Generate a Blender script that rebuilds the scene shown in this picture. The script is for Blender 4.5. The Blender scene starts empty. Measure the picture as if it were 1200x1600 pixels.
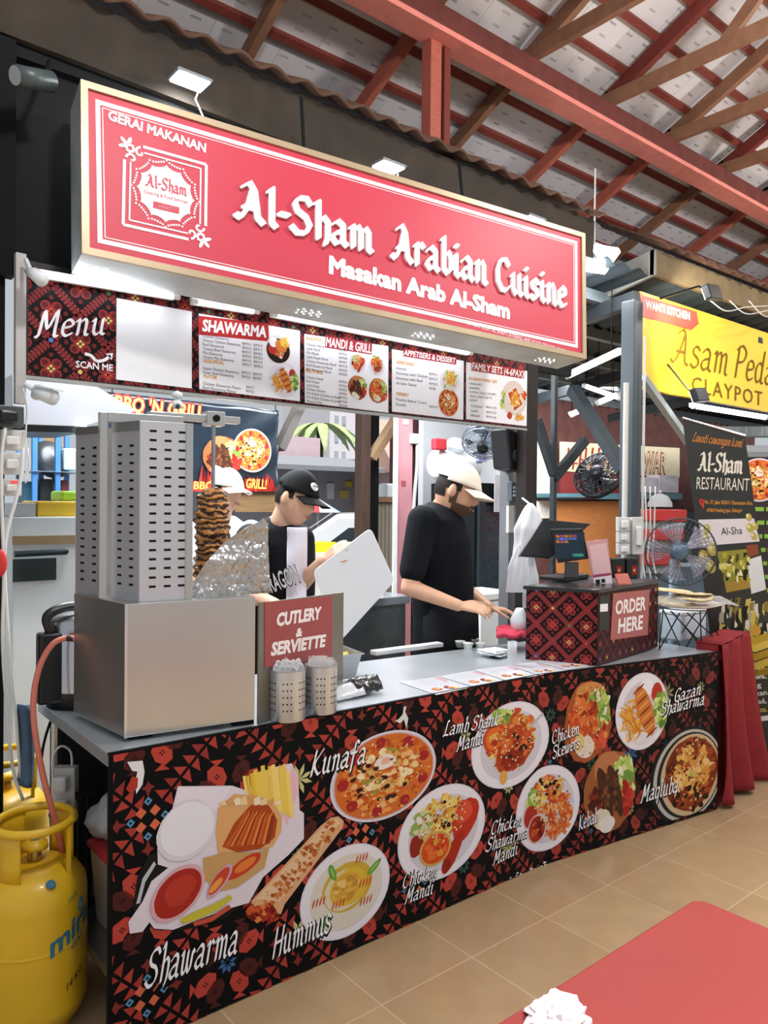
import bpy, bmesh, math, random
import numpy as np
from mathutils import Vector, Matrix, noise
from mathutils.geometry import delaunay_2d_cdt
random.seed(7)
SC = bpy.context.scene
COL = SC.collection
# ---------------------------------------------------------------- camera
CF, YAW, PIT, ROL = 1186.7, 0.6869, 0.0117, 0.0095
CAM = np.array([-0.5146, -1.8527, 1.6])
FW = np.array([math.sin(YAW)*math.cos(PIT), math.cos(YAW)*math.cos(PIT), -math.sin(PIT)])
_r = np.array([math.cos(YAW), -math.sin(YAW), 0.0]); _u = np.cross(_r, FW)
RT = math.cos(ROL)*_r + math.sin(ROL)*_u
UP = -math.sin(ROL)*_r + math.cos(ROL)*_u
cd = bpy.data.cameras.new('camera'); cam = bpy.data.objects.new('camera', cd); COL.objects.link(cam)
cd.sensor_fit = 'VERTICAL'; cd.sensor_height = 36.0; cd.lens = CF/1600*36.0; cd.clip_start = 0.02; cd.clip_end = 300
cam.matrix_world = Matrix(((RT[0], UP[0], -FW[0], CAM[0]), (RT[1], UP[1], -FW[1], CAM[1]), (RT[2], UP[2], -FW[2], CAM[2]), (0, 0, 0, 1)))
SC.camera = cam
# ---------------------------------------------------------------- light and exposure
SC.view_settings.view_transform = 'Standard'; SC.view_settings.look = 'None'
SC.view_settings.gamma = 1.0; SC.view_settings.use_curve_mapping = False
SC.view_settings.exposure = 0.12
W = bpy.data.worlds.new('world'); SC.world = W; W.use_nodes = True
_bg = W.node_tree.nodes['Background']; _bg.inputs[0].default_value = (0.86, 0.93, 1.0, 1); _bg.inputs[1].default_value = 0.55
def area(name, loc, target, size, power, color=(1, 1, 1), size_y=None):
    l = bpy.data.lights.new(name, 'AREA'); l.energy = power; l.color = color; l.size = size
    if size_y: l.shape = 'RECTANGLE'; l.size_y = size_y
    o = bpy.data.objects.new(name, l); COL.objects.link(o); o.location = loc
    o.rotation_euler = (Vector(target)-Vector(loc)).to_track_quat('-Z', 'Y').to_euler()
    return o
# lamps of the dining hall (overhead, out of frame) and of the stall kitchen, with one added fill
def bulb(name, loc, power, color=(1, 1, 1), r=.12):
    l = bpy.data.lights.new(name, 'POINT'); l.energy = power; l.color = color; l.shadow_soft_size = r
    o = bpy.data.objects.new(name, l); COL.objects.link(o); o.location = loc; return o
bulb('hall_lamp_light', (0.5, -0.9, 3.9), 120, (1.0, 0.96, 0.92))
bulb('hall_lamp_light', (3.4, -1.0, 3.9), 150, (1.0, 0.95, 0.9))
bulb('hall_lamp_light', (6.6, -0.8, 3.9), 170, (1.0, 0.95, 0.9))
area('kitchen_lamp_light', (1.3, 2.3, 2.95), (1.3, 2.0, 0.5), 1.4, 120, (0.93, 0.97, 1.0))
area('kitchen_lamp_light', (2.9, 2.3, 2.95), (2.7, 1.9, 0.5), 1.2, 85, (0.93, 0.97, 1.0))
area('kitchen_lamp_light', (0.75, 1.5, 3.05), (0.7, 2.2, 1.5), .5, 24, (0.93, 0.97, 1.0))  # unseen lamp added to brighten the hood and left kitchen side
sun = bpy.data.lights.new('sun', 'SUN'); sun.energy = 5.5; sun.angle = .3; so_ = bpy.data.objects.new('sun', sun); COL.objects.link(so_); so_.rotation_euler = Vector((.12, .36, -.93)).to_track_quat('-Z', 'Y').to_euler()
# ---------------------------------------------------------------- point helpers (photo pixel + one known coordinate -> world point)
def ray(u, v): return FW + RT*(u-600)/CF - UP*(v-800)/CF
def at(u, v, x=None, y=None, z=None, d=None):
    r = ray(u, v)
    if d is None:
        if x is not None: d = (x-CAM[0])/r[0]
        elif y is not None: d = (y-CAM[1])/r[1]
        else: d = (z-CAM[2])/r[2]
    return CAM + r*d
def V(*a): return np.array(a, float)
def nrm(a): a = np.array(a, float); return a/np.linalg.norm(a)
class Frame:
    """flat frame: origin, right axis X, up axis Y, normal N towards the viewer"""
    def __init__(s, o, X, Y): s.o = np.array(o, float); s.X = nrm(X); s.N = nrm(np.cross(s.X, nrm(Y))); s.Y = np.cross(s.N, s.X)
    def p(s, a, b, h=0.0): return s.o + s.X*a + s.Y*b + s.N*h
    def hit(s, u, v):
        r = ray(u, v); d = ((s.o-CAM)@s.N)/(r@s.N); q = CAM + r*d - s.o
        return np.array([q@s.X, q@s.Y])
    def off(s, h): return Frame(s.o+s.N*h, s.X, s.Y)
class Bent:
    """two flat fronts meeting at a corner, measured along their face"""
    def __init__(s, A, B, k): s.A = A; s.B = B; s.k = k
    def p(s, a, b, h=0.0): return s.A.p(a, b, h) if a <= s.k+1e-9 else s.B.p(a-s.k, b, h)
    def hit(s, u, v):
        q = s.A.hit(u, v)
        return q if q[0] <= s.k else s.B.hit(u, v)+V(s.k, 0)
def lin(h):
    if isinstance(h, str):
        h = h.lstrip('#'); h = [int(h[i:i+2], 16)/255 for i in (0, 2, 4)]
    return tuple((c/12.92 if c <= .04045 else ((c+.055)/1.055)**2.4) for c in h)
# ---------------------------------------------------------------- materials
MATS = {}
def mat(name, col, rough=0.5, metal=0.0, var=0.06, scale=8.0, bump=0.0, emit=0.0, trans=0.0, alpha=1.0, coat=0.0, ecol=None, stretch=None, bscale=None, spec=None):
    if name in MATS: return MATS[name]
    m = bpy.data.materials.new(name); m.use_nodes = True; nt = m.node_tree; b = nt.nodes['Principled BSDF']
    c = lin(col); b.inputs['Roughness'].default_value = rough; b.inputs['Metallic'].default_value = metal
    tc = nt.nodes.new('ShaderNodeTexCoord'); src = tc.outputs['Object']
    if stretch:
        mp = nt.nodes.new('ShaderNodeMapping'); mp.inputs['Scale'].default_value = stretch; nt.links.new(src, mp.inputs[0]); src = mp.outputs[0]
    nz = nt.nodes.new('ShaderNodeTexNoise'); nz.inputs['Scale'].default_value = scale; nz.inputs['Detail'].default_value = 5; nt.links.new(src, nz.inputs['Vector'])
    mx = nt.nodes.new('ShaderNodeMix'); mx.data_type = 'RGBA'
    mx.inputs[6].default_value = (*[max(0, k*(1-var*2.2)) for k in c], 1); mx.inputs[7].default_value = (*[min(1, k*(1+var*2.2)) for k in c], 1)
    nt.links.new(nz.outputs[0], mx.inputs[0]); nt.links.new(mx.outputs[2], b.inputs['Base Color'])
    if bump:
        bp = nt.nodes.new('ShaderNodeBump'); bp.inputs['Strength'].default_value = bump; bp.inputs['Distance'].default_value = 0.01
        src2 = nz
        if bscale:
            src2 = nt.nodes.new('ShaderNodeTexNoise'); src2.inputs['Scale'].default_value = bscale; nt.links.new(src, src2.inputs['Vector'])
        nt.links.new(src2.outputs[0], bp.inputs['Height']); nt.links.new(bp.outputs[0], b.inputs['Normal'])
    if emit: b.inputs['Emission Color'].default_value = (*lin(ecol or col), 1); b.inputs['Emission Strength'].default_value = emit
    if trans: b.inputs['Transmission Weight'].default_value = trans
    if coat: b.inputs['Coat Weight'].default_value = coat; b.inputs['Coat Roughness'].default_value = .08
    if alpha < 1: b.inputs['Alpha'].default_value = alpha
    if spec is None and rough >= .6: spec = .2
    if spec is not None: b.inputs['Specular IOR Level'].default_value = spec
    MATS[name] = m; return m
def ink_mat(name, rough, coat=0.0):
    m = bpy.data.materials.new(name); m.use_nodes = True; nt = m.node_tree; b = nt.nodes['Principled BSDF']
    a = nt.nodes.new('ShaderNodeAttribute'); a.attribute_name = 'ink'; b.inputs['Roughness'].default_value = rough; b.inputs['Specular IOR Level'].default_value = .14
    nz = nt.nodes.new('ShaderNodeTexNoise'); nz.inputs['Scale'].default_value = 60
    hs = nt.nodes.new('ShaderNodeHueSaturation'); mr = nt.nodes.new('ShaderNodeMapRange'); mr.inputs[3].default_value = .93; mr.inputs[4].default_value = 1.07
    nt.links.new(nz.outputs[0], mr.inputs[0]); nt.links.new(mr.outputs[0], hs.inputs['Value']); nt.links.new(a.outputs['Color'], hs.inputs['Color']); nt.links.new(hs.outputs[0], b.inputs['Base Color'])
    if coat: b.inputs['Coat Weight'].default_value = coat; b.inputs['Coat Roughness'].default_value = .15
    MATS[name] = m; return m
INK = ink_mat('print_ink', .42); INKM = ink_mat('matt_ink', .7)
# ---------------------------------------------------------------- objects
def wloc(o):
    p = Vector((0, 0, 0))
    while o is not None: p += Vector(o.location); o = o.parent
    return p
def tag(o, label=None, cat=None, group=None, kind=None):
    if label: o['label'] = label
    if cat: o['category'] = cat
    if group: o['group'] = group
    if kind: o['kind'] = kind
    return o
def thing(name, label, cat, loc, group=None):
    o = bpy.data.objects.new(name, None); o.empty_display_size = .05; COL.objects.link(o); o.location = [float(k) for k in loc]
    return tag(o, label, cat, group)
class MB:
    def __init__(s): s.v = []; s.f = []; s.c = []; s.m = []; s.col = None; s.mi = 0
    def add(s, vs, fs):
        k = len(s.v); s.v.extend([tuple(map(float, p)) for p in vs])
        for f in fs: s.f.append([k+i for i in f]); s.c.append(s.col); s.m.append(s.mi)
        return s
    def box(s, x0, x1, y0, y1, z0, z1):
        return s.obox(V((x0+x1)/2, (y0+y1)/2, (z0+z1)/2), V((x1-x0)/2, 0, 0), V(0, (y1-y0)/2, 0), V(0, 0, (z1-z0)/2))
    def obox(s, c, a, b, d):
        c = np.array(c)
        if np.cross(a, b)@d < 0: a = -np.array(a)
        vs = [c+i*a+j*b+k*d for k in (-1, 1) for i, j in ((-1, -1), (1, -1), (1, 1), (-1, 1))]
        return s.add(vs, [(3, 2, 1, 0), (4, 5, 6, 7), (0, 1, 5, 4), (1, 2, 6, 5), (2, 3, 7, 6), (3, 0, 4, 7)])
    def bar(s, p, q, w, h, up=(0, 0, 1)):
        p = np.array(p, float); q = np.array(q, float); d = q-p; n = nrm(d); up = np.array(up, float)
        if abs(n@nrm(up)) > .99: up = V(1, 0, 0)
        a = nrm(np.cross(n, up)); b = np.cross(a, n)
        return s.obox((p+q)/2, d/2, a*w/2, b*h/2)
    def fbox(s, F, a0, a1, b0, b1, h0, h1):
        return s.obox(F.p((a0+a1)/2, (b0+b1)/2, (h0+h1)/2), F.X*(a1-a0)/2, F.Y*(b1-b0)/2, F.N*(h1-h0)/2)
    def tube(s, pts, r, n=8, cap=True):
        pts = [np.array(p, float) for p in pts]; m = len(pts); rs = r if isinstance(r, (list, tuple)) else [r]*m
        t0 = nrm(pts[1]-pts[0]); a = np.cross(t0, V(0, 0, 1)); a = V(1, 0, 0) if np.linalg.norm(a) < 1e-3 else nrm(a)
        vs = []
        for i, p in enumerate(pts):
            t = nrm(pts[min(i+1, m-1)]-pts[max(i-1, 0)]); a = nrm(a-t*(a@t)); b = np.cross(t, a)
            for k in range(n): w = 2*math.pi*k/n; vs.append(p+rs[i]*(math.cos(w)*a+math.sin(w)*b))
        fs = [(i*n+k, i*n+(k+1) % n, (i+1)*n+(k+1) % n, (i+1)*n+k) for i in range(m-1) for k in range(n)]
        if cap: fs += [tuple(range(n-1, -1, -1)), tuple((m-1)*n+k for k in range(n))]
        return s.add(vs, fs)
    def lathe(s, prof, o=(0, 0, 0), n=32, Z=(0, 0, 1), a0=0, a1=2*math.pi):
        o = np.array(o, float); Z = nrm(Z); X = np.cross(Z, V(0, 1, 0)); X = V(1, 0, 0) if np.linalg.norm(X) < 1e-3 else nrm(X); Y = np.cross(Z, X)
        full = abs(a1-a0-2*math.pi) < 1e-6; nn = n if full else n+1; vs = []
        for r, z in prof:
            for k in range(nn): w = a0+(a1-a0)*k/n; vs.append(o+Z*z+r*(math.cos(w)*X+math.sin(w)*Y))
        fs = []
        for i in range(len(prof)-1):
            for k in range(n): k2 = (k+1) % nn; fs.append((i*nn+k, i*nn+k2, (i+1)*nn+k2, (i+1)*nn+k))
        return s.add(vs, fs)
    def sphere(s, c, r, n=16, A=None):
        c = np.array(c, float); r = V(r, r, r) if np.isscalar(r) else np.array(r, float)
        A = A if A is not None else (V(1, 0, 0), V(0, 1, 0), V(0, 0, 1)); m = max(n//2, 4); vs = []
        vs.append(c-A[2]*r[2])
        for i in range(1, m):
            t = math.pi*i/m-math.pi/2
            for k in range(n): w = 2*math.pi*k/n; vs.append(c+A[0]*r[0]*math.cos(t)*math.cos(w)+A[1]*r[1]*math.cos(t)*math.sin(w)+A[2]*r[2]*math.sin(t))
        vs.append(c+A[2]*r[2]); L = len(vs)-1
        fs = [(0, 1+(k+1) % n, 1+k) for k in range(n)]
        for i in range(m-2):
            for k in range(n): a = 1+i*n; fs.append((a+k, a+(k+1) % n, a+n+(k+1) % n, a+n+k))
        a = 1+(m-2)*n; fs += [(a+k, a+(k+1) % n, L) for k in range(n)]
        return s.add(vs, fs)
    def capsule(s, p, q, r0, r1, n=14):
        p = np.array(p, float); q = np.array(q, float); t = nrm(q-p); pts = []; rs = []
        for w in (-.97, -.8, -.5, -.2): pts.append(p+t*r0*w); rs.append(r0*math.sqrt(1-w*w))
        for w in (0, .25, .5, .75, 1): pts.append(p+(q-p)*w); rs.append(r0+(r1-r0)*w)
        for w in (.2, .5, .8, .97): pts.append(q+t*r1*w); rs.append(r1*math.sqrt(1-w*w))
        return s.tube(pts, rs, n)
    def loft(s, rings, cap=True):
        """rings: list of (centre, half-axis A, half-axis B)"""
        n = 24; vs = []
        for c, A, B in rings:
            for k in range(n):
                w = 2*math.pi*k/n; cx, sy = math.cos(w), math.sin(w)
                cx = math.copysign(abs(cx)**.85, cx); sy = math.copysign(abs(sy)**.85, sy)
                vs.append(np.array(c)+np.array(A)*cx+np.array(B)*sy)
        fs = [(i*n+k, i*n+(k+1) % n, (i+1)*n+(k+1) % n, (i+1)*n+k) for i in range(len(rings)-1) for k in range(n)]
        if cap: fs += [tuple(range(n-1, -1, -1)), tuple((len(rings)-1)*n+k for k in range(n))]
        return s.add(vs, fs)
    def prism(s, F, poly, h0, h1):
        """poly: list of local (a, b), counter-clockwise seen from the front"""
        ar = sum(poly[i][0]*poly[(i+1) % len(poly)][1]-poly[(i+1) % len(poly)][0]*poly[i][1] for i in range(len(poly)))
        if ar < 0: poly = poly[::-1]
        n = len(poly); vs = [F.p(a, b, h0) for a, b in poly]+[F.p(a, b, h1) for a, b in poly]
        return s.add(vs, [tuple(range(n-1, -1, -1)), tuple(range(n, 2*n))]+[(i, (i+1) % n, n+(i+1) % n, n+i) for i in range(n)])
    def poly(s, F, pts, h=0.0, col=None):
        if col is not None: s.col = lin(col)
        ar = sum(pts[i][0]*pts[(i+1) % len(pts)][1]-pts[(i+1) % len(pts)][0]*pts[i][1] for i in range(len(pts)))
        if ar < 0: pts = pts[::-1]
        return s.add([F.p(a, b, h) for a, b in pts], [tuple(range(len(pts)))])
    def sheet(s, fn, nu, nv):
        vs = [fn(i/nu, j/nv) for j in range(nv+1) for i in range(nu+1)]
        return s.add(vs, [(j*(nu+1)+i, j*(nu+1)+i+1, (j+1)*(nu+1)+i+1, (j+1)*(nu+1)+i) for j in range(nv) for i in range(nu)])
    def mesh(s, name, off=Vector((0, 0, 0)), smooth=False):
        me = bpy.data.meshes.new(name)
        v = np.array(s.v) - np.array(off)
        me.from_pydata(v.tolist(), [], s.f); 
        if any(c is not None for c in s.c):
            a = me.attributes.new('ink', 'FLOAT_COLOR', 'FACE')
            a.data.foreach_set('color', [k for c in s.c for k in (*(c or (1, 1, 1)), 1.0)])
        me.polygons.foreach_set('material_index', s.m)
        if smooth: me.polygons.foreach_set('use_smooth', [True]*len(me.polygons))
        me.update(); return me
    def build(s, name, material, parent=None, smooth=False, bevel=0.0, loc=None, solid=0.0, label=None):
        off = wloc(parent) if parent else Vector(tuple(map(float, loc))) if loc is not None else Vector(np.mean(np.array(s.v), 0).tolist())
        me = s.mesh(name, off, smooth)
        for m in (material if isinstance(material, (list, tuple)) else [material]): me.materials.append(m)
        o = bpy.data.objects.new(name, me); COL.objects.link(o)
        if parent: o.parent = parent
        else: o.location = off
        if solid: md = o.modifiers.new('solid', 'SOLIDIFY'); md.thickness = solid; md.offset = 0
        if bevel: md = o.modifiers.new('bevel', 'BEVEL'); md.width = bevel; md.segments = 2; md.limit_method = 'ANGLE'
        if smooth == 'auto': pass
        if label: o['label'] = label
        return o
def struct(o): o['kind'] = 'structure'; return o
def ev(me, mods):
    """apply modifiers to a mesh and return the result"""
    o = bpy.data.objects.new('tmp', me); COL.objects.link(o)
    for t, kw in mods:
        md = o.modifiers.new(t, t)
        for k, v in kw.items(): setattr(md, k, v)
    bpy.context.view_layer.update(); dg = bpy.context.evaluated_depsgraph_get()
    r = bpy.data.meshes.new_from_object(o.evaluated_get(dg)); bpy.data.objects.remove(o); return r
def fuse(mb, name, material, parent, vox=.008, it=6, fac=.5):
    """one continuous skin over all shapes of mb"""
    me = ev(mb.mesh('tmp', wloc(parent)), [('REMESH', dict(mode='VOXEL', voxel_size=vox)), ('SMOOTH', dict(factor=fac, iterations=it))])
    me.name = name; me.materials.clear(); me.materials.append(material); me.polygons.foreach_set('use_smooth', [True]*len(me.polygons))
    o = bpy.data.objects.new(name, me); COL.objects.link(o); o.parent = parent; return o
# ---------------------------------------------------------------- lettering
_tc = {}
def union2d(vs, fs, flat=True):
    """outline union of overlapping flat polygons, as a triangulation"""
    ok = []
    for f in fs:
        a = sum(vs[f[i]][0]*vs[f[(i+1) % len(f)]][1]-vs[f[(i+1) % len(f)]][0]*vs[f[i]][1] for i in range(len(f)))
        if abs(a) > 1e-7: ok.append(list(f) if a > 0 else list(f)[::-1])
    used = sorted({i for f in ok for i in f}); m = {i: k for k, i in enumerate(used)}
    r = delaunay_2d_cdt([Vector(vs[i][:2]) for i in used], [], [[m[i] for i in f] for f in ok], 1, 1e-5)
    return [tuple(v) for v in r[0]], [tuple(f) for f, o in zip(r[2], r[5]) if o]
def text_geo(s, bold=0.0, shear=0.0, spacing=1.0):
    k = (s, bold, shear, spacing)
    if k in _tc: return _tc[k]
    c = bpy.data.curves.new('t', 'FONT'); c.body = s; c.size = 1.0; c.shear = shear; c.resolution_u = 2; c.space_character = spacing
    o = bpy.data.objects.new('t', c); COL.objects.link(o); bpy.context.view_layer.update()
    me = bpy.data.meshes.new_from_object(o.evaluated_get(bpy.context.evaluated_depsgraph_get())); bpy.data.objects.remove(o)
    vs = [tuple(v.co) for v in me.vertices]; fs = [tuple(p.vertices) for p in me.polygons]
    if bold >= .012:
        comp = list(range(len(vs)))      # letters apart: connected pieces of the flat text
        def find(i):
            while comp[i] != i: comp[i] = comp[comp[i]]; i = comp[i]
            return i
        for f in fs:
            for i in f[1:]: comp[find(i)] = find(f[0])
        parts = {}
        for f in fs: parts.setdefault(find(f[0]), []).append(f)
        V2, F2 = [], []
        for pf in parts.values():
            E_ = {(f[i], f[(i+1) % len(f)]) for f in pf for i in range(len(f))}; pv = list(vs); pfs = list(pf)
            for i, j in E_:
                if (j, i) in E_: continue
                p, q = np.array(vs[i][:2]), np.array(vs[j][:2]); d = q-p; l = np.linalg.norm(d)
                if l < 1e-6: continue
                d = d/l*bold; n = V(-d[1], d[0]); k = len(pv)
                pv += [tuple(w) for w in (p-d*.4-n, q+d*.4-n, q+d-n*.4, q+d+n*.4, q+d*.4+n, p-d*.4+n, p-d+n*.4, p-d-n*.4)]; pfs.append(tuple(range(k, k+8)))
            a, b = union2d(pv, pfs)
            F2 += [tuple(i+len(V2) for i in f) for f in b]; V2 += a
        vs, fs = V2, F2
    _tc[k] = (vs, fs); return _tc[k]
def put_text(mb, F, s, p0, p1, h, col=None, lift=0.001, bold=0.0, shear=0.0, ymode='cap', spacing=1.0, geo=None):
    """text s with its left baseline end at local p0, right end at p1 and capital height h"""
    vs, fs = geo or text_geo(s, bold, shear, spacing)
    if not vs: return
    if col is not None: mb.col = lin(col)
    xs = [v[0] for v in vs]; x0, x1 = min(xs), max(xs); p0 = np.array(p0, float); p1 = np.array(p1, float)
    ex = (p1-p0)/(x1-x0); ey = nrm(V(-ex[1], ex[0]))*h/(.729 if geo is None else 1.0)
    out = [F.p(*(p0+ex*(v[0]-x0)+ey*v[1]), lift+(v[2] if len(v) > 2 else 0)) for v in vs]
    mb.add(out, fs)
GL = {'A': [[(.2,.86),(.38,.98),(.52,.8),(.62,.14),(.78,.02)],[(.46,.82),(.34,.36),(.14,.04),(.0,.1)],[(.22,.36),(.6,.36)]],
 'l': [[(.08,.9),(.18,1),(.18,.1),(.3,.02)]], '-': [[(.02,.4),(.3,.4)]],
 'S': [[(.6,.84),(.48,.98),(.24,.95),(.12,.78),(.2,.6),(.46,.48),(.58,.28),(.46,.06),(.2,.02),(.02,.16)]],
 'h': [[(.08,.94),(.18,1),(.18,.02)],[(.18,.46),(.34,.62),(.48,.5),(.48,.1),(.4,-.1)]],
 'a': [[(.08,.5),(.25,.62),(.42,.52),(.42,.08),(.54,0)],[(.42,.36),(.16,.28),(.06,.12),(.2,0),(.42,.12)]],
 'm': [[(.04,.54),(.14,.6),(.14,.02)],[(.14,.46),(.3,.62),(.4,.5),(.4,.02)],[(.4,.46),(.56,.62),(.66,.5),(.66,.06),(.76,0)]],
 'n': [[(.04,.54),(.14,.6),(.14,.02)],[(.14,.46),(.32,.62),(.42,.5),(.42,.06),(.53,0)]],
 'r': [[(.04,.54),(.14,.6),(.14,.02)],[(.14,.46),(.28,.62),(.4,.54)]],
 'b': [[(.06,.94),(.16,1),(.16,.1),(.3,0),(.46,.12),(.46,.45),(.34,.62),(.16,.46)]],
 'i': [[(.04,.54),(.14,.6),(.14,.08),(.26,0)],[(.1,.86),(.2,.86)]],
 'C': [[(.6,.82),(.46,.97),(.22,.92),(.08,.62),(.1,.26),(.28,.03),(.48,.03),(.62,.16)]],
 'u': [[(.04,.54),(.12,.6),(.12,.14),(.24,0),(.42,.14)],[(.42,.62),(.42,.08),(.54,0)]],
 's': [[(.4,.52),(.26,.62),(.1,.52),(.14,.38),(.36,.26),(.38,.1),(.22,0),(.03,.08)]],
 'e': [[(.08,.3),(.4,.38),(.4,.54),(.25,.62),(.1,.5),(.08,.15),(.22,0),(.42,.08)]],
 'w': [[(.02,.54),(.1,.6),(.12,.1),(.22,0),(.34,.12),(.36,.58)],[(.36,.2),(.46,0),(.58,.12),(.62,.55),(.72,.5)]],
 'k': [[(.1,1),(.12,0)],[(.42,.58),(.14,.3),(.42,0),(.52,.06)]],
 'f': [[(.44,.9),(.34,1),(.22,.85),(.16,-.25)],[(.02,.52),(.4,.54)]],
 'z': [[(.05,.55),(.42,.56),(.06,.04),(.46,.04)]],
 'q': [[(.42,.54),(.25,.62),(.08,.42),(.1,.1),(.24,0),(.42,.16)],[(.44,.62),(.4,-.34)]],
 'd': [[(.42,.54),(.25,.62),(.08,.42),(.1,.1),(.24,0),(.42,.16)],[(.46,1),(.42,.08),(.54,0)]],
 'g': [[(.42,.54),(.25,.62),(.08,.42),(.1,.1),(.24,.02),(.42,.18)],[(.44,.6),(.38,-.28),(.2,-.34),(.06,-.22)]],
 'c': [[(.42,.5),(.28,.62),(.08,.45),(.08,.15),(.22,0),(.46,.1)]],
 't': [[(.2,.9),(.16,.1),(.28,0),(.38,.06)],[(.02,.58),(.36,.6)]],
 'L': [[(.34,.95),(.2,.98),(.14,.08),(0,.02),(.2,.06),(.52,0)]],
 'M': [[(0,.02),(.1,.08),(.2,.98),(.38,.3),(.66,1),(.66,.08),(.78,0)]],
 'G': [[(.58,.84),(.44,.98),(.2,.9),(.06,.58),(.1,.2),(.28,.02),(.5,.1),(.54,.4),(.32,.42)],[(.54,.4),(.5,-.12)]],
 'K': [[(.18,1),(.1,0)],[(.62,.98),(.2,.46),(.5,.04),(.64,.06)]],
 'H': [[(.14,1),(.06,0)],[(.58,1),(.5,0)],[(.08,.48),(.56,.52)]],
 'P': [[(.14,.95),(.1,0)],[(.04,.85),(.3,1),(.54,.82),(.44,.54),(.14,.46)]]}
def catmull(P, k=4):
    if len(P) < 3: return [np.array(p, float) for p in P]
    P = [np.array(p, float) for p in P]; Q = [2*P[0]-P[1]]+P+[2*P[-1]-P[-2]]; o = []
    for i in range(1, len(Q)-2):
        for j in range(k):
            t = j/k; a, b, c, d = Q[i-1:i+3]
            o.append(.5*(2*b+(c-a)*t+(2*a-5*b+4*c-d)*t*t+(3*b-a-3*c+d)*t**3))
    return o+[P[-1]]
def pen_geo(s, nib=.17, ang=40, slant=0.0, smooth=False, gap=.1, depth=0.0, rnd=.02, space=.32):
    """brush lettering: broad nib swept along hand-drawn letter strokes; capital height 1"""
    n = V(math.cos(math.radians(ang)), math.sin(math.radians(ang)))*nib/2; m = V(-n[1], n[0])/np.linalg.norm(n)*rnd
    key = (s, nib, ang, slant, smooth, gap, depth, rnd, space)
    if key in _tc: return _tc[key]
    vs = []; fs = []; x = 0
    for ch in s:
        if ch == ' ': x += space; continue
        g = GL[ch]; wd = max(p[0] for st in g for p in st); gv = []; gf = []
        for st in g:
            pts = catmull(st, 4) if smooth else [np.array(p, float) for p in st]
            pts = [V(p[0]+x+slant*p[1], p[1]) for p in pts]
            for a, b in zip(pts, pts[1:]):
                P = sorted(tuple(q+e) for q in (a, b) for e in (n+m, n-m, -n+m, -n-m)); H = []
                for seq in (P, P[::-1]):
                    L = []
                    for q in seq:
                        while len(L) > 1 and (L[-1][0]-L[-2][0])*(q[1]-L[-2][1])-(L[-1][1]-L[-2][1])*(q[0]-L[-2][0]) <= 1e-9: L.pop()
                        L.append(q)
                    H += L[:-1]
                k = len(gv); gv += H; gf.append(tuple(range(k, k+len(H))))
        uv, uf = union2d(gv, gf); k = len(vs); c = len(uv)
        vs += [(*q, depth) for q in uv]; fs += [tuple(k+i for i in f) for f in uf]
        if depth:
            vs += [(*q, 0) for q in uv]; cnt = {}
            for f in uf:
                for i in range(len(f)): e = (f[i], f[(i+1) % len(f)]); cnt[e] = 1
            fs += [(k+j, k+i, k+c+i, k+c+j) for i, j in cnt if (j, i) not in cnt]
        x += wd+gap
    _tc[key] = (vs, fs); return _tc[key]
def clip(poly, x0, x1, y0, y1):
    for ax, lim, sg in ((0, x0, 1), (0, x1, -1), (1, y0, 1), (1, y1, -1)):
        o = []
        for i in range(len(poly)):
            p, q = poly[i-1], poly[i]; a = sg*(p[ax]-lim); b = sg*(q[ax]-lim)
            if (a >= 0) != (b >= 0): t = a/(a-b); o.append((p[0]+(q[0]-p[0])*t, p[1]+(q[1]-p[1])*t))
            if b >= 0: o.append(tuple(q))
        poly = o
        if len(poly) < 3: return None
    return poly
class Print(MB):
    """flat print on a frame: polygons stacked in thin layers"""
    def __init__(s, F, rect=None): super().__init__(); s.F = F; s.rect = rect; s.h = .0006; s.sh = 0.0
    def P(s, pts, col, h=None):
        pts = [tuple(p) for p in pts]
        if isinstance(s.F, Bent):
            k = s.F.k; xs = [p[0] for p in pts]
            if min(xs) < k < max(xs):
                for lo, hi in ((-99, k), (k, 99)):
                    q = clip(pts, lo, hi, -99, 99)
                    if q: s.P(q, col, h)
                return
        if s.rect is not None:
            if s.sh: pts = clip([(x, y+s.sh*x) for x, y in pts], *s.rect); pts = pts and [(x, y-s.sh*x) for x, y in pts]
            else: pts = clip(pts, *s.rect)
            if not pts: return
        s.poly(s.F, pts, s.h if h is None else h, col)
    def ell(s, c, e1, e2, col, n=28, j=0.0, h=None):
        c = np.array(c); e1 = np.array(e1); e2 = np.array(e2); ph = random.random()*9
        s.P([c+(1+j*math.sin(3*w+ph)*.6+j*random.uniform(-.6, .6))*(e1*math.cos(w)+e2*math.sin(w)) for w in [2*math.pi*k/n for k in range(n)]], col, h)
    def rect4(s, a0, a1, b0, b1, col, h=None): s.P([(a0, b0), (a1, b0), (a1, b1), (a0, b1)], col, h)
    def line(s, p, q, w, col, h=None):
        p = np.array(p, float); q = np.array(q, float); d = nrm(q-p); n = V(-d[1], d[0])*w/2; s.P([p-n, q-n, q+n, p+n], col, h)
    def px(s, pts, col, h=None): s.P([s.F.hit(*p) for p in pts], col, h)
def mixc(a, b, t):
    a, b = a.lstrip('#'), b.lstrip('#')
    return '#'+''.join('%02x' % int(int(a[i:i+2], 16)*(1-t)+int(b[i:i+2], 16)*t) for i in (0, 2, 4))
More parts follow.
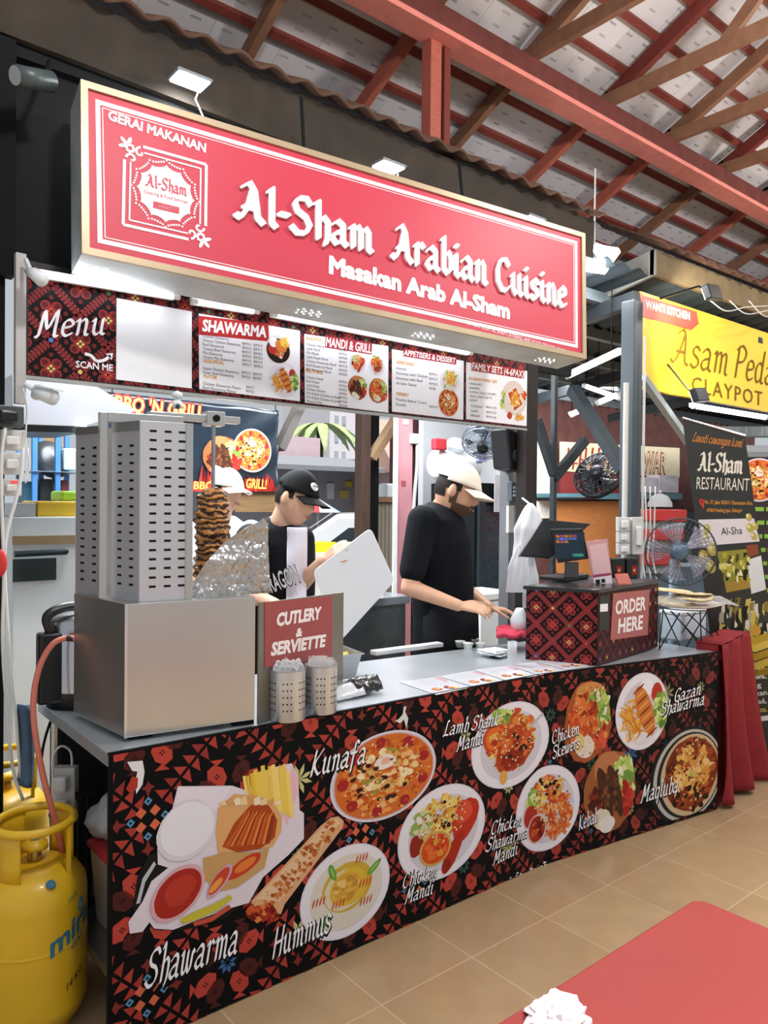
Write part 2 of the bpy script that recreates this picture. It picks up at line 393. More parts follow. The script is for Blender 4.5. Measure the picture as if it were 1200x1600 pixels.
# ================================================================ SETTING
def tile_floor():
    m = bpy.data.materials.new('floor_tile'); m.use_nodes = True; nt = m.node_tree; b = nt.nodes['Principled BSDF']; L = nt.links.new
    tc = nt.nodes.new('ShaderNodeTexCoord'); mp = nt.nodes.new('ShaderNodeMapping'); mp.inputs['Location'].default_value = (-1.0146, 0, 0); L(tc.outputs['Object'], mp.inputs[0])
    br = nt.nodes.new('ShaderNodeTexBrick'); br.offset = 0; br.inputs['Scale'].default_value = 1; br.inputs['Brick Width'].default_value = .4107; br.inputs['Row Height'].default_value = .4107
    br.inputs['Mortar Size'].default_value = .0028; br.inputs['Mortar Smooth'].default_value = .2; br.inputs['Bias'].default_value = 0
    br.inputs['Color1'].default_value = (*lin('#a28766'), 1); br.inputs['Color2'].default_value = (*lin('#ac9270'), 1); br.inputs['Mortar'].default_value = (*lin('#bba685'), 1); L(mp.outputs[0], br.inputs['Vector'])
    nz = nt.nodes.new('ShaderNodeTexNoise'); nz.inputs['Scale'].default_value = 9; nz.inputs['Detail'].default_value = 8; L(tc.outputs['Object'], nz.inputs['Vector'])
    mr = nt.nodes.new('ShaderNodeMapRange'); mr.inputs[3].default_value = .82; mr.inputs[4].default_value = 1.14; L(nz.outputs[0], mr.inputs[0])
    hs = nt.nodes.new('ShaderNodeHueSaturation'); L(mr.outputs[0], hs.inputs['Value']); L(br.outputs['Color'], hs.inputs['Color']); L(hs.outputs[0], b.inputs['Base Color'])
    b.inputs['Roughness'].default_value = .22; b.inputs['Specular IOR Level'].default_value = .6
    bp = nt.nodes.new('ShaderNodeBump'); bp.inputs['Strength'].default_value = .25; bp.inputs['Distance'].default_value = .002; bp.invert = True; L(br.outputs['Fac'], bp.inputs['Height']); L(bp.outputs[0], b.inputs['Normal'])
    return m
mb = MB(); mb.box(-3, 14, -6, 4.2, -.1, 0); struct(mb.build('floor', tile_floor(), loc=(0, 0, 0)))
mb = MB(); mb.box(-8, 40, 4.2, 60, -.12, -.02); struct(mb.build('ground', mat('asphalt', '#77797c', .9, bump=.2, scale=20), loc=(0, 0, 0)))
# hall roof: foil-faced boards over battens and rafters, falling away from the hall
def roof_z(y): return 4.55-.47*(y-1.6)
RN = nrm(V(0, .47, 1)); RS = nrm(V(0, 1, -.47))
def lining():
    m = bpy.data.materials.new('roof_lining'); m.use_nodes = True; nt = m.node_tree; b = nt.nodes['Principled BSDF']; L = nt.links.new
    tc = nt.nodes.new('ShaderNodeTexCoord'); br = nt.nodes.new('ShaderNodeTexBrick'); br.inputs['Scale'].default_value = 1; br.offset = .5
    br.inputs['Brick Width'].default_value = .42; br.inputs['Row Height'].default_value = .26; br.inputs['Mortar Size'].default_value = .003
    br.inputs['Color1'].default_value = (*lin('#c6c3c6'), 1); br.inputs['Color2'].default_value = (*lin('#bab6b9'), 1); br.inputs['Mortar'].default_value = (*lin('#a6a1a8'), 1); L(tc.outputs['Object'], br.inputs['Vector'])
    # printed dashes on the foil
    b2 = nt.nodes.new('ShaderNodeTexBrick'); b2.offset = .37; b2.inputs['Scale'].default_value = 1; b2.inputs['Brick Width'].default_value = .21; b2.inputs['Row Height'].default_value = .075; b2.inputs['Mortar Size'].default_value = .0
    b2.inputs['Color1'].default_value = (0, 0, 0, 1); b2.inputs['Color2'].default_value = (1, 1, 1, 1)
    sx = nt.nodes.new('ShaderNodeSeparateXYZ'); L(tc.outputs['Object'], sx.inputs[0])
    def wav(sock, per, frac):
        a = nt.nodes.new('ShaderNodeMath'); a.operation = 'DIVIDE'; a.inputs[1].default_value = per; L(sock, a.inputs[0])
        f = nt.nodes.new('ShaderNodeMath'); f.operation = 'FRACT'; L(a.outputs[0], f.inputs[0])
        g = nt.nodes.new('ShaderNodeMath'); g.operation = 'LESS_THAN'; g.inputs[1].default_value = frac; L(f.outputs[0], g.inputs[0]); return g.outputs[0]
    w1 = wav(sx.outputs[0], .19, .34); w2 = wav(sx.outputs[1], .085, .16)
    mu = nt.nodes.new('ShaderNodeMath'); mu.operation = 'MULTIPLY'; L(w1, mu.inputs[0]); L(w2, mu.inputs[1])
    nz = nt.nodes.new('ShaderNodeTexNoise'); nz.inputs['Scale'].default_value = 5; L(tc.outputs['Object'], nz.inputs['Vector'])
    m2 = nt.nodes.new('ShaderNodeMath'); m2.operation = 'MULTIPLY'; L(mu.outputs[0], m2.inputs[0]); L(nz.outputs[0], m2.inputs[1])
    mx = nt.nodes.new('ShaderNodeMix'); mx.data_type = 'RGBA'; mx.inputs[7].default_value = (*lin('#6b686c'), 1); L(m2.outputs[0], mx.inputs[0]); L(br.outputs['Color'], mx.inputs[6]); L(mx.outputs[2], b.inputs['Base Color'])
    b.inputs['Roughness'].default_value = .6; return m
mb = MB(); y0, y1 = -3.6, 2.75
mb.add([(-2, y0, roof_z(y0)), (14, y0, roof_z(y0)), (14, y1, roof_z(y1)), (-2, y1, roof_z(y1))], [(0, 1, 2, 3)])
mb.add([(-2, y0, roof_z(y0)+.06), (14, y0, roof_z(y0)+.06), (14, y1, roof_z(y1)+.06), (-2, y1, roof_z(y1)+.06)], [(3, 2, 1, 0)])
ceil = struct(mb.build('ceiling', lining(), loc=(0, 0, 0)))
RED = mat('red_timber', '#a3594a', .6, bump=.1, scale=14, var=.14, stretch=(1, 6, 6)); DRED = mat('dark_red_timber', '#6d322b', .6, bump=.1, scale=14, var=.14, stretch=(1, 6, 6))
BRN = mat('brown_timber', '#7f5b46', .65, bump=.1, scale=14, var=.14)
ORD = ['first', 'second', 'third', 'fourth', 'fifth', 'sixth', 'seventh', 'eighth', 'ninth', 'tenth', 'eleventh', 'twelfth', 'thirteenth']
for y in np.arange(.28, 2.6, .248):
    y = float(y); mb = MB(); z = roof_z(y)-.022; mb.bar((-1.9, y, z), (13.9, y, z), .045, .04, RN); mb.build('batten', DRED, ceil)
rx = [-.02+.852*k for k in range(0, 13)]
for k, x in enumerate(rx):
    mb = MB(); o = -.04-.045
    P0, P1 = V(x, 1.40, roof_z(1.40)+o), V(x, 2.72, roof_z(2.72)+o); mb.bar(P0, P1, .05, .09, RN)
    r = mb.build('rafter', [RED, RED, BRN, RED, BRN][k % 5], loc=P0)
    tag(r, 'short red roof rafter below the beam, %s from the left along the eave' % ORD[k], 'rafter', 'rafters along the eave')
# the trusses on the hall side of the beam
for k, x in enumerate(rx):
    if x < 2.0: continue
    n = k-2
    t = thing('roof_truss', 'brown timber roof truss above the hall, %s from the left along the beam' % ORD[n], 'roof truss', (x, 1.4, 4.5), 'roof trusses of the hall')
    o = -.04-.05
    mb = MB(); mb.bar((x, 1.45, roof_z(1.45)+o), (x, -3.5, roof_z(-3.5)+o), .05, .1, RN); mb.build('rafter', DRED if k % 2 else BRN, t)
    mb = MB(); mb.bar((x-.06, 1.44, 4.5), (x-.06, -3.5, 4.5), .045, .09); mb.build('tie_beam', BRN, t)
    mb = MB(); mb.bar((x-.06, .55, 4.5), (x-.06, -.35, roof_z(-.35)-.12), .04, .08); mb.build('web', BRN, t)
    mb = MB(); mb.bar((x-.06, -.35, roof_z(-.35)-.12), (x-.06, -1.1, 4.5), .04, .08); mb.build('web', BRN, t)
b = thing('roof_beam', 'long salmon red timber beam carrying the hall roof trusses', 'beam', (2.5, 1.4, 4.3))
mb = MB(); mb.box(-1.9, 13.9, 1.33, 1.49, 4.335, 4.455); mb.build('beam_timber', mat('maroon_timber', '#5e302b', .65, bump=.15, scale=10, var=.2), b, bevel=.004)  # darker maroon stands for shade on the beam's front face
mb = MB(); mb.box(-1.9, 13.9, 1.328, 1.492, 4.3, 4.333); mb.build('beam_board', mat('salmon_paint', '#cf7f74', .6, bump=.15, scale=10, var=.12), b, bevel=.003)  # underside split off so it keeps the lit salmon tone
p = thing('roof_post', 'red square twin timber post standing under the roof beam behind the tiled edge', 'post', (2.53, 1.5, 2.6))
mb = MB(); mb.box(2.49, 2.575, 1.42, 1.5, 2.6, 4.3); mb.build('post_timber', RED, p, bevel=.003)
mb = MB(); mb.box(2.6, 2.65, 1.42, 1.52, 2.6, 4.3); mb.build('post_timber', DRED, p, bevel=.003)
# ---- the stall's own roof edge
SOOT = mat('sooty_board', '#362f28', .75, bump=.12, scale=6, var=.25); BLK = mat('black_paint', '#0b0d0f', .7, var=.1); TILE = mat('old_roof_tile', '#513a2e', .7, bump=.3, scale=18, var=.25)
YF = 1.1
FF = Frame((0, YF, 0), (1, 0, 0), (0, 0, 1))
mb = MB(); mb.prism(FF, [(-.9, 3.27), (3.5, 3.185), (3.63, 3.19), (3.64, 3.43), (-.9, 3.50)], -.03, 0); struct(mb.build('trim_1', SOOT))
def wavy_edge(name, xa, za, xb, zb, y, label, n):
    t = thing(name, label, 'roof edge', (xa, y, za))
    F = Frame((xa, y, za), (1, 0, (zb-za)/(xb-xa)), (0, 0, 1)); Ln = math.hypot(xb-xa, zb-za)
    mb = MB(); w = Ln/n; N = n*10
    def fn(u, v):
        a = u*Ln; h = .034*(.5+.5*math.cos(2*math.pi*a/w))**.8
        return F.p(a, h+.0+v*.30, .07-.55*v)
    mb.sheet(fn, N, 4); mb.build('tile_course', TILE, t, smooth=True, solid=.014)
    return t
wavy_edge('tiled_roof_edge', -.9, 3.49, 3.66, 3.425, YF, 'wavy brown clay tile edge above the sooty fascia of the red sign stall', 28)
# stall roof slab (dark underside), left wall, back posts
mb = MB(); mb.box(-.9, 3.5, 1.13, 3.9, 3.2, 3.26); struct(mb.build('stall_ceiling', BLK))
mb = MB(); mb.box(-.9, .19, 1.1, 1.16, 2.4, 3.24); mb.box(-.9, .165, 1.14, 1.2, 0, 2.45); struct(mb.build('wall_left', mat('black_wall', '#070b0d', .8, var=.15)))
mb = MB(); mb.box(.2, 3.5, 1.16, 1.2, 2.42, 3.22); struct(mb.build('wall_front', BLK))
# ================================================================ SIGN
def rot3(a, b, c):
    ca, sa, cb, sb, cc, sc = math.cos(a), math.sin(a), math.cos(b), math.sin(b), math.cos(c), math.sin(c)
    return np.array([[ca, -sa, 0], [sa, ca, 0], [0, 0, 1]])@np.array([[cc, 0, sc], [0, 1, 0], [-sc, 0, cc]])@np.array([[1, 0, 0], [0, cb, -sb], [0, sb, cb]])
_M = rot3(*[math.radians(k) for k in (-8.136, -5.226, 1.999)])
FS = Frame((.33, .849, 2.441), _M[:, 0], _M[:, 2])
sg = thing('shop_sign', 'long red lightbox shop sign with white blackletter hung under the fascia', 'sign', FS.p(1.2, 0, -.1))
SC4 = [FS.hit(*q) for q in [(125, 126), (127, 397), (914, 562), (912, 366)]]
def quad_in(Q, e):   # inset a quad by e
    c = np.mean(Q, 0); return [V(q[0]+math.copysign(e, c[0]-q[0]), q[1]+math.copysign(e, c[1]-q[1])) for q in Q]
mb = MB(); mb.prism(FS, SC4, -.2, -.004); mb.build('sign_box', mat('sign_steel', '#b9c0c0', .45, .3, var=.2, scale=5), sg)
def ring(mb, F, Qo, Qi, h0, h1):
    for i in range(4): j = (i+1) % 4; mb.prism(F, [Qo[i], Qo[j], Qi[j], Qi[i]], h0, h1)
mb = MB(); ring(mb, FS, SC4, quad_in(SC4, .025), -.004, .012); mb.build('sign_frame', mat('brass_trim', '#b5a184', .4, .3), sg)
mb = MB(); mb.prism(FS, quad_in(SC4, .024), -.004, .002); mb.build('sign_face', mat('sign_red', '#c7344b', .5, var=.02), sg)
WL = mat('white_vinyl', '#f1eff4', .4, var=.01)
mb = MB(); ring(mb, FS, quad_in(SC4, .052), quad_in(SC4, .068), .002, .0035); mb.build('border_line', WL, sg)
mb = MB(); ring(mb, FS, quad_in(SC4, .075), quad_in(SC4, .078), .002, .0035); mb.build('border_line', WL, sg)
def sign_pen(name, s, a, b, hpx, **kw):
    p0, p1 = FS.hit(*a), FS.hit(*b); h = np.linalg.norm(FS.hit(*hpx)-p0)
    mb = MB(); put_text(mb, FS, s, p0, p1, h, lift=.002, geo=pen_geo(s, **kw)); return mb.build(name, WL, sg)
def sign_text(name, s, a, b, hpx, bold=.02, **kw):
    p0, p1 = FS.hit(*a), FS.hit(*b); h = np.linalg.norm(FS.hit(*hpx)-p0)
    mb = MB(); put_text(mb, FS, s, p0, p1, h, lift=.004, bold=bold, **kw); return mb.build(name, WL, sg)
# raised blackletter, three words (darker offset backing paints the shade of their sides)
SHW = mat('letter_return', '#a92a41', .4)
for s, a, b, hp in (('Al-Sham', (361, 341), (583, 397), (361, 279)), ('Arabian', (606, 404), (761, 446), (606, 347)), ('Cuisine', (772, 452), (884, 482), (772, 401))):
    p0, p1 = FS.hit(*a), FS.hit(*b); h = np.linalg.norm(FS.hit(*hp)-p0)
    g = pen_geo(s, nib=.2, ang=38, gap=.07, depth=.012, rnd=.03)
    mb = MB(); put_text(mb, FS, s, p0, p1, h, lift=.002, geo=g); mb.build('lettering', WL, sg)
    mb = MB(); put_text(mb, FS, s, p0+V(.006, -.006), p1+V(.006, -.006), h, lift=.0015, geo=pen_geo(s, nib=.2, ang=38, gap=.07, depth=.004, rnd=.03)); mb.build('letter_edge', SHW, sg)
sign_text('lettering', 'Masakan Arab Al-Sham', (513, 426), (796, 498), (513, 399), bold=.055)
sign_text('lettering', 'GERAI MAKANAN', (168, 187), (321, 239), (169, 172), bold=.035)
sign_text('lettering', 'DIMILIKI OLEH: AL SHAM CATERING AND FOOD SERVICES (CA0336670-T)', (729, 507), (898, 557), (729, 500), bold=.01)
# emblem: square frame, twelve-pointed scalloped star with dotted outline
em = Print(FS); q = [FS.hit(*k) for k in [(192, 222), (193, 355), (322, 383), (322, 252)]]
cx = np.mean(q, 0); hw = (q[3][0]-q[0][0])/2; hh = (q[0][1]-q[1][1])/2
def eP(x, y): return cx+V(x*hw, y*hh)+V(0, 0)
def erect(r, w, skip=0):
    for s in (-1, 1):
        em.line(eP(-r+(skip if s > 0 else 0), s*r), eP(r-(skip if s < 0 else 0), s*r), w, '#f3f0f5', .004); em.line(eP(s*r, -r+(skip if s > 0 else 0)), eP(s*r, r-(skip if s < 0 else 0)), w, '#f3f0f5', .004)
erect(.98, .011, .42); erect(.84, .006, .3)
st = []
for k in range(96):
    w = 2*math.pi*k/96; r = .62+.075*(1-abs(math.sin(w*6))**.55*1.0); st.append(eP(r*math.cos(w), r*math.sin(w)))
em.P(st, '#f3f0f5', .004)
for k in range(72):
    w = 2*math.pi*k/72; r = .74+.07*(1-abs(math.sin(w*6))**.55); em.ell(eP(r*math.cos(w), r*math.sin(w)), (.0042, 0), (0, .0042), '#f3f0f5', 8, h=.004)
for s in (-1, 1):   # corner scrolls
    for t in (0, 1):
        pts = []
        for k in range(15):
            w = k/14*5.2; r = .13*(1-k/17); x, y = -.62+r*math.cos(w+1.57), .95-.13+r*math.sin(w+1.57)
            if t: x, y = -y, -x
            pts.append(eP(-s*x*-1 if 0 else x*s, y*s))
        for a, b in zip(pts, pts[1:]): em.line(a, b, .009, '#f3f0f5', .0042)
    for k in range(8):
        w = 2*math.pi*k/8; c = eP(s*(-.86), s*.86); em.ell(c+V(math.cos(w), math.sin(w))*.013, (.006, 0), (0, .006), '#f3f0f5', 8, h=.0043)
    for w in (1.2, 2.36, 3.5):
        c = eP(s*-.92, s*.92); d = V(math.cos(w), math.sin(w))*s; em.ell(c+d*.018, d*.016, V(-d[1], d[0])*.007, '#f3f0f5', 12, h=.0043)
em.mi = 0; em.build('emblem', INKM, sg)
mb = MB(); c = eP(0, .12)
def small(s, x0, x1, y, h, col, bold=.01, geo=None):
    m_ = MB(); put_text(m_, FS, s, eP(x0, y), eP(x1, y), h*hh, lift=.0052, bold=bold, geo=geo); m_.build('lettering', mat('sign_red_ink', '#c8324c', .5) if col == 'r' else WL, sg)
small('Al-Sham', -.5, .5, .06, .3, 'r', geo=pen_geo('Al-Sham', nib=.17, gap=.08)); small('Catering & Food Services', -.52, .52, -.12, .085, 'r', 0.0)
mb = MB(); mb.prism(FS, [eP(-.3, -.42), eP(.32, -.42), eP(.32, -.26), eP(-.3, -.26)], .004, .0052); mb.build('label_band', mat('sign_red_ink', '#c8324c', .5), sg)
small('CA0336670-T', -.24, .26, -.38, .09, 'w')
# hanging rods and the light holes of the soffit
for u, v in ((487, 250), (740, 345)):
    a, b = FS.hit(u, v+8); mb = MB(); mb.tube([FS.p(a, b-.02, -.06), FS.p(a, b+.35, -.1)], .008); mb.build('hanging_rod', BLK, sg)
HOLE = mat('light_hole', '#f3f6fa', .5, emit=2.0)
for u, v in ((158, 420), (500, 490), (683, 526), (876, 567)):
    F = Frame(at(u, v, y=float(FS.p(1, 0)[1])), FS.X, nrm(np.cross(FS.N, FS.X))*1)
    a = FS.hit(u, v); base = FS.p(a[0], SC4[1][1]*(1-a[0]/2.44)+SC4[2][1]*a[0]/2.44 - .0015, -.1); mb = MB()
    for i in range(7):
        for k in range(2): mb.lathe([(0.0005, 0), (.0055, 0)], base+FS.X*((i-3)*.017+k*.008)-FS.N*(abs(i-3) % 2*.02+k*.035-.02)-FS.Y*.001, 8, -FS.Y)
    mb.build('light_hole', HOLE, sg)
# ================================================================ FLOODLIGHTS over the sign
for k, (u, v) in enumerate([(297, 128), (607, 262), (830, 345)]):
    c = at(u, v, y=1.025)
    t = thing('floodlight', 'small lit floodlight on the fascia above the sign, %s' % ['above the square emblem', 'above the middle of the sign', 'at the right end of the sign'][k], 'floodlight', c, 'floodlights above the red sign')
    F = Frame(c, (1, 0, 0), (0, -.5, -.85))
    mb = MB(); mb.box(c[0]-.075, c[0]+.075, c[1]-.055, c[1]+.055, c[2]+.003, c[2]+.016); mb.build('housing', mat('lamp_grey', '#8b9094', .4, .4), t, bevel=.006)
    mb = MB(); mb.box(c[0]-.065, c[0]+.065, c[1]-.045, c[1]+.045, c[2]-.003, c[2]+.003); mb.build('lens', mat('lamp_lit', '#ffffff', .3, emit=14, ecol='#f2f7ff'), t)
    mb = MB(); mb.bar(c+V(0, .05, .01), V(c[0], YF-.005, c[2]+.05), .02, .012); mb.build('bracket', mat('lamp_grey', '#8b9094'), t)
    mb = MB(); mb.tube([c+V(0, -.03, .0), c+V(.012, -.06, -.05), c+V(.0, -.05, -.09), c+V(.03, -.07, -.17)], .004, 6); mb.build('cable', mat('cable_white', '#d8d8d6', .5), t)
    l = bpy.data.lights.new('flood', 'SPOT'); l.energy = 20; l.spot_size = 2.95; l.spot_blend = .8; l.shadow_soft_size = .05; l.color = (.95, .98, 1)
    o = bpy.data.objects.new('flood_beam', l); COL.objects.link(o); o.parent = t; o.location = (0, -.02, -.02); o.rotation_euler = Vector((0, .3, -1)).to_track_quat('-Z', 'Y').to_euler()
# ================================================================ tubes under the sign
def tube_lamp(p, q, label, r=.0095, power=14.0, grp=None, back=True):
    p, q = np.array(p), np.array(q)
    t = thing('tube_lamp', label, 'tube lamp', (p+q)/2, grp); d = nrm(q-p)
    mb = MB(); mb.tube([p+d*.015, q-d*.015], r, 10); mb.build('tube', mat('tube_lit_%g' % power, '#ffffff', .3, emit=power, ecol='#eef5ff'), t)
    mb = MB(); mb.tube([p-d*.012, p+d*.016], r*1.15, 10); mb.tube([q-d*.016, q+d*.012], r*1.15, 10); mb.build('end_cap', mat('cap_white', '#dcdedd', .5), t)
    if back: mb = MB(); mb.bar(p+V(0, .028, .008), q+V(0, .028, .008), .02, .03); mb.build('batten', mat('cap_white', '#dcdedd', .5), t)
    return t
YT = 1.02
for a, b, lb in (((60, 428), (276, 464), 'left tube lamp lighting the menu board above the white card'), ((303, 471), (401, 487), 'short middle tube lamp above the shawarma menu sheet'), ((428, 491), (735, 552), 'long right tube lamp above the mandi and appetiser menus')):
    tube_lamp(at(*a, y=YT), at(*b, y=YT), lb, grp='tube lamps over the menu board')
# ================================================================ MENU BOARD
FM = Frame((0, 1.1, 2.0), (1, 0, 0), (0, 0, 1))
mbd = thing('menu_board', 'long menu board with red embroidery print and white price sheets under the sign', 'menu board', FM.p(1.6, 0))
ML, MR = FM.hit(34, 586)[0], FM.hit(822, 668)[0]; MBt = FM.hit(34, 586)[1]; MT = FM.hit(34, 418)[1]
mb = MB(); mb.fbox(FM, ML, MR, MBt, MT+.03, -.03, 0); mb.build('board', mat('board_black', '#17120f', .5), mbd)
mb = MB(); mb.fbox(FM, ML, MR, MBt-.012, MBt, -.02, .008); mb.build('edge_strip', mat('alu', '#b9b7b2', .35, .8), mbd)
def rose_weave(pr, a0, a1, b0, b1, s, ox=0, oy=0, dark=1.0, accents=('#d8c070', '#4f7fc4', '#c8503f', '#4c8a62')):
    """cross-stitch lattice with roses in the diamonds"""
    pr.rect = (a0, a1, b0, b1); D = lambda c: mixc('#0e0b0c', c, dark)
    pr.rect4(a0, a1, b0, b1, '#120d0e', .0003); q = s/9
    n0, n1 = int((a0-ox)/s)-3, int((a1-ox)/s)+3; m0, m1 = int((b0-oy)/s)-3, int((b1-oy)/s)+3
    for i in range(n0, n1):
        for j in range(m0, m1):
            cx, cy = ox+i*s, oy+j*s
            if (i+j) % 2: continue
            # diamond edges, drawn as rows of stitches
            for dx, dy in ((1, 1), (1, -1)):
                c0 = V(cx, cy); d = V(dx, dy)*math.sqrt(.5); n = V(-d[1], d[0]); L_ = s*math.sqrt(2)
                pr.P([c0+n*q*.28, c0+d*L_+n*q*.28, c0+d*L_-n*q*.28, c0-n*q*.28], D('#8b3030'), .0005)
                for k in range(10):
                    m = c0+d*L_*(k+.1)/10
                    for e in (-1, 1): pr.P([m+n*e*q*.2, m+n*e*q*.2+d*q*1.0, m+n*e*q*1.35+d*q*.7, m+n*e*q*1.35-d*q*.1], D('#a33c3c'), .0006)
            # rose
            x, y = cx+s, cy
            for k in range(4):
                w = math.pi/4+k*math.pi/2; px, py = x+math.cos(w)*q*2.35, y+math.sin(w)*q*2.35
                pr.ell((px, py), (q*1.75, 0), (0, q*1.75), D('#a8393a'), 8, h=.0006); pr.ell((px+math.cos(w)*q*.3, py+math.sin(w)*q*.3), (q*1.0, 0), (0, q*1.0), D('#6d2425'), 8, h=.0007)
                w2 = k*math.pi/2; px, py = x+math.cos(w2)*q*4.4, y+math.sin(w2)*q*4.4; pr.ell((px, py), (q*.8, 0), (0, q*.8), D('#7e2c2c'), 6, h=.0006)
            c = accents[(i*3+j*5) % len(accents)]
            for k in range(4):
                w = k*math.pi/2; pr.ell((x+math.cos(w)*q*.8, y+math.sin(w)*q*.8), (q*.55, 0), (0, q*.55), c, 4, h=.0008)
            pr.ell((cx, cy), (q*.9, 0), (0, q*.9), accents[(i+j*2+1) % 4] if (i+j) % 4 == 0 else D('#a8393a'), 4, h=.0007)
pr = Print(FM); rose_weave(pr, ML+.02, MR-.01, MBt+.005, MT+.01, .105, ox=ML+.1, oy=MBt+.14, dark=.8); pr.build('embroidery_print', INK, mbd)
# white card (its code is left out)
mb = MB(); mb.prism(FM, [FM.hit(*k) for k in [(182, 466), (181, 593), (299, 607), (299, 487)]], .001, .004); mb.build('blank_card', mat('card_white', '#eff0f5', .5, var=.01), mbd)
def script(mb, F, s, a, b, hpx, lift=.006, nib=.1, col=None, slant=.28, sh=None, ang=35):
    p0, p1 = F.hit(*a), F.hit(*b); h = np.linalg.norm(F.hit(*hpx)-p0)
    if sh: put_text(mb, F, s, p0+V(h*.05, -h*.05), p1+V(h*.05, -h*.05), h, sh, lift=lift-.0006, geo=pen_geo(s, nib=nib+.09, ang=ang, slant=slant, smooth=True, gap=.09, rnd=.06, space=.3))
    put_text(mb, F, s, p0, p1, h, col, lift=lift, geo=pen_geo(s, nib=nib, ang=ang, slant=slant, smooth=True, gap=.09, rnd=.02, space=.3))
mb = MB(); script(mb, FM, 'Menu', (52, 527), (168, 522), (58, 488), .004, nib=.13, col='#eeeaf0', slant=.35); mb.build('lettering', INKM, mbd)
mb = MB(); put_text(mb, FM, 'SCAN ME', FM.hit(118, 574), FM.hit(176, 580), .026, '#eeeaf0', .004, bold=.02); mb.build('lettering', INKM, mbd); mb = MB()
pts = catmull([FM.hit(*k) for k in [(132, 553), (142, 556), (150, 564), (162, 563), (172, 556)]], 5)
for a, b in zip(pts, pts[1:]): d = nrm(b-a); n = V(-d[1], d[0])*.006; mb.poly(FM, [a-n, b-n, b+n, a+n], .004, '#eeeaf0')
mb.poly(FM, [FM.hit(*k) for k in [(165, 553), (176, 552), (174, 563)]], .004, '#eeeaf0'); mb.build('arrow', INKM, mbd)
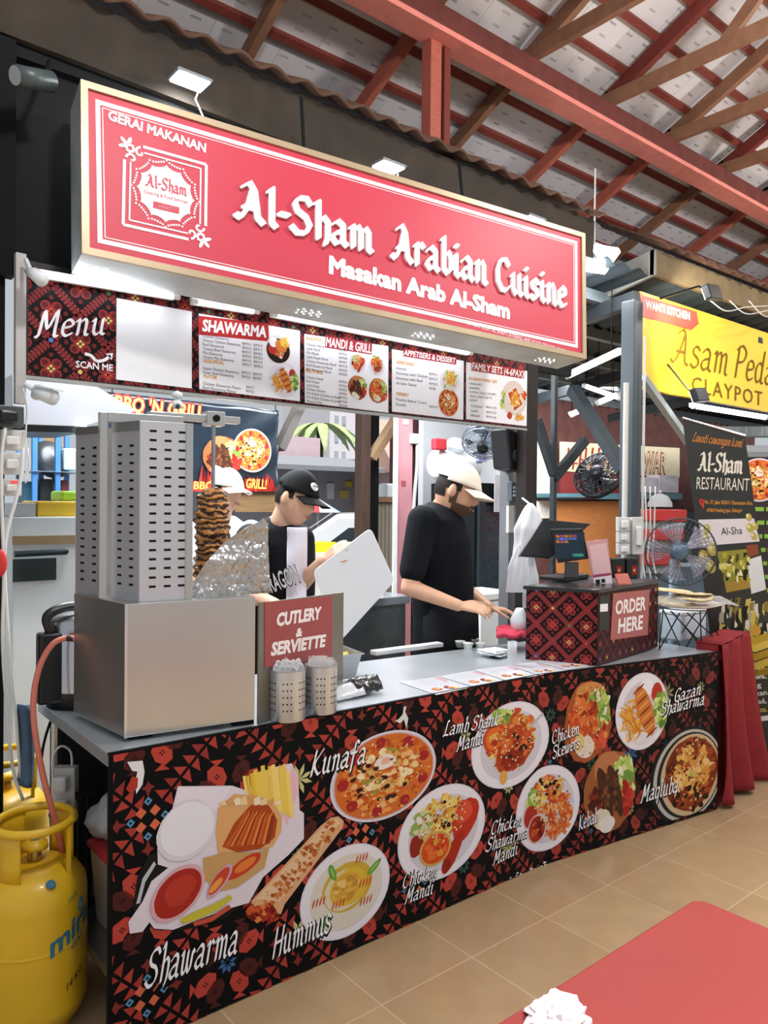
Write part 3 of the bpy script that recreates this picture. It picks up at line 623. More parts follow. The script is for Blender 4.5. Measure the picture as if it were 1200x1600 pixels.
def dish(pr, c, r, kind, h0=.002, e=None):
    """small food picture; c centre, r radius (panel metres)"""
    R = random.Random(hash(kind) % 999 if False else sum(map(ord, kind))); c = np.array(c, float)
    ex, ey = e if e else (V(1, 0), V(0, 1)); k = [h0]
    def el(x, y, rx, ry, col, j=.0, n=26, ang=0.0, lay=0):
        ca, sa = math.cos(ang), math.sin(ang)
        pr.ell(c+r*(ex*x+ey*y), r*rx*(ex*ca+ey*sa), r*ry*(-ex*sa+ey*ca), col, n, j, h=h0+lay*.0003)
    def scatter(n, x, y, rx, ry, s, cols, lay, el_=1.0, j=.15, nn=8):
        for _ in range(n):
            w = R.uniform(0, 6.28); q = math.sqrt(R.random())
            el(x+rx*q*math.cos(w), y+ry*q*math.sin(w), s*R.uniform(.6, 1.3)*el_, s*R.uniform(.6, 1.3), R.choice(cols), j, nn, R.uniform(0, 3.1), lay+R.random()*.8)
    def plate(rim='#d9d4e0', inn='#cfc9d4'): el(0, 0, 1, 1, rim, 0, 40); el(0, 0, .97, .97, '#e6e2ea', 0, 40, lay=.4); el(.02, -.02, .8, .8, inn, 0, 36, lay=.7)
    OR = ['#d2622b', '#c4522a', '#de7a3a', '#b8431f', '#e08d4a']; YE = ['#e0b84a', '#d9a53c', '#e9cc6b', '#cf9a38', '#f0dc90']; GR = ['#8fae45', '#b7c96a', '#6f9440', '#d4dc92']; RD = ['#b5302a', '#c8402f', '#a02420', '#d4553a']; BR_ = ['#4a2a1c', '#633823', '#38201a', '#7a4a2c']
    random.seed(sum(map(ord, kind)))
    FINE = {'kunafa': (0, 0, .86, .86), 'chicken_mandi': (-.02, .28, .55, .5), 'lamb_shank_mandi': (0, .05, .6, .75), 'chicken_shawarma_mandi': (.1, .1, .6, .7), 'chicken_skewers': (0, 0, .85, .9), 'maqluba': (.1, .02, .66, .72)}
    if kind in FINE and r > .05: scatter(110, *FINE[kind], .02, ['#7a3418', '#eebf86', '#b5541f', '#a8582a', '#e8a860', '#d8d09a'], 4.4, 1.8)
    if kind == 'kunafa':
        el(0, 0, 1, 1, '#ddd5de', 0, 44); el(0, 0, .96, .96, '#c3b6bf', 0, 44, lay=.4); el(0, 0, .93, .93, '#cf6a2e', .01, 44, lay=.8); scatter(150, 0, 0, .84, .84, .07, ['#d9772f', '#e69a4c', '#c5561f', '#e8b070', '#b84a1c'], 1.2)
        scatter(60, .05, .1, .55, .5, .06, ['#ecc98c', '#d8a258', '#9c8e3a', '#f0dcae'], 2.2, 1.6); scatter(14, 0, 0, .62, .62, .06, ['#2e1a14', '#3b211a'], 3.2)
        for w in range(9): el(.78*math.cos(w*.7+.3), .78*math.sin(w*.7+.3), .1, .12, '#a3262a', .03, 14, lay=3.4)
        el(-.02, .32, .2, .17, '#e8ddd6', .08, 20, lay=3.6); el(0, .34, .1, .08, '#e3b19a', .1, 14, lay=4)
    elif kind == 'hummus':
        plate(); el(0, 0, .8, .8, '#d9d2c4', 0, 36, lay=1); el(.02, .1, .56, .53, '#c9a83a', .02, 34, lay=1.4); el(-.03, .06, .47, .44, '#d8ceb4', .02, 30, lay=1.8); el(.05, .08, .42, .4, '#d9b23f', .03, 30, lay=2.2); el(0, .1, .3, .31, '#cf9d3d', .06, 20, lay=2.6); scatter(26, 0, .1, .24, .25, .07, ['#dbab4a', '#c48f34', '#e7c274'], 3)
        for x, y, a in ((-.32, .52, .3), (-.52, -.52, -.6), (.62, .32, -.9)): el(x, y, .07, .2, '#5f9a3c', .1, 12, a, 3.4); el(x, y, .03, .14, '#8fc05a', .1, 10, a, 3.7)
        for x, y in ((-.62, 0), (-.2, -.2), (.42, -.36), (.32, .62), (.4, .05)):
            for i in range(4): el(x+i*.075-.1, y, .018, .1, '#c4502f', 0, 8, -.25, 3.5)
    elif kind == 'chicken_mandi':
        plate(); scatter(170, -.02, .3, .5, .46, .055, YE, 1.5, 1.8); scatter(40, -.5, .32, .2, .22, .08, ['#e3e0d2', '#93ab55', '#c9cfa5'], 2.2); el(.5, .12, .3, .46, '#bb3320', .08, 22, -.35, 2.6); el(.46, .3, .2, .26, '#d65038', .15, 16, 0, 3); el(.22, -.52, .15, .46, '#ac2c1c', .08, 18, -.5, 2.8); el(.08, -.75, .1, .14, '#8f2418', .1, 12, 0, 2.9)
        el(-.18, -.3, .36, .36, '#c99f54', 0, 26, lay=3.2); el(-.18, -.3, .31, .31, '#cf4a22', 0, 26, lay=3.5); scatter(20, -.18, -.3, .22, .22, .07, ['#e06c30', '#dd9038', '#b93a1c'], 3.8); el(-.6, -.1, .16, .22, '#8f2a1a', .1, 14, lay=2.5); scatter(7, .0, .35, .3, .3, .05, ['#2b1914'], 3)
    elif kind == 'lamb_shank_mandi':
        plate(); scatter(150, 0, .2, .62, .6, .06, YE+OR, 1.5, 1.7); scatter(30, -.2, .72, .3, .16, .08, GR, 2.2); el(-.42, .25, .3, .34, '#c4451f', .03, 22, lay=2.6); el(-.42, .25, .24, .27, '#dd6a2c', .05, 20, lay=2.9); scatter(8, -.42, .25, .15, .15, .07, ['#e5a24a', '#a83218'], 3.2); el(.1, -.12, .46, .55, '#b5401d', .1, 24, -.5, 3.3); el(.05, -.28, .32, .3, '#8f2a17', .15, 18, 0, 3.6); scatter(26, .1, -.1, .38, .42, .09, ['#c4552a', '#9a3018', '#d4713c', '#7d2413'], 3.9); el(-.2, -.72, .1, .17, '#dba350', .05, 10, 0, 4.2); scatter(8, .2, .1, .5, .5, .05, ['#25150f'], 4.3); pr.line(c+r*(ex*.5+ey*.3), c+r*(ex*.85+ey*.55), r*.06, '#b8b6c4', h=h0+.0012)
    elif kind == 'chicken_shawarma_mandi':
        plate(); scatter(90, -.02, .35, .5, .42, .07, OR+YE, 1.5); scatter(24, -.5, .3, .2, .26, .09, GR, 2.2); scatter(110, .3, -.2, .45, .55, .045, OR+['#e7a266'], 2.3, 3.0); el(-.52, -.08, .22, .26, '#a83024', .03, 20, lay=3); el(-.32, -.42, .3, .34, '#d3b8b4', 0, 22, lay=3.2); el(-.32, -.42, .26, .3, '#9f2d1e', .02, 22, lay=3.5); scatter(12, -.32, -.42, .18, .2, .07, ['#c2512a', '#6f1e14'], 3.8); scatter(10, 0, .45, .4, .3, .06, ['#2a1712'], 3.4)
    elif kind == 'chicken_skewers':
        el(0, 0, .98, .98, '#a4552c', .05, 30); el(.05, .72, .55, .26, '#c98a4a', .06, 20, 0, .5); scatter(60, .42, .25, .4, .5, .1, GR+['#dfe2c0'], 1, 2.0); scatter(70, -.15, .1, .55, .62, .13, ['#d0602b', '#b2411f', '#de8443', '#8f2f18'], 1.8); scatter(24, -.4, .1, .4, .6, .14, ['#d8703a', '#c44a22'], 2.4); scatter(30, .4, -.4, .4, .4, .12, RD+OR, 2.2); el(-.15, -.55, .42, .3, '#ded3c4', .04, 20, -.4, 3); el(-.35, -.45, .2, .22, '#d6c07a', .05, 16, 0, 3.3)
    elif kind == 'gazan_shawarma':
        plate(); el(.15, .6, .28, .22, '#eeeaf0', 0, 20, lay=1.8); el(.55, .42, .22, .26, '#b8342c', .05, 18, lay=1.9); scatter(50, .7, -.05, .22, .45, .1, GR+['#557f34'], 1.6); scatter(70, -.35, -.15, .42, .55, .035, ['#e2a23f', '#d98e30', '#eab95c', '#c97a28'], 2, 6)
        el(.1, -.0, .28, .72, '#cd7532', .03, 26, .42, 2.9)
        for i in range(9): t = -.6+i*.15; el(.1-t*.42, t, .24, .035, ['#8f3d18', '#e29a55'][i % 2], .1, 12, .5, 3.3)
        el(-.0, -.68, .4, .18, '#ded8dc', .05, 18, 0, 2.5)
    elif kind == 'kebab':
        el(0, 0, .98, .98, '#9a5a34', .05, 30); el(-.1, .62, .55, .35, '#b9764a', .06, 20, 0, .5); scatter(60, .45, .3, .4, .42, .1, GR+['#e4e6cc', '#dfe0b0'], 1, 2.2); scatter(24, .6, -.3, .25, .4, .13, RD, 1.2)
        for x in (-.2, .18): el(x, 0, .19, .72, '#4a2b1d', .05, 24, .38, 2.4); scatter(22, x, 0, .12, .5, .07, BR_, 2.8)
        el(-.3, -.62, .33, .26, '#ddd0b8', .04, 20, -.3, 3.2); el(-.12, -.78, .3, .2, '#e3ddd8', .04, 18, 0, 3.3); scatter(16, -.55, -.1, .22, .3, .1, ['#7c2a20', '#4e1c18'], 1.8)
    elif kind == 'maqluba':
        el(0, 0, 1, 1, '#10151a', 0, 48); el(.03, 0, .93, .94, '#b9b3ac', 0, 48, lay=.4); el(.05, 0, .86, .88, '#1d2226', 0, 44, lay=.7); el(.08, 0, .8, .84, '#cbb08a', 0, 44, lay=1); el(.1, .02, .72, .76, '#7d3319', .04, 36, lay=1.3); scatter(110, .1, .02, .62, .68, .1, ['#8f3c1c', '#a34a22', '#6f2a14', '#b9602c', '#4c1d10'], 1.7); scatter(70, .1, .1, .5, .48, .065, ['#e0a850', '#d69440', '#eec17a'], 2.8, 1.7); scatter(14, .1, -.5, .5, .25, .06, ['#2a130c'], 3); el(.1, .02, .08, .07, '#a7b552', .2, 10, 0, 3.9)
    elif kind == 'platter':
        el(0, 0, 1, 1, '#d8d2cc', 0, 24); el(0, -.1, .95, .86, '#2a1c18', 0, 24, lay=.3); el(-.45, -.05, .38, .36, '#b8342c', .03, 18, lay=1); el(-.4, .45, .35, .35, '#ecebf0', 0, 18, lay=1.1); el(.25, .25, .5, .5, '#d2793a', .1, 18, lay=1.2); scatter(26, .5, .55, .3, .35, .06, ['#e2b23f', '#eac45c'], 1.6, 3); scatter(20, .1, -.35, .4, .2, .1, ['#c8503a', '#b7c060', '#e5cdb8'], 1.8)
    elif kind == 'family_tray':
        el(0, .1, .9, .85, '#d9c9c0', .03, 20); pr.P([c+r*(ex*x+ey*y) for x, y in ((-.55, .3), (.15, .75), (.75, -.15), (.05, -.62))], '#e6dfe0', h0+.0002); pr.P([c+r*(ex*x+ey*y) for x, y in ((-.45, .3), (.13, .66), (.64, -.13), (.04, -.5))], '#b9562c', h0+.0004); scatter(60, .1, .08, .36, .36, .09, OR+YE, 2); scatter(14, .75, .35, .2, .2, .09, OR, 2); scatter(20, -.8, -.1, .16, .4, .1, GR, 2); el(-.3, -.75, .18, .18, '#b5402a', .05, 14, 0, 2); scatter(20, .4, -.8, .35, .12, .1, ['#e0a850', '#cf8a3a'], 2)
SHEET = mat('menu_paper', '#efeef4', .45, var=.02)
def menu_sheet(q, title, tp, items, heads, dishes, amp=None):
    Q = [FM.hit(*k) for k in q]
    mb = MB(); mb.prism(FM, Q, .001, .004); sh = mb.build('menu_sheet', SHEET, mbd)
    m2 = MB()
    a, b, hp = [FM.hit(*k) for k in tp]; h = np.linalg.norm(hp-a); d = nrm(b-a); n = V(-d[1], d[0])
    if title == 'SHAWARMA': m2.poly(FM, [a-d*.015-n*.018, b+d*.015-n*.018, b+d*.015+n*(h+.012), a-d*.015+n*(h+.012)], .0044, '#b3302f')
    else: m2.poly(FM, [a-d*.004-n*.007, b+d*.004-n*.007, b+d*.007+n*(h+.006), a+n*(h+.006)], .0044, '#a52f38')
    put_text(m2, FM, title, a, b, h, '#f2efee', .0055, bold=.02 if len(title) > 10 else .04, shear=.18)
    m2.build('lettering', INKM, sh)
    for s, a, b, h in heads: m2 = MB(); put_text(m2, FM, s, FM.hit(*a), FM.hit(*b), h, '#dd9a33', .005, bold=.03, shear=.15); m2.build('lettering', INKM, sh)
    m2 = MB(); last = None
    for s, a, b, h in items:
        if last and (abs(a[0]-last[0]) > 12 or abs(a[1]-last[1]) > 9): m2.build('price_list', INKM, sh); m2 = MB()
        put_text(m2, FM, s, FM.hit(*a), FM.hit(*b), h, '#3d3e46', .005, bold=.004); last = a
    m2.build('price_list', INKM, sh)
    pr = Print(FM)
    for kind, c, e in dishes: cc = FM.hit(*c); dish(pr, cc, np.linalg.norm(FM.hit(*e)-cc), kind, .0046)
    pr.build('food_picture', INKM, sh)
def rows(x, y, dx_dy, step, texts, cw, h):
    return [(s, (x, y+i*step), (x+len(s)*cw, y+i*step+len(s)*cw*dx_dy), h) for i, s in enumerate(texts)]
def prices(x, y, step, texts, h): return [(s, (x, y+i*step), (x+len(s)*3.1, y+i*step+len(s)*.4), h) for i, s in enumerate(texts)]
menu_sheet([(310, 490), (311, 608), (468, 627), (468, 517)], 'SHAWARMA', [(315, 517), (415, 527), (316, 499)],
  rows(316, 527, .135, 6.5, ['Chicken Shawarma', 'Cheesy Chicken Shawarma', 'Beef Shawarma', 'Cheesy Beef Shawarma', 'Mix Shawarma', 'Cheesy Mix Shawarma'], 2.55, .0125)
  +rows(316, 577, .135, 6.5, ['Gazan Chicken Shawarma', 'Gazan Beef Shawarma'], 2.55, .0125)+rows(316, 601, .135, 6.5, ['Chicken Shawarma Platter', 'Beef Shawarma Platter'], 2.5, .0125)
  +prices(378, 539, 6.5, ['RM11  RM14', 'RM13  RM17', 'RM17  RM20', 'RM19  RM23', 'RM15  RM19', 'RM17  RM21'], .0125)+prices(377, 584, 6.5, ['RM15  RM19', 'RM23  RM27'], .0125)+prices(384, 607, 6, ['RM17', 'RM21'], .0125),
  [('GAZA SPECIAL', (317, 566), (349, 570), .014), ('PLATTER', (317, 590), (338, 593), .014)], [('platter', (434, 546), (453, 550)), ('gazan_shawarma', (443, 594), (466, 598))])
menu_sheet([(475, 522), (476, 629), (606, 645), (606, 541)], 'MANDI & GRILL', [(508, 541), (579, 552), (508, 526)],
  rows(478, 540, .15, 6.4, ['Chicken Mandi', 'Lamb Mandi', 'Mix Mandi', 'Lamb Shank Mandi', 'Chicken Shawarma Mandi', 'Beef Shawarma Mandi', 'Mix Shawarma Mandi'], 2.1, .0125)
  +rows(478, 591, .15, 6.2, ['Chicken Kebab', 'Beef Kebab', 'Lamb Kebab', 'Chicken Skewers', 'Mix Kebab (Chicken & Beef)', 'Mix Kebab (Chicken & Lamb)', 'Mixed Grille'], 2.0, .0125)
  +prices(529, 548, 6.4, ['RM20', 'RM25', 'RM38', 'RM47', 'RM19', 'RM25', 'RM30'], .012)+prices(529, 598, 6.2, ['RM20', 'RM24', 'RM25', 'RM20', 'RM32', 'RM34', 'RM45'], .012),
  [('MANDI RICE', (477, 531), (501, 534), .015), ("BBQ 'N GRILL", (477, 581), (504, 585), .015)],
  [('chicken_mandi', (558, 567), (571, 569)), ('lamb_shank_mandi', (588, 571), (601, 573)), ('kebab', (558, 606), (573, 608)), ('chicken_skewers', (590, 611), (605, 613))])
menu_sheet([(612, 546), (612, 643), (723, 656), (724, 564)], 'APPETISERS & DESSERT', [(630, 555), (711, 568), (630, 546)],
  rows(618, 577, .12, 7.8, ['Hummus', 'Hummus with Chicken', 'Hummus with Beef', 'Arabic Salad'], 2.6, .014)+rows(618, 626, .12, 7.6, ['Freshly Baked Cream', 'Kunafa'], 2.5, .014)+prices(670, 586, 7.6, ['RM11', 'RM19', 'RM23', 'RM8'], .013)+prices(670, 637, 7, ['RM19'], .013),
  [('APPETISERS', (618, 568), (646, 572), .015), ('DESSERT', (618, 617), (638, 620), .015)], [('hummus', (702, 594), (717, 597)), ('kunafa', (700, 629), (716, 631))])
menu_sheet([(728, 566), (728, 655), (822, 666), (823, 580)], 'FAMILY SETS (4-6PAX)', [(736, 577), (817, 590), (737, 566)],
  rows(731, 601, .1, 6.4, ['• MANDI RICE', '• SHAWARMA', '• HUMMUS, SALAD, CHICKEN', '• SALSA, GARLIC SAUCE', '• KUNAFA'], 1.75, .0125)+rows(735, 636, .1, 7.4, ['Chicken', 'Lamb', 'Mixed'], 2.6, .015)+prices(759, 638, 7.4, ['RM119', 'RM135', 'RM145'], .014),
  [('AL-SHAM FAMILY SET', (731, 593), (776, 599), .016)], [('family_tray', (802, 626), (823, 628))])
# ================================================================ SERVICE COUNTER
def ztop(x): return .877-.0145*(x-.25)
def atc(u, v, dz=0.0):
    r = ray(u, v); d = (.877+dz-.0145*(CAM[0]-.25)-CAM[2])/(r[2]+.0145*r[0]); return CAM+r*d
STEEL = mat('brushed_steel', '#b4b6b8', .3, .95, var=.06, scale=5, stretch=(1, 1, 30), bump=.03)
STEELF = mat('worktop_steel', '#c3cad0', .28, .55, var=.08, scale=4)
PA = V(.25, .302, 0); PB = V(2.134, .285, 0); PC_ = V(3.385, .108, 0)
FB = Bent(Frame(PA, PB-PA, (0, 0, 1)), Frame(PB, PC_-PB, (0, 0, 1)), float(np.linalg.norm(PB-PA)))
PL = FB.k+float(np.linalg.norm(PC_-PB))
ct = thing('service_counter', 'long steel stall counter fronted by an embroidery printed panel of food pictures', 'counter', (1.8, .6, 0))
mb = MB()
top = [V(.25, .303, 0), V(2.134, .286, 0), V(3.385, .109, 0), V(3.42, .86, 0), (.255, 1.04, 0)]
tv = [V(x, y, ztop(x)) for x, y, _ in top]
mb.add([*[p-V(0, 0, .04) for p in tv], *tv], [(4, 3, 2, 1, 0), (5, 6, 7, 8, 9)]+[(i, (i+1) % 5, 5+(i+1) % 5, 5+i) for i in range(5)]); mb.build('worktop', STEELF, ct, bevel=.004)
for x, y in ((.3, .36), (.3, .98), (1.9, .9), (3.3, .8), (3.3, .2)):
    mb = MB(); mb.tube([(x, y, 0), (x, y, ztop(x)-.04)], .02, 12); mb.build('leg', STEEL, ct)
mb = MB(); mb.box(.29, 3.3, .97, .985, .06, .82); mb.build('back_panel', mat('undercounter_dark', '#23282b', .6), ct)  # dark board added to darken the view under the counter
mb = MB(); mb.box(.28, 3.3, .4, .95, .18, .205); mb.build('lower_shelf', STEEL, ct)
def panel_poly(mb, h0, h1):
    zl, zk, zr = ztop(.25)+.003, ztop(2.134)+.003, ztop(3.385)+.003
    mb.prism(FB.A, [(0, .004), (FB.k, .004), (FB.k, zk), (0, zl)], h0, h1); mb.prism(FB.B, [(0, .004), (PL-FB.k, .004), (PL-FB.k, zr), (0, zk)], h0, h1)
mb = MB(); panel_poly(mb, -.012, .001); fp = mb.build('front_panel', mat('panel_black', '#0a0c0f', .5, spec=.1), ct)
# --- embroidery print
random.seed(3)
pr = Print(FB, (.012, PL-.012, .0, ztop(.25)-.003)); pr.sh = .0145; s = .262; ox, oy = FB.hit(231, 1279); s = .262
RED_ = ['#a83e35', '#a23a33', '#8f332d']
def tri(c, d, w, L, col): c = np.array(c); d = V(*d); n = V(-d[1], d[0]); pr.P([c-n*w, c+n*w, c+d*L], col, .0016)
for i in range(-3, 15):
    for j in range(-5, 4):
        if (i+j) % 2: continue
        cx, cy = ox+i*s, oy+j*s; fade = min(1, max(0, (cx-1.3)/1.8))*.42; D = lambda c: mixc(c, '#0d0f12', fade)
        q2 = math.sqrt(.5)
        for dx, dy in ((q2, q2), (q2, -q2)):
            L = s/q2; d = V(dx, dy); n = V(-dy, dx); c0 = V(cx, cy)
            for k in range(9):
                m = c0+d*(L*(k+.6)/9.2); a = .042
                if .06 < L*(k+.6)/9.2 < L-.05:
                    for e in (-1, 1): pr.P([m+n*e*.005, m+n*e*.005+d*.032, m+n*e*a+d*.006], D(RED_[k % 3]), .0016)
        # knot at each lattice point
        kn = (i+2*j) % 4
        for w in range(4):
            a = math.pi/2*w; m = V(cx, cy)+V(math.cos(a), math.sin(a))*.0
            if kn < 2:
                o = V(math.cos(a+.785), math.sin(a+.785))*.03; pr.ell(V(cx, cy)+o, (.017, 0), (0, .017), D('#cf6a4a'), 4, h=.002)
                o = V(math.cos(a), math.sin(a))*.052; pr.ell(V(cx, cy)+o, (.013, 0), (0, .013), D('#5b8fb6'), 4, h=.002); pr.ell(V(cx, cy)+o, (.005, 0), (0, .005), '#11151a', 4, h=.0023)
            else:
                for k in (-.35, .35):
                    o = V(math.cos(a+k), math.sin(a+k)); pr.P([V(cx, cy), V(cx, cy)+o*.03+V(-o[1], o[0])*.008, V(cx, cy)+o*.055, V(cx, cy)+o*.03-V(-o[1], o[0])*.008], D('#c9bf86' if kn == 2 else '#4a74b4'), .002)
        # poppies and leaves inside the diamonds
        x, y = cx+s, cy
        for w in range(4):
            a = math.pi/2*w+math.pi/2; u = V(math.cos(a), math.sin(a)); n = V(-u[1], u[0])
            for e, col, r in ((1, D('#b54238'), .034), (-1, D('#4a1f1e'), .032)):
                m = V(x, y)+u*.075+n*e*.042; pr.ell(m, u*r*1.15+n*.01*e, n*r, col, 7, h=.0017); pr.P([m+u*r, m+u*r*1.6+n*r*.7, m+u*r*1.5-n*r*.7], col, .0017)
                for f in ((1, 0), (-1, 0), (0, 1), (0, -1)): pr.ell(m+V(*f)*.006, (.0035, 0), (0, .0035), '#120d0f', 4, h=.002)
            m = V(x, y)+u*.17; pr.P([m-n*.02, m+u*.012, m+n*.02, m-u*.012], D('#7e2e2a'), .0017); pr.P([m-u*.02, m+n*.01, m+u*.03, m-n*.01], D('#7e2e2a'), .0018)
        for k in range(8):
            a = math.pi/4*k+.2; u = V(math.cos(a), math.sin(a)); n = V(-u[1], u[0]); pr.P([V(x, y)+u*.006, V(x, y)+u*.02+n*.007, V(x, y)+u*.034, V(x, y)+u*.02-n*.007], D(['#38564c', '#b9b27c', '#3f68a0'][(i+j//2) % 3]), .0019)
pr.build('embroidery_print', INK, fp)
# --- food pictures
def food(kind, c, top, h=.0034, name='food_picture', side=None):
    p = Print(FB); cc = FB.hit(*c); r = np.linalg.norm(FB.hit(*top)-cc); e = None
    if side: e = (V((FB.hit(*side)-cc)[0]/r, 0), V(0, 1))
    dish(p, cc, r, kind, h, e); p.rect = None; p.build(name, INK, fp)
food('kunafa', (602, 1211), (602, 1143), side=(680, 1194)); food('hummus', (541, 1392), (541, 1321), side=(608, 1376)); food('chicken_mandi', (692, 1299), (692, 1227), side=(757, 1284))
food('lamb_shank_mandi', (798, 1163), (798, 1097), side=(857, 1152)); food('chicken_shawarma_mandi', (854, 1262), (854, 1196), side=(905, 1250)); food('chicken_skewers', (918, 1128), (918, 1064), side=(955, 1120))
food('gazan_shawarma', (1003, 1111), (1003, 1051), side=(1043, 1104)); food('kebab', (953, 1236), (953, 1172), side=(993, 1228))
p = Print(FB, (0, PL-.008, .02, .9)); cc = FB.hit(1074, 1211); r = np.linalg.norm(FB.hit(1074, 1136)-cc); dish(p, cc, r, 'maqluba', .0034, (V((FB.hit(1124, 1202)-cc)[0]/r*1.12, 0), V(0, 1))); p.build('food_picture', INK, fp)
# the big shawarma platter and the rolled wrap
p = Print(FB); X = p.px; h = .0034
def E(c, a, b, col, n=26, j=.02, lay=0):
    cc = FB.hit(*c); p.ell(cc, FB.hit(*a)-cc, FB.hit(*b)-cc, col, n, j, h=h+lay*.0003)
X([(207, 1420), (214, 1370), (232, 1335), (250, 1330), (260, 1360), (420, 1300), (400, 1395), (350, 1435), (290, 1452), (240, 1452)], '#15171a', h); X([(212, 1412), (222, 1372), (240, 1345), (243, 1350), (226, 1378), (218, 1410)], '#b9bcc2', h+.0002)
X([(277, 1228), (362, 1227), (385, 1235), (420, 1200), (455, 1192), (465, 1215), (467, 1265), (474, 1270), (474, 1310), (450, 1335), (410, 1370), (388, 1410), (360, 1418), (300, 1440), (270, 1452), (240, 1450), (233, 1440), (222, 1455), (202, 1458), (200, 1440), (222, 1408), (236, 1376), (262, 1355), (246, 1350), (245, 1325), (262, 1290)], '#ddd3de', h+.0003)
X([(277, 1230), (360, 1229), (345, 1262), (300, 1275), (270, 1290)], '#e4dbe6', h+.0005); X([(455, 1196), (464, 1216), (464, 1240), (447, 1290), (440, 1270)], '#e6b6c2', h+.0005)
R = random.Random(4)
for k in range(13):   # chips
    x = 378+k*5.6; t = 1196+R.uniform(-2, 10)+max(0, (5-k))*3.2; b = 1238+k*3.2; w = R.uniform(4.5, 6.5); X([(x, t), (x+w, t-2), (x+w+4+k*.3, b), (x+4+k*.2, b+1)], R.choice(['#e0b53c', '#d7a430', '#e8c455', '#efd173']), h+.0009+k*.00004)
X([(340, 1262), (365, 1240), (400, 1242), (425, 1252), (440, 1275), (438, 1300), (425, 1322), (380, 1330), (340, 1332), (336, 1300)], '#dba56c', h+.0015)
X([(346, 1322), (365, 1285), (395, 1252), (418, 1256), (432, 1280), (428, 1308), (405, 1326), (370, 1331)], '#a8481f', h+.0018)
for k in range(16):
    t = k/15; X([(350+t*62, 1322-t*4), (372+t*50, 1284-t*14+abs(t-.5)*10), (384+t*44, 1262+t*6), (380+t*46, 1280+t*4), (360+t*60, 1322-t*5)], ['#c9602c', '#b14c20', '#dc8244', '#8f3716'][k % 4], h+.002+k*.00003)
for k in range(9): X([(340+k*11, 1246+abs(k-4)*2), (350+k*11, 1240+abs(k-4)*2), (356+k*10, 1256), (346+k*10, 1258)], ['#e8c79a', '#d39a5e', '#edd9bd'][k % 3], h+.0024)
E((291, 1297), (336, 1288), (295, 1250), '#d8d4dc', lay=7); E((292, 1294), (333, 1286), (296, 1252), '#e6e4ec', lay=8)
X([(316, 1340), (345, 1332), (400, 1330), (420, 1322), (412, 1355), (370, 1385), (340, 1392), (318, 1372)], '#c39a62', h+.002); E((380, 1352), (406, 1338), (386, 1336), '#c23f26', lay=8); E((382, 1350), (398, 1342), (386, 1340), '#dd7a3a', lay=9); E((342, 1375), (360, 1362), (350, 1352), '#c9a0b8', lay=9.3); E((341, 1375), (356, 1364), (348, 1356), '#c8432c', lay=9.6); E((336, 1382), (346, 1375), (340, 1372), '#e39a4a', lay=9.9)
E((277, 1394), (318, 1378), (284, 1352), '#d7a6b0', lay=10); E((277, 1394), (313, 1380), (283, 1357), '#a32c22', lay=10.5); E((280, 1390), (304, 1382), (284, 1366), '#b53a2a', j=.06, lay=10.9)
X([(280, 1435), (300, 1424), (330, 1412), (350, 1402), (356, 1396), (362, 1402), (340, 1420), (310, 1434), (285, 1442)], '#c5b93c', h+.0036); X([(300, 1440), (330, 1430), (356, 1412), (360, 1418), (330, 1438), (302, 1446)], '#c0503c', h+.0037)
p.build('food_picture', INK, fp)
p = Print(FB); X = p.px
X([(516, 1277), (528, 1275), (536, 1282), (535, 1292), (444, 1412), (438, 1428), (392, 1415), (392, 1407), (500, 1290)], '#d8a67c', h); X([(514, 1281), (526, 1279), (531, 1284), (436, 1408), (398, 1404)], '#e2bd96', h+.0003)
for k in range(90):
    t = R.random(); w = R.uniform(-.85, .85); c = V(524, 1284)*(1-t)+V(416, 1412)*t+V(.78, .5)*w*(11+9*t); a = 4*R.random()+1.5; X([c+V(-a, 0), c+V(0, -a*.8), c+V(a, -a*.3), c+V(.3*a, a)], R.choice(['#b5622e', '#c97a3e', '#a04e22', '#dca06a']), h+.0006+k*.000004)
for k in range(46): c = V(412+R.uniform(-28, 22), 1424+R.uniform(-9, 12)); a = R.uniform(3, 8); X([c+V(-a, 0), c+V(0, -a), c+V(a, .3*a), c+V(0, a)], R.choice(['#a5301f', '#c8552c', '#8a2216', '#d88248', '#6d1a12']), h+.0012+k*.000006)
p.build('food_picture', INK, fp)
# --- names of the dishes in white brush script
def name(lines, hp):
    for s, a, b in lines:
        m2 = MB(); script(m2, FB, s, a, b, (a[0]+hp*.0, a[1]-hp), .0052, nib=.13, col='#f3f1f6', slant=.3, sh='#0b0c0f'); m2.build('lettering', INKM, fp)
name([('Shawarma', (224, 1544), (370, 1486))], 56); name([('Hummus', (424, 1497), (518, 1452))], 44); name([('Kunafa', (483, 1213), (570, 1190))], 38)
name([('Lamb Shank', (690, 1150), (778, 1132)), ('Mandi', (711, 1174), (756, 1160))], 22); name([('Chicken', (628, 1388), (681, 1368)), ('Mandi', (630, 1412), (677, 1394))], 22)
name([('Chicken', (766, 1304), (814, 1288)), ('Shawarma', (757, 1331), (823, 1307)), ('Mandi', (768, 1352), (809, 1332))], 20); name([('Chicken', (862, 1162), (904, 1146)), ('Skewers', (862, 1186), (906, 1166))], 20)
name([('Gazan', (1053, 1097), (1094, 1084)), ('Shawarma', (1030, 1118), (1099, 1100))], 20); name([('Kebab', (903, 1297), (934, 1282))], 22); name([('Maqluba', (999, 1254), (1058, 1236))], 26)
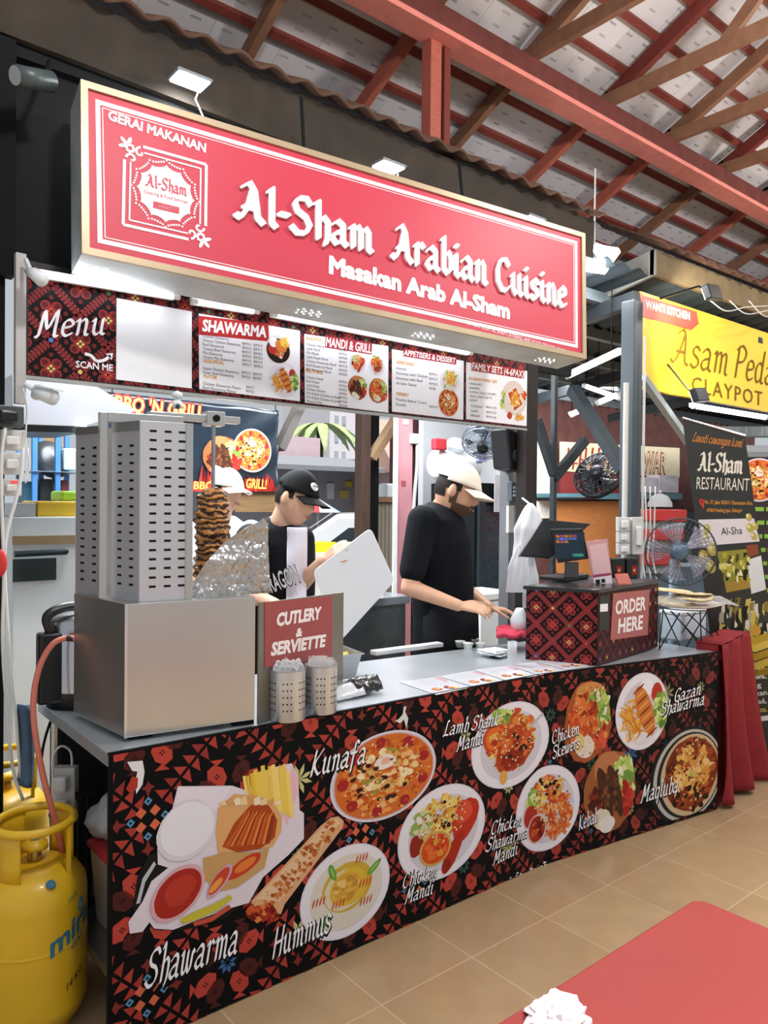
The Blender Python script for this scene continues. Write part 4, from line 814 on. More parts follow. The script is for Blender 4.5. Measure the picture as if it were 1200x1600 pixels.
# worn white scuffs at the bottom edge, the torn sticker corner
p = Print(FB)
for k in range(14):
    p = Print(FB); u = 795+R.uniform(0, 75); c = FB.hit(u, 1378-(u-795)*.40-R.uniform(0, 9)); a = R.uniform(.003, .012); p.P([c+V(-a, 0), c+V(-a*.2, a*.7), c+V(a*1.3, .2*a), c+V(a*.3, -.4*a)], '#d9dad8', .004); p.build('worn_patch', INKM, fp)
p = Print(FB); p.px([(198, 1190), (222, 1188), (225, 1205), (222, 1225), (212, 1240), (210, 1222), (214, 1205), (206, 1204)], '#e1dfe2', .004); p.px([(196, 1232), (206, 1212), (215, 1215), (214, 1230), (203, 1240)], '#a8392c', .0041); p.build('worn_patch', INKM, fp); p = Print(FB); p.px([(630, 1104), (634, 1103), (632, 1112), (637, 1122), (634, 1138), (630, 1124), (624, 1130), (616, 1126), (622, 1123), (628, 1116)], '#d9d9d8', .004)
p.build('worn_patch', INKM, fp)
# ================================================================ THINGS ON THE COUNTER
def FZ(o, X): return Frame(o, X, (0, 0, 1))
# ---- shawarma grill: steel box, slotted burner guards, skewer of meat
g0 = atc(196, 1160); g1 = atc(398, 1133); g2 = atc(115, 1121)
GX = nrm((g1-g0)*V(1, 1, 0)); GY = V(-GX[1], GX[0], 0); GZ = V(0, 0, 1)
wG = np.linalg.norm((g1-g0)[:2]); dG = .366
GF = Frame(g0, GX, GZ)       # front face frame, N towards the viewer; depth = -h
zt = ztop(.3)
SG = mat('guard_steel', '#cdccd0', .33, .55, var=.05, scale=2.5)
gr = thing('shawarma_grill', 'upright steel shawarma grill with slotted burner guards on the left end of the counter', 'grill', g0+GX*wG/2+GY*dG/2)
# left side swings a little: measured corner
GL_ = nrm((g2-g0)*V(1, 1, 0))
hB = GF.hit(200, 950)[1]
SB = mat('grill_steel', '#c4c2bd', .3, .85, var=.05, scale=2.5); SLOT = mat('slot_dark', '#0b0c0e', .8)
def gp(a, dpt, z): return g0+GX*a+GY*dpt+GZ*z
mb = MB()
vs = [gp(0, 0, .012), gp(wG, 0, .012), gp(wG, dG, .012), g0+GL_*dG+GZ*.012]; vt = [v+GZ*hB for v in vs]
mb.add(vs+vt, [(3, 2, 1, 0), (4, 5, 6, 7), (0, 1, 5, 4), (1, 2, 6, 5), (2, 3, 7, 6), (3, 0, 4, 7)]); mb.build('base_box', SB, gr, bevel=.003)
for q in ((.03, .03), (wG-.05, .03), (.03, dG-.06), (wG-.05, dG-.06)): mb = MB(); mb.obox(gp(q[0]+.02, q[1]+.01, .004), GX*.035, GY*.02, GZ*.010); mb.build('foot', BLK, gr)
mb = MB(); mb.fbox(GF, -.004, .004, .012, hB+.012, -.004, .002); mb.build('corner_seam', mat('seam', '#dcdcda', .3, .9), gr)
# guards: vertical slotted plates (the slots are cut through as dark set-in slits)
def guard(name, o, X, w, z0, z1, cols, z_first, z_last, n, sw):
    F = Frame(o, X, GZ); mb = MB(); mb.fbox(F, 0, w, z0, z1, -.003, 0); p = mb.build(name, SG, gr, bevel=.001)
    mb = MB()
    for i in range(n):
        z = z_first+(z_last-z_first)*i/(n-1)
        for c in cols: mb.fbox(F, c*w-sw/2, c*w+sw/2, z-.0035, z+.0035, -.0025, .0006)
    s_ = mb.build('slot', SLOT, p); s_['kind'] = 'stuff'
    return F
# key heights from the picture
fx0 = .045; T0 = gp(fx0, .03, hB+.012)
FT = Frame(T0, GX, GZ); pR = FT.hit(300, 900)[0]; zT = FT.hit(222, 657)[1]; zTr = FT.hit(308, 662)[1]
guard('burner_guard', T0, GX, pR, 0, zT, (.24, .52, .79), .045, zT-.03, 18, .021)
mb = MB(); mb.fbox(FT, pR-.022, pR-.0, .0, zT, .0005, .004); mb.build('guard_fold', SB, gr)
E_t = g0+GL_*(dG-.01)+GZ*(hB+.012); LS = float(np.linalg.norm(E_t-T0)); S_ = (E_t-T0)/LS; s0 = T0+S_*LS*.42; guard('burner_guard', s0, -S_, LS*.415, 0, zT-.01, (.3, .72), .05, zT-.075, 17, .02)
mb = MB(); mb.fbox(Frame(s0, -S_, GZ), 0, LS*.42, zT-.03, zT, -.01, .002); mb.build('guard_cap', SB, gr)
mb = MB(); mb.obox(T0+S_*LS*.5-GX*.012+GZ*(zT+.035)/2, GX*.012, GY*.018, GZ*(zT+.035)/2); mb.obox(T0+S_*LS*.5+GX*.12+GZ*(zT+.02), GX*.12, GY*.018, GZ*.016); mb.build('burner_post', SB, gr, bevel=.002)
s1 = T0+S_*LS; guard('burner_guard', s1, -S_, LS*.42, 0, zT-.015, (.28, .74), .05, zT-.075, 17, .02)
mb = MB(); mb.fbox(Frame(s1, -S_, GZ), 0, LS*.42, zT-.03, zT-.005, -.01, .002); mb.build('guard_cap', SB, gr)
mb = MB(); mb.obox(T0+S_*LS+GX*.12+GZ*zT/2, GX*.12, GY*.002, GZ*zT/2); mb.build('back_plate', SB, gr)
# skewer, motor and meat
dS = float((gp(.30, .2, 0)-CAM)@FW); c0 = at(333, 760, d=dS); MX = V(c0[0], c0[1], 0)
zb = hB+g0[2]+.012; zm0 = at(322, 905, d=dS)[2]; zm1 = at(322, 762, d=dS)[2]; ztp = at(322, 655, d=dS)[2]
mb = MB(); mb.tube([MX+V(0, 0, zb-.02), MX+V(0, 0, ztp+.01)], .007, 10); mb.build('skewer', STEEL, gr)
mb = MB(); a0 = MX+V(0, 0, ztp); mb.obox(a0-GX*.1, GX*.12, GY*.02, GZ*.012); mb.obox(a0, GX*.032, GY*.03, GZ*.024); mb.obox(a0+GX*.06, GX*.03, GY*.018, GZ*.012); mb.build('skewer_arm', SB, gr, bevel=.003)
mb = MB(); mb.lathe([(0, -.036), (.012, -.036), (.012, -.03), (.008, -.028)], a0, 12, -GY if 0 else GY); mb.build('knob', BLK, gr)
MEAT = mat('roast_meat', '#8a4a1e', .5, var=.35, scale=16, bump=.6, stretch=(1, 1, 4))
mb = MB(); N = 46; random.seed(11); prof = []
for i in range(N+1):
    t = i/N; r = .062*(1-.25*t**3)*(1-.55*max(0, t-.93)/.07)*(.62+.38*min(1, t/.08)); prof.append((r*(1+.07*math.sin(i*2.1)+random.uniform(-.06, .06)), zm0-.1+(zm1-zm0+.1)*t))
prof = [(.001, prof[0][1])]+prof+[(.001, prof[-1][1])]; mb.lathe(prof, MX, 28)
mb.v = [tuple(V(*p)+V((p[0]-MX[0])*w, (p[1]-MX[1])*w, 0)) for p in mb.v for w in [.28*noise.noise(Vector(p)*28)]]
def meat_mat():
    m = bpy.data.materials.new('shawarma_meat'); m.use_nodes = True; nt = m.node_tree; b = nt.nodes['Principled BSDF']; L = nt.links.new
    tc = nt.nodes.new('ShaderNodeTexCoord'); wv = nt.nodes.new('ShaderNodeTexWave'); wv.bands_direction = 'Z'; wv.inputs['Scale'].default_value = 15; wv.inputs['Distortion'].default_value = 13; wv.inputs['Detail'].default_value = 3; L(tc.outputs['Object'], wv.inputs['Vector'])
    cr = nt.nodes.new('ShaderNodeValToRGB'); e = cr.color_ramp.elements; e[0].color = (*lin('#2e160b'), 1); e[1].color = (*lin('#c98a48'), 1); e[0].position = .25; e[1].position = .7; L(wv.outputs[0], cr.inputs[0]); L(cr.outputs[0], b.inputs['Base Color']); b.inputs['Roughness'].default_value = .4
    bp = nt.nodes.new('ShaderNodeBump'); bp.inputs['Strength'].default_value = .7; bp.inputs['Distance'].default_value = .01; L(wv.outputs[0], bp.inputs['Height']); L(bp.outputs[0], b.inputs['Normal']); return m
st_ = thing('shawarma_meat', 'tall stack of browned shawarma meat on the skewer beside the slotted guards', 'meat', MX+V(0, 0, zm0-.1)); mb.build('meat_stack', meat_mat(), st_, smooth=True)
# ---- crumpled foil shield
FO = Frame(gp(.2, .09, hB+.012), GX, GZ)
FOIL = mat('foil', '#bdbbb9', .3, 1.0, var=.05, bump=.12, scale=40)
pol = [FO.hit(*k) for k in [(294, 943), (297, 918), (318, 878), (352, 845), (378, 826), (413, 809), (420, 818), (417, 870), (412, 941)]]
ax = [p[0] for p in pol]
def fo_top(a): 
    P = sorted(pol[:7], key=lambda p: p[0]); return float(np.interp(a, [p[0] for p in P], [p[1] for p in P]))
mb = MB(); amin, amax = min(ax), max(ax)
def fo(u, v):
    a = amin+(amax-amin)*u; tb = fo_top(a); b = tb*v; a2 = a-(.01*v if u > .9 else 0)
    w = .016*noise.noise(Vector((a*14, b*14, 1)))+.009*abs(noise.noise(Vector((a*36, b*30, 4))))+.004*abs(noise.noise(Vector((a*80, b*80, 9))))+.0022*noise.noise(Vector((a*110, b*70, 7))); return FO.p(a2, b, .012+w)
mb.sheet(fo, 70, 60); fo_ = mb.build('foil_shield', FOIL, smooth=False, solid=.002, loc=FO.p((amin+amax)/2, 0)); tag(fo_, 'crumpled aluminium foil sheet wrapped shield standing on top of the steel grill box', 'foil')
# ---- cutlery panel with its sign
k0 = V(*g1); kR = atc(534, 1087); KF = Frame(k0+GX*.012, (kR-k0)*V(1, 1, 0), GZ); kw = float(np.linalg.norm((kR-k0)[:2]))-.012; kh = KF.hit(470, 935)[1]; khR = KF.hit(534, 926)[1]
cp = thing('cutlery_sign', 'upright steel plate with a red cutlery and serviette sticker beside the grill', 'sign', KF.p(kw/2, 0))
mb = MB(); mb.prism(KF, [(0, .0), (kw, .0), (kw, khR), (0, KF.hit(406, 942)[1])], -.006, 0); mb.build('plate', mat('panel_steel', '#8d8a80', .42, .85, var=.08, scale=5), cp)
mb = MB(); q = [KF.hit(*k) for k in [(413, 941), (413, 1043), (518, 1028), (519, 931)]]; mb.prism(KF, q, .0005, .002); sk = mb.build('sticker', mat('sticker_red', '#9c4848', .5, var=.04), cp)
mb = MB()
for s, a, b, hp in (('CUTLERY', (431, 978), (501, 966), 20), ('&', (461, 995), (471, 993), 13), ('SERVIETTE', (422, 1024), (508, 1009), 20)):
    put_text(mb, KF, s, KF.hit(*a), KF.hit(*b), KF.hit(a[0], a[1]-hp)[1]-KF.hit(*a)[1], '#efe6e4', .003, bold=.05, shear=.12)
mb.build('lettering', INKM, sk)
# ---- perforated cutlery cans
CAN = mat('can_steel', '#cfd2d6', .28, .7, var=.04)
PLAS = mat('white_plastic', '#eceaea', .4, var=.02)
def can(u, v, r, h, label, fork):
    c = atc(u, v); c = c+nrm(FW*V(1, 1, 0))*r; c[2] = ztop(c[0])
    t = thing('cutlery_can', label, 'cutlery holder', c, 'steel cutlery cans')
    mb = MB(); mb.lathe([(.001, .002), (r-.001, .002), (r, .004), (r, h-.003), (r+.002, h), (r-.001, h), (r-.003, h-.004), (r-.003, .006), (.001, .006)], c, 40); mb.build('can', CAN, t, smooth=True).modifiers.new('e', 'EDGE_SPLIT')
    mb = MB(); a_cam = math.atan2(CAM[1]-c[1], CAM[0]-c[0])
    for g in range(-3, 4):
        for i in range(3):
            w = a_cam+g*.95+(i-1)*.22
            for k in range(5): o = c+V(math.cos(w)*r, math.sin(w)*r, h*(.24+.13*k)); mb.lathe([(.0002, .0006), (.0028, .0006), (.0028, -.001)], o, 8, V(math.cos(w), math.sin(w), 0))
    hp = mb.build('hole', SLOT, t); hp['kind'] = 'stuff'
    return t, c
def spoon(mb, p, tip, d, fork, top):
    ax = nrm(tip-p); sd = nrm(np.cross(ax, d)); nn = np.cross(sd, ax); L_ = np.linalg.norm(tip-p)
    F = Frame(p, sd, ax)
    mb.prism(F, [(-.004, 0), (.004, 0), (.005, L_-.05), (-.005, L_-.05)], -.001, .001)
    if fork:
        mb.prism(F, [(-.005, L_-.05), (.005, L_-.05), (.011, L_-.036), (.011, L_-.026), (-.011, L_-.026), (-.011, L_-.036)], -.001, .001)
        for k in range(4): x = -.0095+k*.0064; mb.prism(F, [(x-.0017, L_-.027), (x+.0017, L_-.027), (x+.0012, L_), (x-.0012, L_)], -.001, .001)
    else:
        n = 14; cs = [(.0125*math.cos(2*math.pi*i/n), L_-.024+.025*math.sin(2*math.pi*i/n)) for i in range(n)]
        c_ = len(mb.v); vs = [F.p(a, b, 0) for a, b in cs]+[F.p(a*.6, L_-.024+(b-L_+.024)*.6, -.005) for a, b in cs]+[F.p(0, L_-.024, -.0065)]
        mb.add(vs, [(i, (i+1) % n, n+(i+1) % n, n+i) for i in range(n)]+[(n+i, n+(i+1) % n, 2*n) for i in range(n)])
for args in (((445, 1131), .061, .172, 'shiny perforated steel can full of white plastic spoons, left of two', False), ((499, 1119), .056, .168, 'shiny perforated steel can full of white plastic forks, right of two', True)):
    (u, v), r, h, lb, fork = args; t, c = can(u, v, r, h, lb, fork); random.seed(5+fork)
    for i in range(20):
        w = i*2.4; q = r*.78*math.sqrt((i+.5)/20); base = c+V(math.cos(w)*q*.6, math.sin(w)*q*.6, .012); tip = c+V(math.cos(w)*q, math.sin(w)*q, h+random.uniform(.012, .03))
        mb = MB(); spoon(mb, base, tip, nrm(CAM-c)*V(1, 1, 0)+V(random.uniform(-.4, .4), random.uniform(-.4, .4), 0), fork, 0)
        o = mb.build('plastic_fork' if fork else 'plastic_spoon', PLAS, smooth=not fork, loc=base); 
        if not fork: o.modifiers.new('s', 'SOLIDIFY').thickness = .001
        tag(o, ('white plastic fork standing tines up in the right perforated can' if fork else 'white plastic spoon standing bowl up in the left perforated can'), 'fork' if fork else 'spoon', 'plastic forks in the right can' if fork else 'plastic spoons in the left can')
# ---- sauce sachet pack
sc = atc(565, 1092); sd = nrm(kR-k0); sp = Frame(sc, nrm(V(1, .05, 0)), GZ)
t = thing('sachet_pack', 'clear pack of black shiny sachets lying by the counter edge', 'packet', sc+V(0, .03, 0))
mb = MB(); F2 = Frame(atc(527, 1098), V(1, .03, 0), GZ); wS = .25
mb.sheet(lambda u, v: F2.p(u*wS*.55, .0, 0)+V(0, v*.1, .055*math.sin(math.pi*min(1, v*.9+.05))*(.7+.3*u)+.004*noise.noise(Vector((u*6, v*6, 2)))), 14, 10); mb.build('wrapper', mat('clear_wrap', '#e6e8ea', .15, alpha=.75), t, smooth=True, solid=.001)
mb = MB(); mb.sheet(lambda u, v: F2.p(wS*(.42+.5*u), 0, 0)+V(0, .012+v*.085, .058*math.sin(math.pi*(.06+.9*v))+.008*noise.noise(Vector((u*7, v*9, 5)))), 18, 12); mb.build('sachet', mat('black_sachet', '#0c1012', .12, coat=.6, bump=.5, scale=30), t, smooth=True, solid=.012)
# ---- gastronorm pan with salad, steel ledge tray
def pan(c, X, w, d, h, label, name='food_pan'):
    F = Frame(c, X, GZ); Yv = -F.N; t = thing(name, label, 'food pan', c)
    mb = MB()
    def ring_(k, z): return [c+F.X*sx*(w/2+k)+Yv*sy*(d/2+k)+GZ*z for sx, sy in ((-1, -1), (1, -1), (1, 1), (-1, 1))]
    R_ = [ring_(-.02, .003), ring_(0, h), ring_(.012, h), ring_(.012, h-.004), ring_(.002, h-.004), ring_(-.018, 0)]
    vs = [p for r in R_ for p in r]; fs = [(0, 1, 2, 3)]+[(i*4+k, i*4+(k+1) % 4, i*4+4+(k+1) % 4, i*4+4+k) for i in range(5) for k in range(4)]+[(23, 22, 21, 20)]
    mb.add(vs, fs); mb.build('pan', STEEL, t, bevel=.004); return t, F, Yv
c = atc(560, 1060)+V(-.105, .13, 0); c[2] = ztop(c[0]); 
t, F, Yv = pan(c, V(.985, -.17, 0), .25, .27, .11, 'deep steel food pan holding yellow salad behind the cutlery panel')
mb = MB(); mb.sheet(lambda u, v: c+F.X*(u-.5)*.235+Yv*(v-.5)*.25+GZ*(.09+.016*noise.noise(Vector((u*9, v*9, 1)))), 26, 26); o = mb.build('food_heap', mat('salad_mix', '#b3a35c', .6, var=.5, scale=70, bump=.4), loc=c+GZ*.07, smooth=False); tag(o, 'heap of yellow and green chopped salad inside the deep steel pan', 'food', kind='stuff')
a = atc(583, 1024); b = atc(688, 1010); t = thing('counter_ledge', 'narrow white edged steel ledge along the inner side of the counter', 'ledge', (a+b)/2)
mb = MB(); mb.bar(a+GZ*.012, b+GZ*.012, .05, .022); mb.build('ledge_bar', mat('ledge_white', '#d9dbdc', .35), t, bevel=.003)
# ---- laminated sheets along the counter edge
for k, q in enumerate([[(624, 1066), (682, 1086), (737, 1074), (685, 1058)], [(687, 1057), (739, 1073), (787, 1064), (740, 1048)], [(741, 1047), (789, 1063), (840, 1056), (795, 1041)], [(797, 1040), (842, 1055), (884, 1048), (833, 1034)], [(836, 1033), (886, 1047), (921, 1041), (872, 1027)]]):
    P_ = [atc(*p, .0015) for p in q]; X = nrm(P_[1]-P_[0]); 
    mb = MB(); mb.add([p for p in P_]+[p+GZ*.0015 for p in P_], [(3, 2, 1, 0), (4, 5, 6, 7)]+[(i, (i+1) % 4, 4+(i+1) % 4, 4+i) for i in range(4)])
    lab = ['leftmost laminated menu sheet on the counter near the sachets', 'second laminated menu sheet from the sachets on the counter edge', 'middle laminated menu sheet on the counter edge', 'laminated menu sheet next to the clear cup stack', 'rightmost laminated menu sheet lying against the order box'][k]
    t = thing('laminated_menu', lab, 'menu', sum(P_)/4, 'laminated menus on the counter'); mb.build('sheet', mat('laminate', '#dcdde3', .12, coat=.5, var=.02), t)
    Fm = Frame(P_[0]+GZ*.0018, P_[1]-P_[0], P_[3]-P_[0]); w_ = np.linalg.norm(P_[1]-P_[0]); d_ = np.linalg.norm(P_[3]-P_[0]); pr = Print(Fm); random.seed(k)
    pr.rect4(.01, w_*.35, d_*.86, d_*.94, '#b98088'); 
    for i in range(6): pr.rect4(w_*.08, w_*(.35+.1*random.random()), d_*(.2+.1*i), d_*(.225+.1*i), '#b9b6bd')
    dish(pr, Fm.hit(0, 0)*0+V(w_*.72, d_*.62), d_*.14, 'platter', .0004); dish(pr, V(w_*.72, d_*.28), d_*.12, 'kunafa', .0004); pr.build('menu_print', INKM, t)
# ---- sauce tubs, napkins, stack of clear cups
for k, (u, v) in enumerate([(719, 1011), (731, 1014), (741, 1007), (751, 1014)]):
    c = atc(u, v); mb = MB(); mb.lathe([(.001, 0), (.02, 0), (.027, .03), (.029, .031), (.027, .032), (.0255, .03), (.0245, .024), (.001, .024)], c, 24)
    o = mb.build('sauce_tub', mat('tub_white', '#e9efe9', .3, var=.02), smooth=True, loc=c); tag(o, 'small round white sauce tub on the counter, %s' % ['leftmost of the four', 'front left of the four', 'farthest back of the four', 'rightmost of the four'][k], 'sauce tub', 'white garlic sauce tubs')
c = atc(772, 1026); t = thing('napkin_stack', 'loose pile of white napkins beside the clear cups', 'napkins', c); random.seed(2)
mb = MB(); mb.lathe([(.001, 0), (.03, 0), (.034, .012), (.001, .012)], c-V(0, .01, 0), 20); mb.build('dish', BLK, t)
for k in range(5):
    w = random.uniform(-.3, .3); X = V(math.cos(w), math.sin(w), 0); Y = V(-X[1], X[0], 0); o_ = c+V(random.uniform(-.015, .015), random.uniform(-.01, .01), .014+.005*k)
    mb = MB(); mb.sheet(lambda u, v: o_+X*(u-.5)*.13+Y*(v-.5)*.1+GZ*.004*noise.noise(Vector((u*4, v*4, k))), 8, 8); mb.build('napkin', mat('napkin_white', '#eef0f4', .8), t, smooth=True, solid=.0015)
c = atc(800, 1040); t = thing('cup_stack', 'tall stack of clear plastic cups on the counter left of the order box', 'cups', c)
CUP = mat('clear_cup', '#eef2f5', .1, alpha=.35)
for k in range(6): mb = MB(); mb.lathe([(.017, 0), (.022, .045), (.024, .047), (.0235, .047), (.0215, .044), (.0165, .002)], c+GZ*.013*k, 20); mb.build('cup', CUP, t, smooth=True)
# ---- order box
o0 = atc(934, 1041); oL = atc(821, 1030); FL_X = nrm((o0-oL)*V(1, 1, 0)); FR = atc(1027, 1018); 
OX = nrm(V(.98, .14, 0)); OFl = Frame(oL, FL_X, GZ); OFf = Frame(o0, OX, GZ); wl = float(np.linalg.norm((o0-oL)[:2])); wf = OFf.hit(1028, 960)[0]; hO = OFf.hit(934, 927)[1]
ob = thing('order_box', 'embroidery printed cashier box with a pink order here sign on the counter', 'cashier box', o0+OX*wf/2+V(0, .15, 0))
pb = [oL, o0, o0+OX*wf, oL+OX*wf*1.0]
def slab(mb, P_, z0, z1): n = len(P_); mb.add([V(p[0], p[1], z0) for p in P_]+[V(p[0], p[1], z1) for p in P_], [tuple(range(n-1, -1, -1)), tuple(range(n, 2*n))]+[(i, (i+1) % n, n+(i+1) % n, n+i) for i in range(n)])
zo = float(o0[2]); mb = MB(); slab(mb, pb, ztop(2.4)-.0+.001, zo+hO); bx = mb.build('box', mat('box_black', '#111013', .4), ob)
pr = Print(OFl); rose_weave(pr, .004, wl-.004, -.0, hO-.004, .079, ox=.05, oy=.02, dark=.9); pr.build('embroidery_print', INK, bx)
pr = Print(OFf); rose_weave(pr, .004, wf-.004, -.0, hO-.004, .07, ox=.02, oy=.03, dark=.55); pr.build('embroidery_print', INK, bx)
cen = sum(pb)/4; big = [p+nrm((p-cen)*V(1, 1, 0))*.02 for p in pb]; mb = MB(); slab(mb, big, zo+hO, zo+hO+.018); mb.build('lid', mat('lid_black', '#101216', .3, coat=.3), ob, bevel=.003)
q = [OFf.hit(*k) for k in [(957, 927), (953, 1000), (1011, 992), (1014, 921)]]; mb = MB(); mb.prism(OFf, q, .002, .004); os_ = mb.build('order_sign', mat('order_pink', '#a9605c', .5, var=.03), ob); mb = MB()
for s, a, b, hp in (('ORDER', (960, 960), (1007, 952), 22), ('HERE', (964, 989), (1003, 982), 23)): put_text(mb, OFf, s, OFf.hit(*a), OFf.hit(*b), OFf.hit(a[0], a[1]-hp)[1]-OFf.hit(*a)[1], '#f0e9e8', .005, bold=.03, shear=.06)
mb.build('lettering', INKM, os_)
q = [OFf.hit(*k) for k in [(937, 931), (936, 985), (950, 984), (951, 930)]]; mb = MB(); mb.prism(OFf, q, .001, .002); lb = mb.build('label', mat('label_dark', '#20281f', .5), ob); mb = MB(); q = [OFf.hit(*k) for k in [(937, 944), (937, 956), (949, 955), (949, 943)]]; mb.prism(OFf, q, .002, .0026); mb.build('patch', WL, lb)
# ---- till on the order box
zl = zo+hO+.018; dT = float((atc(880, 1035)-CAM)@FW)
pc = at(870, 908, z=zl+.0); t = thing('till', 'black touchscreen till with a lit customer screen on the order box', 'till', pc)
BLP = mat('black_plastic', '#0f1114', .35, var=.05); GREY = mat('till_grey', '#5b5b58', .35, .6)
mb = MB(); mb.obox(at(882, 905, z=zl)+GZ*.012, OX*.14, V(-OX[1], OX[0], 0)*.07, GZ*.012); mb.build('till_base', BLP, t, bevel=.006)
dS_ = float((pc-CAM)@FW)-.02
def slabpx(mb, pts, ds, th):
    P_ = [at(u, v, d=d_) for (u, v), d_ in zip(pts, ds)]; n = nrm(np.cross(P_[1]-P_[0], P_[3]-P_[0])); n = n if n@(CAM-P_[0]) > 0 else -n
    a = len(P_); mb.add([p-n*th for p in P_]+P_, [tuple(range(a)), tuple(range(2*a-1, a-1, -1))]+[(i, a+i, a+(i+1) % a, (i+1) % a) for i in range(a)]); return P_, n
mb = MB(); slabpx(mb, [(812, 868), (860, 872), (924, 818), (848, 811)], [dS_+.0, dS_+.04, dS_+.12, dS_+.1], .025); mb.build('main_display', BLP, t, bevel=.004)
mb = MB(); S4, nS = slabpx(mb, [(860, 827), (872, 880), (920, 873), (911, 826)], [dS_-.03]*4, .014); mb.build('customer_display', BLP, t, bevel=.003)
FSn = Frame(S4[1], S4[2]-S4[1], S4[0]-S4[1]); ws = np.linalg.norm(S4[2]-S4[1]); hs = np.linalg.norm(S4[0]-S4[1])
def scr():
    m = mat('screen_lit', '#1a222b', .15, emit=.6, ecol='#2b3744'); return m
pr = Print(FSn)
E_ = lambda a0, a1, b0, b1, c: pr.P([FSn.hit(*k) for k in ((865+a0*48, 833+b0*40-a0*1), (865+a1*48, 833+b0*40-a1*1), (868+a1*47, 833+b1*40-a1*1), (868+a0*47, 833+b1*40-a0*1))], c, .002)
E_(0, 1, 0, 1, '#1d2731')
for i in range(5):
    for j in range(3): E_(.04+i*.14, .16+i*.14, .08+j*.11, .17+j*.11, ['#b0622f', '#6a4fc0', '#a23f5f', '#55606b', '#8d7a2f', '#4f66c8'][(i*2+j*3) % 6] if j < 2 or i < 3 else '#1d2731')
E_(.6, .95, .82, .93, '#2f7f6a')
def emis_ink():
    m = ink_mat('screen_ink', .2); b = m.node_tree.nodes['Principled BSDF']; a = [n for n in m.node_tree.nodes if n.type == 'ATTRIBUTE'][0]; m.node_tree.links.new(a.outputs['Color'], b.inputs['Emission Color']); b.inputs['Emission Strength'].default_value = .8; return m
pr.build('screen', emis_ink(), t)
mb = MB(); s_a = at(893, 878, d=dS_+.0); s_b = at(893, 908, d=dS_+.0); s_b[2] = zl+.02; mb.bar(s_a, s_b, .07, .02, nrm(FW)); mb.build('stand', GREY, t, bevel=.004)
mb = MB(); mb.tube(catmull([at(*k, d=dS_-.03) for k in [(862, 875), (868, 893), (880, 898), (885, 888)]], 4), .002, 6); mb.build('cable', BLP, t)
# ---- pink acrylic stand (its code is left out), card machines
qd = dS_-.07; mb = MB(); Q, nQ = slabpx(mb, [(916, 846), (928, 917), (958, 914), (949, 842)], [qd, qd-.0, qd, qd], .006)
dz = zl-Q[1][2]; t = thing('price_stand', 'small pink acrylic payment card stand in front of the till', 'card stand', Q[1]); mb.build('card', mat('pink_acrylic', '#d59ea3', .25, var=.02), t, bevel=.001)
Fq = Frame(Q[1]+nQ*.001, Q[2]-Q[1], Q[0]-Q[1]); pr = Print(Fq); pr.px([(920, 852), (927, 898), (954, 895), (947, 848)], '#e3bcc0', .001); pr.px([(927, 903), (929, 915), (956, 912), (955, 899)], '#efe4e6', .001); pr.px([(926, 899), (927, 902), (955, 898), (954, 895)], '#b0466a', .0014); pr.px([(930, 906), (931, 912), (938, 911), (937, 905)], '#2b2b30', .0014); pr.px([(939, 905), (940, 911), (946, 910), (945, 904)], '#3a3238', .0014); pr.build('card_print', INKM, t)
for k, (pts, lb, col) in enumerate([([(955, 873), (955, 903), (976, 903), (977, 872)], 'black card machine behind the pink stand, left of two', '#101114'), ([(979, 872), (979, 904), (997, 905), (998, 872)], 'black card machine at the right corner of the order box, right of two', '#121316')]):
    mb = MB(); Q, n_ = slabpx(mb, pts, [qd+.05]*4, .06); t = thing('card_machine', lb, 'card machine', (Q[1]+Q[2])/2, 'black card machines on the order box'); mb.build('body', BLP, t, bevel=.006)
    Fq = Frame(Q[1]+n_*.001, Q[2]-Q[1], Q[0]-Q[1]); pr = Print(Fq); u0 = pts[1][0]; pr.px([(u0+8, 884), (u0+8, 898), (u0+17, 898), (u0+17, 884)], '#8a2f22', .001); pr.ell(Fq.hit(u0+12, 891), (.006, 0), (0, .008), '#c9a49a', 10, h=.002); pr.build('badge', INKM, t)
mb = MB(); Q, n_ = slabpx(mb, [(960, 896), (967, 917), (989, 915), (981, 895)], [qd+.02, qd-.03, qd-.03, qd+.02], .015); t = thing('card_reader', 'small orange red handheld card reader lying before the black machines', 'card reader', sum(Q)/4); mb.build('body', mat('reader_red', '#b0503e', .4), t, bevel=.004)
# ---- bread tray on a wire stand, red cloth on the side
bc = at(1070, 948, d=float((atc(1070, 1012)-CAM)@FW)); zt_ = bc[2]; zc = ztop(3.2)
wr = thing('wire_stand', 'black crossed wire stand holding the tray of flatbread', 'stand', V(bc[0], bc[1], zc)); random.seed(4); WIRE = mat('wire_black', '#14171a', .4, .5)
rtop = .165; rbot = .17
dC = float((bc-CAM)@FW)
for a, b in [((1036, 952), (1030, 1014)), ((1036, 952), (1062, 1010)), ((1062, 958), (1030, 1016)), ((1050, 956), (1098, 1013)), ((1086, 958), (1058, 1000)), ((1108, 950), (1072, 1012)), ((1104, 950), (1126, 1003)), ((1074, 958), (1124, 1004)), ((1094, 954), (1096, 1013)), ((1048, 955), (1090, 1000))]:
    mb = MB(); p = at(*a, d=dC-.02); q_ = atc(*b); q_ = q_; mb.tube([p, q_+GZ*.003], .0035, 6); mb.build('wire', WIRE, wr)
mb = MB(); mb.lathe([(rtop*.93, -.003), (rtop*.95, 0), (rtop*.93, .003)], V(bc[0], bc[1], zt_), 40); mb.build('ring', WIRE, wr)
tr = thing('bread_tray', 'white oval platter carrying flatbread on the wire stand', 'tray', bc); 
